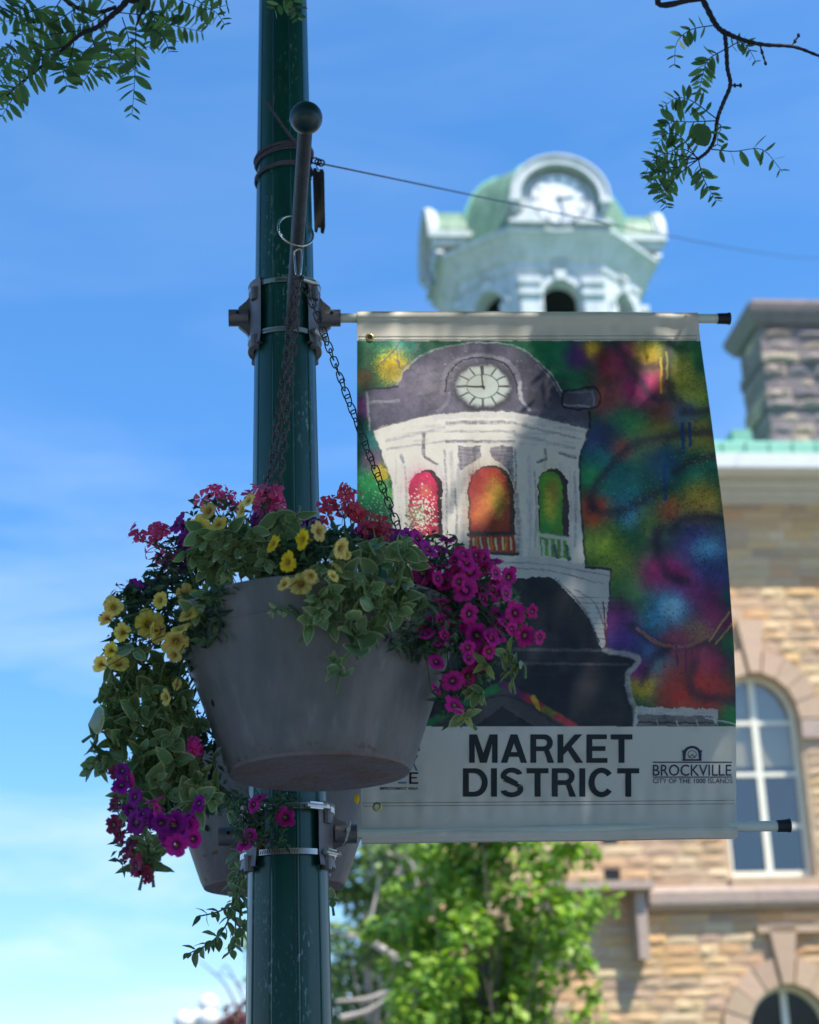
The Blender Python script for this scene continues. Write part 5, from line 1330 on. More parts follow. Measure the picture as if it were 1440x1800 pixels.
for (path, lo, hi, n_, L_px) in [(main, 8, 40, 17, 32), (side2, 2, 14, 8, 26), (side3, 3, 14, 9, 30)]:
    for k in range(n_):
        i = int(lerp(lo, hi - 1, k / (n_ - 1))); p = path[i]; d = (path[min(i + 1, len(path) - 1)] - path[i - 1]).normalized()
        for s in (1, -1):
            if random.random() < .12: continue
            o = Quaternion(d, k * 1.4 + (math.pi if s < 0 else 0)) @ d.orthogonal().normalized()
            put_leaf(VLEAF, p, jitter(o + d * .35 + Vector((0, 0, -.35)), .2), jitter(VIEW(p) * .4 + Vector((0, 0, .8)), .3), px_size(L_px * random.uniform(.55, 1.15), p), t, random.uniform(.8, 1.1))
mb.build('stem', M_STEM, t, smooth=60)
t = plant('trailing_plant', ROOT_RR + Vector((-.02, -.1, 0)), 'few grey green leaves hanging between the rear pot and the post', 'trailing plant', GR)
mb = MB()
for (px, py, L_px, dx, dy) in [(420, 1530, 40, 5, -50), (428, 1560, 34, 3, -50), (424, 1590, 36, 3, -50), (428, 1625, 30, 3, -40), (412, 1420, 36, 5, -30), (420, 1450, 36, 0, -40), (585, 1580, 22, -2, -30)]:
    tip = at(px, py, 3.86); rosette(t, mb, at(px - dx, py - dy, 3.88), tip, px_size(L_px, tip), 2, VLEAF)
# ================================================================ town hall
PHI = rad(6)
H_U = Vector((math.cos(PHI), math.sin(PHI), 0)); H_N = Vector((math.sin(PHI), -math.cos(PHI), 0)); H_Z = Vector((0, 0, 1))
H_O = Vector((6.5, 28.0, 0))
def hp(u, z, n=0.0): return H_O + H_U * u + H_N * n + H_Z * z
def fpx(px, py, n=0.0):
    d = ray(px, py); o = H_O + H_N * n
    p = CAM + d * ((o - CAM).dot(H_N) / d.dot(H_N))
    return (p - H_O).dot(H_U), p.z
M_STONE = mat('sandstone', (1, 1, 1), rough=0.9, attr=True, rnd=0.11, var=0.16, scale=7, bump=0.6, bscale=22, spec=0.2)
M_MORTAR = mat('mortar', srgb(196, 172, 144), rough=0.95, var=0.25, scale=4, bump=0.4, bscale=30)
M_DRESS = mat('dressed_stone', srgb(206, 174, 142), rough=0.85, var=0.2, scale=6, bump=0.4, bscale=30, var2=srgb(176, 148, 124), rnd=.1)
M_GREYST = mat('grey_stone', srgb(182, 160, 142), rough=0.9, var=0.25, scale=5, bump=0.6, bscale=18, var2=srgb(150, 132, 120), rnd=.12)
M_CHIMST = mat('chimney_stone', srgb(132, 120, 118), rough=0.9, var=0.3, scale=5, bump=0.6, bscale=18, var2=srgb(100, 92, 92), rnd=.12)
M_WPAINT = mat('white_paint', srgb(232, 230, 222), rough=0.5, var=0.05, scale=4)
M_CREAM = mat('cream_frame', srgb(238, 232, 208), rough=0.5, var=0.06, scale=6)
M_CORN = mat('cornice_paint', srgb(206, 198, 184), rough=0.6, var=0.08, scale=3)
M_COPPER = mat('green_copper', srgb(126, 184, 158), rough=0.6, var=0.15, scale=2, var2=srgb(104, 160, 138))
M_DOME = mat('dome_copper', srgb(104, 136, 108), rough=0.5, var=0.18, scale=2.2, var2=srgb(130, 158, 128), stretch=(2.2, 2.2, .3))
M_TOWER = mat('tower_paint', srgb(208, 213, 212), rough=0.55, var=0.06, scale=3, var2=srgb(176, 184, 180), stretch=(1.5, 1.5, .35))
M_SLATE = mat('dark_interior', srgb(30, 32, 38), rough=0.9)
M_ROOM = mat('dim_room', srgb(100, 90, 80), rough=0.9)
M_BLIND = mat('window_blind', srgb(226, 226, 190), rough=0.9)
M_GLASS = bpy.data.materials.new('window_glass'); M_GLASS.use_nodes = True
_n = M_GLASS.node_tree.nodes; _l = M_GLASS.node_tree.links.new
_n.remove(_n['Principled BSDF'])
_tr = _n.new('ShaderNodeBsdfTransparent'); _gl = _n.new('ShaderNodeBsdfGlossy'); _gl.inputs['Roughness'].default_value = 0.12; _tr.inputs[0].default_value = (.80, .78, .75, 1)
_mx = _n.new('ShaderNodeMixShader'); _mx.inputs[0].default_value = 0.12
_l(_tr.outputs[0], _mx.inputs[1]); _l(_gl.outputs[0], _mx.inputs[2]); _l(_mx.outputs[0], _n['Material Output'].inputs['Surface'])

uL, _ = fpx(745, 1700); uR, zF = fpx(1440, 1800); uR += 6.0
zTop = fpx(1350, 872, 0.12)[1]
WC = fpx(1343, 1350)[0]; WHW = 0.71
z_sill1 = fpx(1350, 1542)[1]; z_spr1 = fpx(1330, 1264)[1]
z_spr2 = fpx(1385, 1822)[1]; z_sill2 = z_spr2 - 2.6
ARY = 0.80
WINS = [(WC, z_sill1, z_spr1), (WC, z_sill2, z_spr2), (WC + 3.3, z_sill1, z_spr1), (WC + 3.3, z_sill2, z_spr2)]
hall = thing('town_hall', hp(0, 0), 'sunlit tan sandstone town hall with arched cream framed windows, behind the banner at right', 'building')

# backing wall with the openings cut out
def arc_pts(uc, zs, hw, ry, k=12): return [(uc - hw * math.cos(math.pi * i / k), zs + ry * math.sin(math.pi * i / k)) for i in range(k + 1)]
mb = MB(); NB = -0.045; DEEP = -0.34
def quad(u0, z0, u1, z1, n=NB): mb.add([hp(u0, z0, n), hp(u1, z0, n), hp(u1, z1, n), hp(u0, z1, n)], [(0, 1, 2, 3)])
cols_ = sorted(set(w[0] for w in WINS)); ucur = uL
for uc in cols_:
    quad(ucur, 0, uc - WHW, zTop); ucur = uc + WHW
    ws_ = sorted([w for w in WINS if w[0] == uc], key=lambda w: w[1]); zcur = 0
    for (_, zs0, zs1) in ws_:
        quad(uc - WHW, zcur, uc + WHW, zs0)
        ap = arc_pts(uc, zs1, WHW, ARY); zc_ = zs1 + ARY + 0.05
        for a, b in zip(ap, ap[1:]): mb.add([hp(a[0], a[1], NB), hp(b[0], b[1], NB), hp(b[0], zc_, NB), hp(a[0], zc_, NB)], [(0, 1, 2, 3)])
        loop = [(uc - WHW, zs0)] + ap + [(uc + WHW, zs0)]
        for a, b in zip(loop, loop[1:] + loop[:1]): mb.add([hp(a[0], a[1], NB), hp(b[0], b[1], NB), hp(b[0], b[1], DEEP), hp(a[0], a[1], DEEP)], [(0, 1, 2, 3)])
        zcur = zc_
    quad(uc - WHW, zcur, uc + WHW, zTop)
quad(ucur, 0, uR, zTop)
mb.build('wall', M_MORTAR, hall)
mb = MB()
for (ua, na, ub_, nb_) in [(uL, NB, uL, -14), (uL, -14, uR, -14), (uR, -14, uR, NB)]:
    mb.add([hp(ua, 0, na), hp(ub_, 0, nb_), hp(ub_, zTop, nb_), hp(ua, zTop, na)], [(0, 1, 2, 3)])
mb.build('side_wall', M_GREYST, hall)

# squared rubble stones
PAL = [srgb(220, 186, 146), srgb(212, 182, 148), srgb(224, 194, 156), srgb(208, 176, 144), srgb(222, 182, 136), srgb(204, 176, 148), srgb(228, 202, 166), srgb(214, 172, 132), srgb(198, 170, 146)]
def stone_geo(seed):
    rg = random.Random(seed); vs, fs = [], []
    nx, nz = 4, 3
    for j in range(nz + 1):
        for i in range(nx + 1):
            x, z = i / nx - .5, j / nz - .5
            edge = i in (0, nx) or j in (0, nz)
            y = 0.30 if edge else rg.uniform(.55, 1.0)
            vs.append((x + (0 if i in (0, nx) else rg.uniform(-.06, .06)) + (rg.uniform(-.012, .012) if edge else 0), y, z + (rg.uniform(-.03, .03) if edge else rg.uniform(-.06, .06))))
    for j in range(nz):
        for i in range(nx):
            a = j * (nx + 1) + i; fs.append((a, a + 1, a + nx + 2, a + nx + 1))
    rim = [i for i in range(nx + 1)] + [(nx + 1) * j + nx for j in range(1, nz + 1)] + [(nx + 1) * nz + i for i in range(nx - 1, -1, -1)] + [(nx + 1) * j for j in range(nz - 1, 0, -1)]
    o = len(vs); vs += [(vs[k][0], 0.0, vs[k][2]) for k in rim]
    for k in range(len(rim)): fs.append((rim[k], o + k, o + (k + 1) % len(rim), rim[(k + 1) % len(rim)]))
    return vs, fs
PAL = [(p[0] * .96, p[1] * .93, p[2] * .86) for p in PAL]
SGEO = [stone_geo(k) for k in range(9)]
def stone_me(k, c, m_=None):
    mb = MB(); mb.col = c; mb.add(*SGEO[k]); return mb.mesh('stone', m_ or M_STONE)
SME = [stone_me(k, PAL[k]) for k in range(9)]
def excl(z0, z1):
    """intervals of u that the windows and their dressings occupy in this course"""
    out = []
    zm = (z0 + z1) / 2
    for (uc, s0, s1) in WINS:
        if s0 - 0.12 < zm < s1: out.append((uc - WHW - 0.05, uc + WHW + 0.05))
        elif s1 <= zm < s1 + ARY + 0.42:
            q = (zm - s1) / (ARY + 0.42); w = (WHW + 0.42) * math.sqrt(max(0, 1 - q * q))
            out.append((uc - w, uc + w))
        elif s1 + ARY + .42 <= zm < s1 + ARY + 0.95: out.append((uc - .24, uc + .24))
        if s1 - 0.36 < zm < s1 + 0.02: out.append((uc + WHW, uc + WHW + .62)); out.append((uc - WHW - .62, uc - WHW))
    for (a, b, c, d) in BLOCKS:
        if c - .02 < zm < d + .02: out.append((a, b))
    return sorted(out)
z_sc0, z_sc1 = fpx(1280, 1598, .16)[1], fpx(1280, 1560, .16)[1]
u_sc0 = fpx(1137, 1580)[0]
u_h0, u_h1 = fpx(960, 1550)[0], fpx(1137, 1550)[0]
z_h = fpx(1080, 1548, .5)[1]
u_c0, u_c1 = fpx(1112, 1620)[0], fpx(1131, 1620)[0]; z_c0 = fpx(1120, 1690)[1]
BLOCKS = [(u_sc0 - .02, uR, z_sc0, z_sc1 + .04), (u_h0, u_h1, z_h - .16, z_h + .02), (u_c0, u_c1, z_c0, z_h - .16)]
for (vx, vy) in [(1072, 1472), (1077, 1537)]:
    a = fpx(vx - 13, vy + 10); b = fpx(vx + 13, vy - 10); BLOCKS.append((a[0], b[0], a[1], b[1]))
stones = []
z = 0.05; k = 0
while z < zTop - .05:
    hgt = random.choice([.165, .18, .195, .20, .15, .21])
    hgt = min(hgt, zTop - z)
    ex = excl(z, z + hgt); segs = []; cur = uL + .02
    for a, b in ex:
        if a > cur: segs.append((cur, a))
        cur = max(cur, b)
    if cur < uR: segs.append((cur, uR - .02))
    for a, b in segs:
        u = a
        while u < b - .02:
            w = random.uniform(.26, .72)
            if b - u - w < .2: w = b - u
            stones.append((u, z, w, hgt)); u += w
    z += hgt
def in_view(s):
    p = project(np.array([hp(s[0] + s[2] / 2, s[1] + s[3] / 2)])); x, y = p[0][0], p[1][0]
    return (985 < x < 1445 and 1465 < y < 1805) or (1250 < x < 1445 and 880 < y < 1805)
vis = [s for s in stones if in_view(s)]
vis.sort(key=lambda s: -s[2] * s[3])
single = set(vis[:300])
rest = MB()
for s in stones:
    u, z, w, hh = s; g_ = 0.009
    S = (w - g_, 0.046 * random.uniform(.6, 1.3), hh - g_)
    c = hp(u + w / 2, z + hh / 2, NB)
    M3 = Matrix(((H_U.x * S[0], H_N.x * S[1], 0), (H_U.y * S[0], H_N.y * S[1], 0), (0, 0, S[2])))
    k = random.choices(range(9), [6, 5, 5, 4, 4, 3, 3, 2, 3])[0]
    if s in single:
        M = M3.to_4x4(); M.translation = c
        put(SME[k], 'stone', hall, M)
    else:
        vs, fs = SGEO[k]; j = random.uniform(.9, 1.1); rest.col = tuple(x * j for x in PAL[k])
        rest.add([c + M3 @ Vector(v) for v in vs], fs)
o = rest.build('stonework', M_STONE, hall); o['kind'] = 'stuff'

# dressings: string course, hood, shaded reveal stand-in, vents
def hbox(u0, u1, z0, z1, n0, n1, name, m_, parent=None, bev=0.0):
    mb = MB(); pts = [hp(u0, z0, n0), hp(u1, z0, n0), hp(u1, z0, n1), hp(u0, z0, n1)]
    mb.prism(pts, (0, 0, z1 - z0)); return mb.build(name, m_, parent or hall)
def sweep_u(prof, u0, u1, name, m_, parent=None, smooth=False):
    mb = MB(); mb.prism([hp(u0, z, n) for n, z in prof], H_U * (u1 - u0)); return mb.build(name, m_, parent or hall, smooth)
u = u_sc0
while u < uR:
    w = random.uniform(1.3, 2.0); w = min(w, uR - u)
    dz = random.uniform(-.008, .008)
    sweep_u([(-.02, z_sc0), (.12, z_sc0 + .01), (.19 + dz, z_sc0 + .10), (.20 + dz, z_sc1 - .06), (.13, z_sc1), (-.02, z_sc1 + .06)], u, u + w - .012, 'string_course', M_GREYST); u += w
hbox(u_h0, u_h1, z_h - .13, z_h, -.02, .52, 'hood', M_GREYST)
hbox(u_c0, u_c1 - .004, z_c0, z_h - .132, -.02, .34, 'shaded_reveal_block', M_GREYST)  # block added in place of the wall's shaded left-facing side
for b in BLOCKS[3:]:
    hbox(b[0], b[1], b[2], b[3], -.04, -.02, 'vent', M_SLATE)
ub0, zb0 = fpx(1334, 1640, .1); hbox(ub0, uR, zb0, zb0 + .11, -.02, .1, 'label_course', M_DRESS)
# window dressings and windows
def window(uc, z0, z1):
    # voussoirs and keystone
    n_v = 9
    for k in range(n_v):
        a0 = math.pi * k / n_v; a1 = math.pi * (k + 1) / n_v
        if k == n_v // 2:
            t = .115
            pts = [(uc - t * .8, z1 + ARY * .995), (uc + t * .8, z1 + ARY * .995), (uc + .235, z1 + ARY + .93), (uc - .235, z1 + ARY + .93)]
            mb = MB(); mb.prism([hp(a, b, .10) for a, b in pts], H_N * -.14); mb.build('keystone', M_DRESS, hall); continue
        e = .008
        pts = [(uc - WHW * math.cos(a0 + e), z1 + ARY * math.sin(a0 + e)), (uc - WHW * math.cos(a1 - e), z1 + ARY * math.sin(a1 - e)),
               (uc - (WHW + .42) * math.cos(a1 - e), z1 + (ARY + .42) * math.sin(a1 - e)), (uc - (WHW + .42) * math.cos(a0 + e), z1 + (ARY + .42) * math.sin(a0 + e))]
        mb = MB(); mb.prism([hp(a, b, .045 + .012 * (k % 2)) for a, b in pts], H_N * -.10); mb.build('voussoir', M_DRESS, hall)
    for s in (-1, 1):
        a, b = sorted((uc + s * WHW, uc + s * (WHW + .62)))
        hbox(a + .004, b - .004, z1 - .34, z1 - .02, -.03, .06, 'impost', M_GREYST)
    hbox(uc - WHW - .06, uc + WHW + .06, z0 - .2, z0 - .01, -.04, .09, 'window_ledge', M_DRESS)
    # frame
    fn, ft = DEEP + .10, .085
    mb = MB()
    hw = WHW - .004
    outer = [(uc - hw, z0)] + arc_pts(uc, z1, hw, ARY - .004, 20) + [(uc + hw, z0)]
    inner = [(uc - hw + ft, z0 + .13)] + arc_pts(uc, z1, hw - ft, ARY - ft, 20) + [(uc + hw - ft, z0 + .13)]
    vs = [hp(a, b, fn) for a, b in outer] + [hp(a, b, fn) for a, b in inner] + [hp(a, b, fn - .08) for a, b in inner]
    K = len(outer); fs = []
    for i in range(K):
        j = (i + 1) % K
        fs += [(i, j, K + j, K + i), (K + i, K + j, 2 * K + j, 2 * K + i)]
    mb.add(vs, fs)
    w_ = mb.build('window', M_CREAM, hall)
    def bar(u0, z_0, u1, z_1, nn, name='glazing_bar'):
        mb = MB(); mb.prism([hp(u0, z_0, nn), hp(u1, z_0, nn), hp(u1, z_0, nn - .05), hp(u0, z_0, nn - .05)], (0, 0, z_1 - z_0)); return mb.build(name, M_CREAM, w_)
    zt = z1 + ARY - ft
    bar(uc - .055, z0 + .13, uc + .055, zt + .01, fn - .006)
    rows = [z0 + .13]
    H_ = z1 - z0
    for f in (.33, .66, .995):
        zz = z0 + H_ * f
        for s in (-1, 1):
            a, b = sorted((uc + s * .056, uc + s * (hw - ft + .004)))
            bar(a, zz - .035, b, zz + .035, fn - (.012 if f != .66 else .002))
        rows += [zz]
    for r in range(len(rows)):
        za = rows[r] + (.035 if r else 0)
        for s in (-1, 1):
            if r < len(rows) - 1:
                zb_ = rows[r + 1] - .035
                a, b = sorted((uc + s * .056, uc + s * (hw - ft)))
                pts = [(a, za), (b, za), (b, zb_), (a, zb_)]
            else:
                ap = arc_pts(uc, z1, hw - ft, ARY - ft, 20)
                ap = [p for p in ap if (p[0] - uc) * s > .05]
                pts = ([(uc + s * .056, za), (uc + s * (hw - ft), za)] + (ap[::-1] if s > 0 else ap) + [(uc + s * .056, zt)]) if s > 0 else ([(uc - .056, za), (uc - (hw - ft), za)] + ap + [(uc - .056, zt)])
            mb = MB(); mb.prism([hp(a, b, fn - .045) for a, b in pts], H_N * -.006); mb.build('pane', M_GLASS, w_)
    if z0 > z_sill2 + .5:
        mb = MB(); zb_ = z0 + H_ * .72
        mb.add([hp(uc - hw, zb_, DEEP - .04), hp(uc + hw, zb_, DEEP - .04), hp(uc + hw, z1 + ARY, DEEP - .04), hp(uc - hw, z1 + ARY, DEEP - .04)], [(0, 1, 2, 3)])
        mb.build('roller_blind', M_BLIND, w_)
    mb = MB(); e = .0; D2 = DEEP - 2.2
    c8 = [hp(uc - 1.2, z0 - .6, DEEP - .01), hp(uc + 1.2, z0 - .6, DEEP - .01), hp(uc + 1.2, z1 + 1.1, DEEP - .01), hp(uc - 1.2, z1 + 1.1, DEEP - .01)]
    d8 = [p + H_N * -2.0 for p in c8]
    mb.add(c8 + d8, [(4, 5, 6, 7), (0, 1, 5, 4), (1, 2, 6, 5), (2, 3, 7, 6), (3, 0, 4, 7)]); mb.build('room', M_ROOM, w_)
for w in WINS: window(*w)
# cornice, gutter, roof edge
def zc_(py, n): return fpx(1350, py, n)[1]
n1 = .86
sweep_u([(-.05, zc_(885, .05)), (.05, zc_(885, .05)), (.10, zc_(878, .1)), (.20, zc_(872, .2)), (.22, zc_(862, .22)), (.34, zc_(858, .34)), (.36, zc_(846, .36)), (.36, zc_(838, .36)), (-.05, zc_(838, .36))], uL - .3, uR + .3, 'cornice', M_CORN)
sweep_u([(-.05, zc_(838, .36) + .002), (.50, zc_(838, .36) + .002), (.62, zc_(824, .7)), (n1 - .02, zc_(823, n1)), (n1, zc_(820, n1)), (n1 + .02, zc_(797, n1)), (-.05, zc_(797, n1))], uL - .5, uR + .5, 'gutter', M_WPAINT)
zg = zc_(797, n1)
sweep_u([(n1 - .10, zg + .004), (n1 - .12, zc_(775, n1)), (n1 - .5, zc_(772, n1 - .3) + .05), (-.1, zg + .32), (-.1, zg + .004)], uL - .45, uR + .45, 'roof_edge', M_COPPER)
# standing seams and the small copper box by the chimney
for k in range(40):
    uu_ = uL + k * .42
    if uu_ < uR: hbox(uu_, uu_ + .03, zg + .006, zc_(773, n1), n1 - .1, n1 - .085, 'roof_seam', M_COPPER)
ua = fpx(1287, 770, .2)[0]; ub_ = fpx(1321, 770, .2)[0]
hbox(ua, ub_, zg + .1, fpx(1300, 757, .2)[1], -.25, .25, 'flashing_box', M_COPPER)
mb = MB(); zr_ = zg + .32
rp = [hp(uL - .4, zr_, -.1), hp(uR + .4, zr_, -.1), hp(uR - 4, zr_ + 1.5, -7), hp(uL + 4, zr_ + 1.5, -7), hp(uR + .4, zr_, -14), hp(uL - .4, zr_, -14)]
mb.add(rp, [(0, 1, 2, 3), (1, 4, 2), (4, 5, 3, 2), (5, 0, 3)]); mb.build('roof', M_COPPER, hall)
# chimney, standing a little behind the eaves
CN = -1.0
def cpx(px, py): return fpx(px, py, CN)
cu0 = cpx(1352, 720)[0]; cu1 = cu0 + 1.42; cz0 = zg; cz1 = cpx(1350, 572)[1]; cdep = 1.35
mb = MB()
pr = [hp(cu0, cz0, CN), hp(cu1, cz0, CN), hp(cu1, cz0, CN - cdep), hp(cu0, cz0, CN - cdep)]
mb.prism(pr, (0, 0, cz1 - cz0)); ch = mb.build('chimney', M_CHIMST, hall)
zz = cz0 + .02; row = 0
GPAL = [srgb(156, 142, 134), srgb(146, 134, 130), srgb(170, 152, 138), srgb(134, 124, 122), srgb(150, 138, 132), srgb(164, 146, 130), srgb(142, 130, 128), srgb(178, 160, 140), srgb(126, 118, 118)]
GME = [stone_me(k, GPAL[k]) for k in range(9)]
while zz < cz1 - .05:
    hh = random.choice([.2, .24, .28, .31]); hh = min(hh, cz1 - zz)
    flare = .16 * max(0, 1 - (zz - cz0) / .55) + .05 * math.sin(row * 1.9)
    for face in range(4):
        if face == 0: o0, du, nn, wd = hp(cu0 - flare, zz, CN + flare), H_U, H_N, cu1 - cu0 + 2 * flare
        elif face == 1: o0, du, nn, wd = hp(cu1 + flare, zz, CN + flare), -H_N, H_U, cdep + 2 * flare
        elif face == 2: o0, du, nn, wd = hp(cu0 - flare, zz, CN - cdep - flare), H_N, -H_U, cdep + 2 * flare
        else: o0, du, nn, wd = hp(cu1 + flare, zz, CN - cdep - flare), -H_U, -H_N, cu1 - cu0 + 2 * flare
        u = 0
        while u < wd - .02:
            w = random.uniform(.35, .75)
            if wd - u - w < .3: w = wd - u
            S = (w - .02, random.uniform(.08, .13), hh - .02)
            M = Matrix(((du.x * S[0], nn.x * S[1], 0), (du.y * S[0], nn.y * S[1], 0), (0, 0, S[2]))).to_4x4()
            M.translation = o0 + du * (u + w / 2) + Vector((0, 0, hh / 2)) - nn * .02
            put(random.choice(GME), 'stone', ch, M); u += w
    zz += hh; row += 1
def ring_box(e, z0, z1, name):
    mb = MB(); mb.prism([hp(cu0 - e, z0, CN + e), hp(cu1 + e, z0, CN + e), hp(cu1 + e, z0, CN - cdep - e), hp(cu0 - e, z0, CN - cdep - e)], (0, 0, z1 - z0)); return mb.build(name, M_GREYST, ch)
zk = cz1
mb = MB()
for (e0, za, e1, zb_) in [(.09, zk + .002, .22, zk + .22), (.22, zk + .22, .25, zk + .36)]:
    a = [hp(cu0 - e0, za, CN + e0), hp(cu1 + e0, za, CN + e0), hp(cu1 + e0, za, CN - cdep - e0), hp(cu0 - e0, za, CN - cdep - e0)]
    b = [hp(cu0 - e1, zb_, CN + e1), hp(cu1 + e1, zb_, CN + e1), hp(cu1 + e1, zb_, CN - cdep - e1), hp(cu0 - e1, zb_, CN - cdep - e1)]
    mb.add(a + b, [(0, 1, 5, 4), (1, 2, 6, 5), (2, 3, 7, 6), (3, 0, 4, 7), (4, 5, 6, 7), (3, 2, 1, 0)])
mb.build('chimney_cap', M_CHIMST, ch)
ring_box(.12, zk + .362, zk + .50, 'top_slab')

# ================================================================ clock tower
T_C = at(950, 455, 37.4); T_C.z = 0
def tp(x, y, z): return T_C + H_U * x - H_N * y + H_Z * z          # y away from the viewer
tower = thing('clock_tower', T_C, 'white octagonal clock tower with a green copper dome and clock dormers, rising above the banner', 'clock tower')
def octo(h, a): 
    k = a / 2
    return [(k, -h), (h, -k), (h, k), (k, h), (-k, h), (-h, k), (-h, -k), (-k, -h)]
def loft(prof, name, m_, parent, cap0=False, cap1=False, smooth=False):
    mb = MB(); vs = []
    for h, a, z in prof: vs += [tp(x, y, z) for x, y in octo(h, a)]
    fs = [(i * 8 + j, i * 8 + (j + 1) % 8, (i + 1) * 8 + (j + 1) % 8, (i + 1) * 8 + j) for i in range(len(prof) - 1) for j in range(8)]
    if cap0: fs.append(tuple(range(7, -1, -1)))
    if cap1: fs.append(tuple((len(prof) - 1) * 8 + j for j in range(8)))
    mb.add(vs, fs); return mb.build(name, m_, parent, smooth)
HE, AE = 2.66, 2.46
ZE = 21.62
WH_, WA = 2.16, 2.10
corn = loft([(WH_ - .02, WA, ZE - .92), (WH_ + .05, WA + .04, ZE - .90), (WH_ + .06, WA + .05, ZE - .66), (2.30, 2.18, ZE - .60), (2.38, 2.26, ZE - .42), (HE - .08, AE - .05, ZE - .13), (HE - .02, AE - .01, ZE - .11), (HE, AE, ZE - .09), (HE, AE, ZE), (HE - .25, AE - .2, ZE + .05)], 'cornice', M_TOWER, tower, smooth=False)
loft([(HE - .04, AE - .02, ZE + .004), (HE - .10, AE - .06, ZE + .06), (2.44, 2.30, ZE + .16), (2.0, 1.9, ZE + .19)], 'copper_gutter', M_DOME, tower)
dz = [(2.22, ZE + .10), (2.14, 22.1), (2.06, 22.6), (1.94, 23.1), (1.75, 23.55), (1.48, 23.92), (1.15, 24.2), (.8, 24.36), (.3, 24.44), (.05, 24.45)]
dome = loft([(h, h * .94, z) for h, z in dz], 'dome', M_DOME, tower, smooth=28)
# ribs on the dome edges
mb = MB()
for j in range(8):
    mb.tube([tp(octo(h, h * .94)[j][0], octo(h, h * .94)[j][1], z) for h, z in dz[:-1]], .05, 6)
mb.build('dome_rib', M_COPPER, dome, smooth=50)
# belfry walls with arched openings
zw0, zw1 = 16.6, ZE - .92
cs = octo(WH_, WA)
for j in range(8):
    P, Q = cs[j - 1], cs[j]
    a, b = Vector((P[0], P[1], 0)), Vector((Q[0], Q[1], 0)); L_ = (b - a).length; ax = (b - a) / L_; nn = Vector((ax.y, -ax.x, 0))
    card = (j % 2 == 0)
    hw = .42 if card else .42; zs_ = 20.0 if card else 19.95; sill = 17.4
    def wp(s, z, n=0.0):
        q = a + ax * s + nn * n; return tp(q.x, q.y, z)
    mb = MB(); m_ = L_ / 2
    def q4(s0, z0, s1, z1, n=0): mb.add([wp(s0, z0, n), wp(s1, z0, n), wp(s1, z1, n), wp(s0, z1, n)], [(0, 1, 2, 3)])
    q4(0, zw0, m_ - hw, zw1); q4(m_ + hw, zw0, L_, zw1); q4(m_ - hw, zw0, m_ + hw, sill)
    ap = [(m_ - hw * math.cos(math.pi * i / 14), zs_ + hw * math.sin(math.pi * i / 14)) for i in range(15)]
    for p, q in zip(ap, ap[1:]): mb.add([wp(*p), wp(*q), wp(q[0], zw1), wp(p[0], zw1)], [(0, 1, 2, 3)])
    loop = [(m_ - hw, sill)] + ap + [(m_ + hw, sill)]
    for p, q in zip(loop, loop[1:] + loop[:1]): mb.add([wp(*p), wp(*q), wp(q[0], q[1], -.32), wp(p[0], p[1], -.32)], [(0, 1, 2, 3)])
    wall = mb.build('belfry_wall', M_TOWER, tower)
    # archivolt, keystone, pilasters
    mb = MB(); R0, R1 = hw + .03, hw + .17
    K = 16
    for i in range(K):
        t0, t1 = math.pi * i / K, math.pi * (i + 1) / K
        pts = [(m_ - R0 * math.cos(t0), zs_ + R0 * math.sin(t0)), (m_ - R0 * math.cos(t1), zs_ + R0 * math.sin(t1)), (m_ - R1 * math.cos(t1), zs_ + R1 * math.sin(t1)), (m_ - R1 * math.cos(t0), zs_ + R1 * math.sin(t0))]
        mb.add([wp(*p, .09) for p in pts], [(0, 1, 2, 3)])
        mb.add([wp(*pts[3], .09), wp(*pts[2], .09), wp(*pts[2], -.01), wp(*pts[3], -.01)], [(0, 1, 2, 3)])
        mb.add([wp(*pts[0], .09), wp(*pts[1], .09), wp(*pts[1], -.01), wp(*pts[0], -.01)], [(0, 1, 2, 3)])
    mb.build('archivolt', M_TOWER, wall)
    def wbox(s0, s1, z0, z1, n0, n1, name):
        mb = MB(); mb.prism([wp(s0, z0, n0), wp(s1, z0, n0), wp(s1, z0, n1), wp(s0, z0, n1)], (0, 0, z1 - z0)); mb.build(name, M_TOWER, wall)
    wbox(m_ - .13, m_ + .13, zs_ + hw + .02, zs_ + hw + .28, -.01, .16, 'keystone')
    wbox(m_ - .17, m_ + .17, zs_ + hw + .42, zs_ + hw + .52, -.01, .13, 'panel_block')
    for s in (0, 1):
        c = .30 if s == 0 else L_ - .30
        if card:
            wbox(c - .23, c + .23, zw0, 20.0, -.01, .17, 'pilaster'); wbox(c - .29, c + .29, 20.002, 20.12, -.01, .24, 'capital')
            wbox(c - .23, c + .23, 20.122, 20.30, -.01, .18, 'block'); wbox(c - .28, c + .28, 20.302, 20.46, -.01, .24, 'capital'); 
            wbox(m_ + (hw + .03 if s else -hw - .21), m_ + (hw + .21 if s else -hw - .03), zs_ - .26, zs_ - .02, -.01, .13, 'impost')
        else:
            wbox(c - .16, c + .16, zw0, 20.0, -.01, .06, 'pilaster')
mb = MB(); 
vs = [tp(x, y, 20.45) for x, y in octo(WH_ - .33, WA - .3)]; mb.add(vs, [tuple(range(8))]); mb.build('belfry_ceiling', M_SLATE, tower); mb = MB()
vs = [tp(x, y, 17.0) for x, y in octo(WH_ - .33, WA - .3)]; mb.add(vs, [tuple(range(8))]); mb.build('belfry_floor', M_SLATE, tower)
loft([(2.75, 2.5, 16.3), (2.75, 2.5, 16.55), (2.2, 2.1, 16.62)], 'balcony', M_TOWER, tower)
mb = MB(); mb.prism([tp(x, y, 0) for x, y in ((-2.7, -2.7), (2.7, -2.7), (2.7, 2.7), (-2.7, 2.7))], (0, 0, 16.3)); mb.build('tower_shaft', M_GREYST, tower)
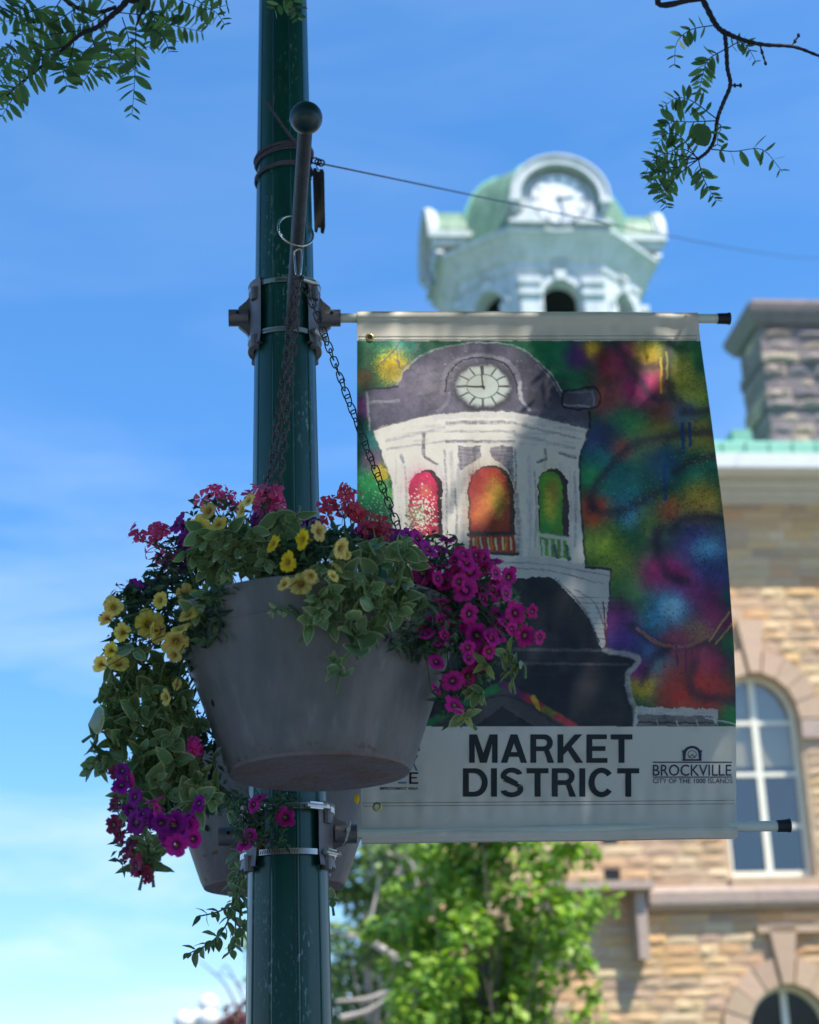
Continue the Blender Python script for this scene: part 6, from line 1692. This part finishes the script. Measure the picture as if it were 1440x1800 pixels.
# clock dormers on the four main sides
M_DIAL = mat('clock_dial', srgb(236, 238, 236), rough=0.4)
M_NUM = mat('clock_numeral', srgb(66, 74, 92), rough=0.6)
for j in range(4):
    an = j * math.pi / 2; s_ = Vector((math.cos(an), math.sin(an), 0)); o_ = Vector((math.sin(an), -math.cos(an), 0))
    def dp(x, z, n):
        q = s_ * x + o_ * n; return tp(q.x, q.y, z)
    zc0 = 22.32; RO, RI = 1.12, .95; RZ = .94; nf, nfr = 2.62, 2.92
    # barrel roof running back into the dome
    def ann(r0, r1, n0, n1, name, m_, parent, a0=0, a1=math.pi, K=24):
        mb = MB(); vs = []
        for n in (n0, n1):
            for r in (r0, r1): vs += [dp(r * math.cos(a0 + (a1 - a0) * i / K), zc0 + RZ * r * math.sin(a0 + (a1 - a0) * i / K), n) for i in range(K + 1)]
        q = K + 1; fs = []
        for i in range(K):
            fs += [(i, i + 1, q + i + 1, q + i), (2 * q + i, 2 * q + i + 1, 3 * q + i + 1, 3 * q + i), (i, i + 1, 2 * q + i + 1, 2 * q + i), (q + i, q + i + 1, 3 * q + i + 1, 3 * q + i)]
        fs += [(0, q, 3 * q, 2 * q), (K, q + K, 3 * q + K, 2 * q + K)]
        mb.add(vs, fs); return mb.build(name, m_, parent, smooth=35)
    dorm = ann(RI + .02, RO - .03, 0.8, nfr - .22, 'clock_dormer', M_DOME, tower)
    ann(RI, RO + .02, nfr - .218, nfr, 'arch_hood', M_TOWER, dorm)
    ann(RO + .022, RO + .075, nfr - .13, nfr + .05, 'hood_moulding', M_TOWER, dorm)
    for sg in (-1, 1):                       # feet of the hood and side cheeks
        mb = MB(); x0, x1 = sorted((sg * (RI - .01), sg * (RO + .10)))
        mb.prism([dp(x0, zc0 - .16, 1.6), dp(x1, zc0 - .16, 1.6), dp(x1, zc0 - .16, nfr + .04), dp(x0, zc0 - .16, nfr + .04)], (0, 0, .155))
        x0, x1 = sorted((sg * (RI + .02), sg * (RO + .02)))
        mb.prism([dp(x0, zc0 - .34, 1.6), dp(x1, zc0 - .34, 1.6), dp(x1, zc0 - .34, nfr - .05), dp(x0, zc0 - .34, nfr - .05)], (0, 0, .178))
        mb.build('hood_foot', M_TOWER, dorm)
    mb = MB()   # wall behind the dial with scroll consoles
    pts = [(RI, zc0)] + [(RI * math.cos(t), zc0 + RZ * RI * math.sin(t)) for t in np.linspace(0, math.pi, 17)][1:] + [(-.80, zc0 - .36), (-.92, zc0 - .50), (-1.18, zc0 - .62), (-1.22, ZE + .05), (1.22, ZE + .05), (1.18, zc0 - .62), (.92, zc0 - .50), (.80, zc0 - .36)]
    mb.prism([dp(x, z, nf) for x, z in pts], (dp(0, 0, 1.4) - dp(0, 0, nf))); mb.build('dormer_front', M_TOWER, dorm)
    for sg in (-1, 1):
        cons = [(sg * .70, zc0 - .02), (sg * .86, zc0 - .30), (sg * 1.0, zc0 - .46), (sg * 1.22, zc0 - .55), (sg * 1.24, ZE + .07), (sg * .34, ZE + .07), (sg * .58, zc0 - .40)]
        mb = MB(); mb.prism([dp(x, z, nf + .16) for x, z in cons], dp(0, 0, nf + .002) - dp(0, 0, nf + .16)); mb.build('console', M_TOWER, dorm)
    mb = MB(); zd = zc0 + .03
    mb.prism([dp(.655 * math.cos(t), zd + .655 * math.sin(t), nf + .10) for t in np.linspace(0, 2 * math.pi, 40, endpoint=False)], dp(0, 0, nf + .001) - dp(0, 0, nf + .10)); mb.build('clock_dial', M_DIAL, dorm)
    mb = MB(); K = 36
    for i in range(K):
        t0, t1 = 2 * math.pi * i / K, 2 * math.pi * (i + 1) / K
        mb.add([dp(.655 * math.cos(t0), zd + .655 * math.sin(t0), nf + .125), dp(.655 * math.cos(t1), zd + .655 * math.sin(t1), nf + .125), dp(.685 * math.cos(t1), zd + .685 * math.sin(t1), nf + .125), dp(.685 * math.cos(t0), zd + .685 * math.sin(t0), nf + .125)], [(0, 1, 2, 3)])
    mb.build('dial_rim', M_NUM, dorm)
    def hand(ang, r0, r1, w0, w1, name, off):
        d = Vector((math.sin(ang), math.cos(ang))); e = Vector((d.y, -d.x))
        mb = MB(); pts = [d * r0 + e * w0, d * r1 + e * w1, d * r1 - e * w1, d * r0 - e * w0]
        mb.prism([dp(p.x, zd + p.y, nf + .112 + off) for p in pts], dp(0, 0, nf + .101) - dp(0, 0, nf + .112)); mb.build(name, M_NUM, dorm)
    for k in range(12): hand(k * math.pi / 6, .46, .62, .012 if k % 3 else .018, .020 if k % 3 else .028, 'numeral', 0)
    hand(rad(165), -.1, .56, .022, .012, 'minute_hand', .016); hand(rad(80), -.08, .38, .03, .016, 'hour_hand', .014)
# ================================================================ street trees, lamp, overhead locust
M_BARK = mat('bark', srgb(108, 98, 88), rough=0.95, var=0.3, scale=12, bump=0.7, bscale=30, stretch=(1, 1, .3))
M_PALEB = mat('pale_bark', srgb(176, 166, 154), rough=0.9, var=0.25, scale=10, bump=0.4, bscale=30)
M_MLEAF = mat('maple_leaf', (1, 1, 1), rough=0.5, attr=True, trans=0.32)
M_TWIG = mat('dark_twig', srgb(46, 44, 56), rough=0.85, var=0.3, scale=40, bump=.5, bscale=90)
def lobed_leaf(mb, p, d, u, L_, c):
    y = u.cross(d)
    if y.length < .05: return
    y.normalize(); z = d.cross(y)
    P = [(0, 0), (.25, .42), (.5, .30), (.62, .52), (.78, .22), (1, 0), (.78, -.22), (.62, -.52), (.5, -.30), (.25, -.42)]
    vs = [p + d * (a * L_) + y * (b * L_) + z * (L_ * (.15 * abs(b) - .15 * a * a)) for a, b in P]
    mb.add(vs, [(0, 1, 2, 8, 9), (2, 3, 4, 5), (5, 6, 7, 8), (2, 5, 8)], [c] * 10)
def tree(name, label, base, height, clumps, nleaf, leafL, cols, bark, spread, seed, group=None, bare=(), lobed=True, cat='tree'):
    rg = random.Random(seed)
    t = thing(name, base, label, cat, group)
    top = Vector(base) + Vector((0, 0, height))
    mb = MB(); tr = bez([base, lerp(Vector(base), top, .5) + Vector((.06, 0, 0)), top], 12)
    mb.tube(tr, [lerp(.10, .035, i / 12) for i in range(13)], 8)
    mb.build('trunk', bark, t, smooth=60)
    mb = MB()
    for c in clumps:
        q = tr[rg.randrange(4, 11)]
        mb.tube(bez([q, lerp(q, Vector(c[:3]), .5) + Vector((rg.gauss(0, .06), rg.gauss(0, .06), rg.gauss(.05, .05))), Vector(c[:3])], 8), [lerp(.014, .004, i / 8) for i in range(9)], 5)
    for (path, r) in bare: mb.tube(bez(path, 16), [lerp(r, r * .35, i / 16) for i in range(17)], 6)
    mb.build('limbs', bark, t, smooth=60)
    mb = MB(); wts = [c[3] ** 2.2 for c in clumps]
    for _ in range(nleaf):
        c = rg.choices(clumps, wts)[0]; R_ = c[3]
        v = Vector((rg.gauss(0, 1), rg.gauss(0, 1), rg.gauss(0, .75)))
        v = v.normalized() * R_ * (rg.random() ** .45)
        p = Vector(c[:3]) + v
        d = (v.normalized() * .5 + Vector((rg.gauss(0, .7), rg.gauss(0, .7), rg.gauss(-.35, .4)))).normalized()
        u = Vector((rg.gauss(0, .45), rg.gauss(-.15, .45), 1)).normalized()
        cc = rg.choice(cols); k = rg.uniform(.75, 1.3); cc = tuple(x * k for x in cc)
        lobed_leaf(mb, p, d, u, leafL * rg.uniform(.65, 1.25), cc)
    o = mb.build('crown', M_MLEAF, t); o['kind'] = 'stuff'
    return t
def clump_px(lst, Y, dY, seed):
    rg = random.Random(seed); out = []
    for (px, py, r) in lst:
        p = at(px, py, Y + rg.uniform(-dY, dY)); out.append((p.x, p.y, p.z, px_size(r, p)))
    return out
MAP = [srgb(128, 164, 56), srgb(112, 152, 52), srgb(144, 176, 66), srgb(92, 132, 50), srgb(160, 186, 80)]
ml = [(1010, 1490, 44), (960, 1520, 48), (900, 1490, 52), (840, 1500, 52), (780, 1510, 50), (740, 1490, 40), (1060, 1582, 30), (1020, 1600, 46), (970, 1590, 46), (920, 1570, 50), (860, 1560, 46), (800, 1580, 52), (745, 1590, 44), (710, 1640, 46), (770, 1640, 52), (830, 1640, 56), (890, 1640, 52), (950, 1650, 46), (1000, 1660, 40), (1022, 1690, 26), (720, 1700, 50), (780, 1710, 60), (850, 1710, 60), (920, 1720, 56), (970, 1720, 30), (740, 1770, 60), (810, 1780, 64), (880, 1790, 60), (940, 1790, 44), (1045, 1745, 26), (1012, 1780, 22), (700, 1560, 26), (660, 1635, 26), (1040, 1800, 30), (860, 1420, 60), (780, 1430, 60), (940, 1430, 56), (840, 1340, 60), (900, 1360, 50)]
cl = clump_px(ml, 15.0, .55, 3) + [(p.x, p.y, p.z, .36) for p in (at(800, 1860, 15), at(870, 1880, 15.3), at(740, 1850, 14.9), at(930, 1860, 15), at(830, 1950, 15))]
b_ = at(850, 1800, 15.1); b_.z = 0
tree('maple_tree', 'leafy yellow green young maple in sun below the banner, before the stone building', b_, 3.9, cl, 7500, .085, MAP, M_BARK, 1, 5)
dk = [srgb(84, 112, 58), srgb(70, 98, 52), srgb(104, 130, 66), srgb(120, 144, 84)]
sl_ = [(620, 1500, 46), (680, 1510, 50), (640, 1570, 50), (700, 1590, 46), (610, 1640, 40), (660, 1660, 46), (620, 1720, 50), (680, 1740, 50), (640, 1790, 54), (720, 1480, 40), (600, 1560, 36), (700, 1680, 36)]
cl2 = clump_px(sl_, 19.0, .6, 4)
b2 = at(645, 1800, 19.2); b2.z = 0
br = [([at(738, 1722, 18.2), at(690, 1680, 18.2), at(640, 1650, 18.3), at(590, 1640, 18.3)], .055), ([at(700, 1735, 18.3), at(650, 1755, 18.3), at(590, 1760, 18.3)], .04), ([at(690, 1560, 18.4), at(720, 1490, 18.4), at(735, 1440, 18.4)], .05), ([at(680, 1500, 18.4), at(720, 1515, 18.4), at(735, 1560, 18.4)], .03), ([at(640, 1655, 18.3), at(655, 1600, 18.3), at(668, 1540, 18.3)], .03), ([at(600, 1790, 18.2), at(650, 1775, 18.2), at(700, 1740, 18.2)], .035)]
tree('sparse_tree', 'thin dark tree with pale bare branches right of the post, left of the maple', b2, 4.0, cl2, 1500, .10, dk, M_PALEB, 1, 6, bare=br)
bk = [(600, 1700, 60), (680, 1650, 60), (760, 1640, 70), (620, 1780, 60), (700, 1760, 70), (800, 1740, 70), (660, 1560, 46), (740, 1540, 50), (880, 1700, 60), (600, 1840, 60), (900, 1780, 70), (960, 1640, 40), (820, 1540, 50)]
b3 = at(720, 1800, 23); b3.z = 0
tree('shade_tree', 'dark green tree in the background behind the maple, against the building', b3, 4.2, clump_px(bk, 23, .8, 5), 2600, .16, [srgb(66, 98, 50), srgb(54, 84, 46), srgb(80, 110, 56)], M_BARK, 1, 7)
rd = [(412, 1788, 22), (432, 1775, 20), (398, 1800, 22), (425, 1805, 26), (440, 1800, 24)]
b4 = at(420, 1800, 24); b4.z = 0
rb_ = [([at(425, 1790, 24), at(395, 1730, 24), at(352, 1690, 24)], .02), ([at(430, 1760, 24), at(400, 1700, 24), at(385, 1712, 24)], .014), ([at(428, 1740, 24), at(405, 1716, 24), at(372, 1712, 24)], .012)]
tree('copper_tree', 'reddish brown treetop low in the distance just left of the lamp post', b4, 2.6, clump_px(rd, 24, .3, 6), 420, .10, [srgb(110, 66, 66), srgb(96, 62, 60), srgb(128, 88, 78)], M_BARK, 1, 8, bare=rb_)
yl = [(427, 1652, 10), (436, 1640, 12), (440, 1665, 12)]
b5 = at(470, 1800, 27); b5.z = 0
tree('birch_tree', 'yellow green treetop in the distance, peeping out left of the lamp post', b5, 4.4, clump_px(yl + [(470, 1660, 40), (480, 1720, 50)], 27, .3, 6), 260, .12, MAP, M_BARK, 1, 9)

# five-globe street lamp far behind
M_GLOBE = mat('globe_glass', srgb(240, 240, 236), rough=0.25, spec=0.6)
M_IRON = mat('dark_iron', srgb(40, 46, 46), rough=0.5)
c0 = at(366, 1766, 25); lp = thing('globe_lamp', (c0.x, 25, 0), 'distant street lamp with a cluster of white glass globes at lower left', 'street lamp')
gl = [(366, 1766), (324, 1795), (367, 1792), (407, 1795), (350, 1793)]
for k, (px, py) in enumerate(gl):
    p = at(px, py, 25 + (0, 0, -.32, 0, .35)[k]); r = px_size(18.5 if k != 3 else 16, p)
    mb = MB(); mb.sphere(p, r, 20, 14); mb.build('globe', M_GLOBE, lp, smooth=80)
mb = MB(); mb.tube([(c0.x, 25, 0), (c0.x, 25, c0.z - .25)], [.09, .05], 12)
for k, (px, py) in enumerate(gl[1:]):
    p = at(px, py, 25 + (0, -.32, 0, .35)[k]); mb.tube(bez([Vector((c0.x, 25, p.z - .5)), lerp(Vector((c0.x, 25, p.z - .5)), p, .6) - Vector((0, 0, .16)), p - Vector((0, 0, .14))], 8), .025, 6)
mb.build('lamp_column', M_IRON, lp, smooth=50)

# ---------------------------------------------------------------- honey locust overhead
LC = [srgb(90, 126, 76), srgb(78, 114, 72), srgb(106, 142, 80)]
M_LLEAF = mat('locust_leaflet', (1, 1, 1), rough=0.5, attr=True, rnd=0.28, trans=0.4, spec=.4)
M_CLEAF = mat('canopy_leaf', (1, 1, 1), rough=0.5, attr=True, trans=0.12)
TB = Vector((2.6, -1.9, 0))
loc = thing('honey_locust', TB, 'honey locust tree overhead whose feathery leaf sprays hang into the top corners', 'tree')
mb = MB(); fork = Vector((2.3, -1.2, 4.6))
mb.tube(bez([TB, Vector((2.65, -1.7, 2.2)), fork], 14), [lerp(.2, .13, i / 14) for i in range(15)], 12); mb.build('trunk', M_BARK, loc, smooth=60)
mb = MB()
for q in [(0.2, 1.2, 6.3), (2.6, 2.7, 6.9), (3.4, 1.6, 6.8), (-.6, 2.6, 6.2), (2.4, .2, 7.2), (1.0, .2, 6.9)]:
    mb.tube(bez([fork, lerp(fork, Vector(q), .5) + Vector((0, 0, .5)), Vector(q)], 10), [lerp(.085, .02, i / 10) for i in range(11)], 8)
mb.build('limbs', M_BARK, loc, smooth=60)
def leaflet_mesh(c, wid, seed):
    mb = MB(); rg = random.Random(seed); rows = 5; vs, cs = [], []
    for i in range(rows + 1):
        t = i / rows; w = wid * .5 * math.sin(math.pi * min(1, t * .96 + .02)) ** .6; z = -.10 * t * t
        vs += [(t, -w, z + .10 * w), (t, 0, z), (t, w, z + .10 * w)]; cs += [c, tuple(x * .85 for x in c), c]
    fs = []
    for i in range(rows):
        for j in range(2): fs.append((i * 3 + j, i * 3 + j + 1, (i + 1) * 3 + j + 1, (i + 1) * 3 + j))
    mb.add(vs, fs, cs); return mb.mesh('leaflet', M_LLEAF, smooth=80)
LFT = [leaflet_mesh(LC[k], w, k) for k, w in ((0, .32), (1, .38), (2, .28))]
n_leaflets = [0]
def compound(pts, Y0, Y1, pairs, L_px, start=.14, droop=.35):
    P = [at(x, y, lerp(Y0, Y1, i / (len(pts) - 1))) for i, (x, y) in enumerate(pts)]
    path = bez(P, 36)
    mb = MB(); mb.tube(path, [lerp(.0016, .0006, i / 36) for i in range(37)], 5)
    pairs = int(pairs * 1.2 + .5); cl_ = mb.build('compound_leaf', M_TWIG, loc)
    for k in range(pairs):
        f = lerp(start, .99, k / (pairs - 1)); i = min(35, int(f * 36)); p = path[i]; d = (path[i + 1] - path[max(i - 1, 0)]).normalized()
        side = d.cross(VIEW(p)).normalized()
        size = px_size(L_px * 1.18, p) * (1.0 - .5 * max(0, f - .55) / .45) * (.8 + .3 * min(1, k / 2))
        for s in (-1, 1):
            if random.random() < .06: continue
            dirn = side * s * random.uniform(.75, 1.0) + d * random.uniform(.25, .6) + Vector((0, 0, -droop * random.random())) + VIEW(p) * random.uniform(-.45, .45)
            n_leaflets[0] += 1
            put_leaf(LFT, p + d * random.uniform(-.003, .003), dirn, jitter(VIEW(p) * .8 + Vector((0, 0, .6)), .45), size * random.uniform(.85, 1.12), cl_, random.uniform(.85, 1.2), 'leaflet')
def branch(pts, Y, r0, r1, name='branch'):
    P = [at(x, y, Y + (dy if False else 0)) if not isinstance(x, Vector) else x for (x, y) in pts]
    mb = MB(); n = 10 * len(P); path = bez(P, n)
    mb.tube(path, [lerp(r0, r1, i / n) * (1 + .12 * math.sin(i * 1.7)) for i in range(n + 1)], 8)
    return mb.build(name, M_TWIG, loc, smooth=70)
# right spray
off = lambda x, y, z: (Vector((x, y, z)), None)
YR = 3.5
branch([off(2.6, 2.7, 6.9), off(1.9, 3.3, 5.3), (1205, -60), (1236, 0), (1258, 42), (1276, 60)], YR, .009, .0062)
branch([(1270, 54), (1300, 68), (1340, 78), (1395, 82), (1440, 98), (1500, 118)], YR, .0065, .0028)
branch([(1274, 56), (1277, 85), (1279, 120), (1284, 149), (1272, 180), (1262, 207), (1256, 245), (1244, 266), (1228, 279)], YR, .0056, .0042)
for pts in [[(1284, 149), (1292, 150), (1302, 150)], [(1392, 80), (1398, 72), (1404, 62)], [(1336, 78), (1340, 92), (1346, 111)]]:
    mb = MB(); P = [at(x, y, YR) for x, y in pts]; mb.tube(bez(P, 8), [.0018 + .0012 * (i % 3 == 0) for i in range(9)], 6)
    for q in P[1:]: mb.sphere(q, .0042, 8, 6, (1, 1, 1.5))
    mb.build('bud_spur', M_TWIG, loc, smooth=60)
for pts, pr, L_ in [([(1256, 44), (1215, 52), (1190, 75), (1186, 116)], 7, 22), ([(1275, 86), (1245, 105), (1236, 130), (1228, 164)], 9, 22), ([(1277, 86), (1300, 74), (1315, 84), (1330, 110)], 7, 17),
                    ([(1259, 208), (1218, 178), (1190, 172), (1164, 190)], 8, 20), ([(1259, 212), (1215, 214), (1180, 215), (1160, 238)], 8, 26), ([(1226, 279), (1196, 240), (1172, 236), (1150, 262)], 8, 22), ([(1226, 279), (1170, 270), (1145, 285), (1133, 312)], 8, 20),
                    ([(1228, 280), (1180, 300), (1162, 325), (1160, 352)], 9, 22), ([(1228, 280), (1234, 305), (1245, 330), (1260, 353)], 9, 21), ([(1250, 262), (1290, 266), (1340, 263), (1376, 302)], 6, 25),
                    ([(1228, 279), (1185, 282), (1150, 300), (1142, 330)], 8, 20), ([(1228, 278), (1200, 262), (1165, 275), (1150, 318)], 8, 20), ([(1225, 282), (1190, 310), (1170, 340), (1172, 365)], 8, 19), ([(1258, 215), (1268, 222), (1262, 240), (1262, 255)], 4, 16), ([(1190, 292), (1165, 300), (1150, 320), (1158, 345)], 6, 18)]:
    compound(pts, YR, YR + random.uniform(-.12, .08), pr, L_)
p = at(1243, 256, YR - .01); put_leaf([leaflet_mesh(LC[1], .8, 9)], p, at(1220, 212, YR - .02) - p, VIEW(p), px_size(46, p), loc, 1.0, 'broad_leaf')
# left spray
YL = 3.45
branch([off(-.6, 2.6, 6.2), off(-.7, 3.1, 5.0), (262, -60), (222, 2), (200, 24), (170, 48), (145, 58), (118, 80), (75, 115), (40, 142), (8, 172)], YL, .011, .0020)
branch([(90, -40), (116, 0), (142, 16), (170, 22), (205, 12)], YL, .006, .005)
branch([(262, -40), (256, 4), (246, 28), (240, 44)], YL, .006, .0025)
for pts, pr, L_ in [([(239, 44), (238, 100), (236, 150), (232, 204)], 9, 25), ([(244, 42), (280, 40), (320, 48), (358, 56)], 8, 24), ([(335, -10), (360, 10), (380, 22), (396, 44)], 7, 20), ([(290, -14), (330, 6), (365, 16), (402, 8)], 7, 22), ([(215, 30), (226, 70), (218, 100), (205, 128)], 8, 24),
                    ([(180, 38), (195, 80), (192, 110), (182, 136)], 8, 24), ([(160, 60), (168, 95), (158, 125), (142, 150)], 8, 25), ([(150, 52), (110, 58), (80, 62), (50, 78)], 8, 24), ([(120, 80), (80, 88), (45, 92), (8, 98)], 8, 24), ([(100, 95), (70, 105), (45, 118), (22, 140)], 7, 24),
                    ([(130, 75), (122, 105), (112, 128), (118, 152)], 7, 26), ([(80, 110), (60, 130), (30, 150), (-4, 172)], 8, 26), ([(50, 135), (30, 160), (18, 180), (2, 205)], 6, 25), ([(80, 10), (50, 22), (25, 32), (-5, 44)], 7, 23), ([(60, -8), (40, 10), (22, 18), (-6, 20)], 6, 22),
                    ([(110, -5), (85, 30), (60, 45), (36, 62)], 7, 24), ([(140, 10), (110, 30), (85, 42), (60, 46)], 6, 23), ([(200, 12), (165, 35), (145, 42), (120, 44)], 7, 23), ([(256, 6), (272, 35), (270, 55), (262, 84)], 7, 22), ([(245, 40), (275, 55), (290, 70), (298, 92)], 7, 22), ([(210, 22), (250, 25), (285, 18), (316, 22)], 7, 22), ([(200, 5), (176, -6), (150, -2), (128, 8)], 6, 22), ([(225, 0), (250, -10), (280, -4), (310, -2)], 6, 22), ([(20, 70), (12, 100), (4, 120), (-4, 140)], 6, 22), ([(180, 60), (150, 90), (130, 100), (96, 112)], 7, 24)]:
    compound(pts, YL + random.uniform(-.05, .05), YL + random.uniform(-.18, .12), pr, L_ * 1.15, droop=.5)
# a few leaflets in front of the post top
for pts, pr, L_ in [([(520, -22), (506, -8), (490, 8), (474, 24)], 5, 20), ([(500, -24), (512, -6), (520, 14), (524, 34)], 5, 20)]:
    compound(pts, 3.4, 3.4, pr, L_)
# the crown above and beside the camera, out of the frame: it shades the post, with gaps that let dapples through
GAPS = [(700, 640, 66, 48), (775, 668, 70, 26), (715, 850, 44, 76), (850, 630, 64, 24), (650, 574, 44, 14), (800, 760, 100, 22), (740, 715, 46, 18), (1165, 608, 34, 24), (1172, 625, 8, 18), (760, 930, 40, 20), (665, 770, 12, 50), (850, 880, 12, 30), (910, 690, 40, 28), (850, 800, 24, 14), (900, 760, 50, 8), (840, 572, 30, 6), (1180, 950, 14, 8)]
GPOT = [(835, 1015, 32, 20), (505, 985, 16, 12), (725, 1008, 16, 12), (770, 1096, 10, 12), (340, 1320, 14, 12), (700, 1100, 8, 6)]
rg = np.random.default_rng(21)
N_ = 34000
v = rg.normal(size=(N_, 3)); v /= np.linalg.norm(v, axis=1)[:, None]
v *= rg.random(N_)[:, None] ** (1 / 3)
C_ = np.array([1.45, 1.75, 6.35]) + v * np.array([3.0, 2.7, 1.15])
v2 = rg.normal(size=(38000, 3)); v2 /= np.linalg.norm(v2, axis=1)[:, None]; v2 *= rg.random(38000)[:, None] ** (1 / 2.5)
C2 = np.array([0.6, -.6, 7.4]) + v2 * np.array([7.5, 6.2, 2.6])
C2 = C2[C2[:, 2] > 4.9]
C_ = np.concatenate([C_, C2]); N_ = len(C_); BIG = np.arange(N_) >= 34000
C_ = C_ + (rg.normal(size=(N_, 3)) * .05)
keep = np.ones(N_, bool)
px_, py_ = project(C_); infront = (C_ - np.array(CAM)) @ np.array(_f) > .1
keep &= ~(infront & (px_ > -150) & (px_ < 1590) & (py_ > -150))
C_ = C_[keep]; BIG = BIG[keep]; n = len(C_)
d = rg.normal(size=(n, 3)); d[:, 2] -= .4; d /= np.linalg.norm(d, axis=1)[:, None]
u = rg.normal(size=(n, 3)) * .6 + np.array([0, 0, 1]); y = np.cross(u, d); y /= np.linalg.norm(y, axis=1)[:, None] + 1e-9
L_ = (rg.uniform(.07, .13, n) * np.where(BIG, 1.7, 1.0))[:, None]
sn = np.array(SUN); nb = np.array(B_N)
def in_gap(Q, o, gaps):
    tt = ((Q - np.array(o)) @ nb) / (sn @ nb); hx, hy = project(Q - sn * tt[:, None]); r_ = np.zeros(len(Q), bool)
    for (gx, gy, rx, ry) in gaps: r_ |= ((hx - gx) / rx) ** 2 + ((hy - gy) / ry) ** 2 < 1.0
    return r_
bad = np.zeros(n, bool)
for (fa, fb) in ((0, 0), (.25, .2), (.25, -.2), (.5, .26), (.5, -.26), (.5, 0), (.75, .15), (.75, -.15), (1, 0)):
    Q = C_ + d * L_ * fa + y * L_ * fb
    bad |= in_gap(Q, B_O, GAPS) | in_gap(Q, B_O + B_N * .55, GPOT)
ok_ = ~bad; C_, d, y, L_ = C_[ok_], d[ok_], y[ok_], L_[ok_]; n = len(C_)
vs = np.stack([C_, C_ + d * L_ * .5 + y * L_ * .26, C_ + d * L_, C_ + d * L_ * .5 - y * L_ * .26], 1).reshape(-1, 3)
me = bpy.data.meshes.new('crown'); me.vertices.add(len(vs)); me.vertices.foreach_set('co', vs.astype(np.float32).ravel())
me.loops.add(n * 4); me.loops.foreach_set('vertex_index', np.arange(n * 4, dtype=np.int32)); me.polygons.add(n)
me.polygons.foreach_set('loop_start', np.arange(0, n * 4, 4, dtype=np.int32)); me.polygons.foreach_set('loop_total', np.full(n, 4, np.int32)); me.update(calc_edges=True)
ca = me.color_attributes.new('Col', 'FLOAT_COLOR', 'POINT'); a4 = np.ones((n * 4, 4), np.float32); a4[:, :3] = np.repeat(np.array(LC)[rg.integers(0, 3, n)], 4, axis=0); ca.data.foreach_set('color', a4.ravel())
me.materials.append(M_CLEAF)
o = put(me, 'crown', loc); o['kind'] = 'stuff'
print('leaflets', n_leaflets[0], 'stones', len(vis), len(stones), 'canopy', n)
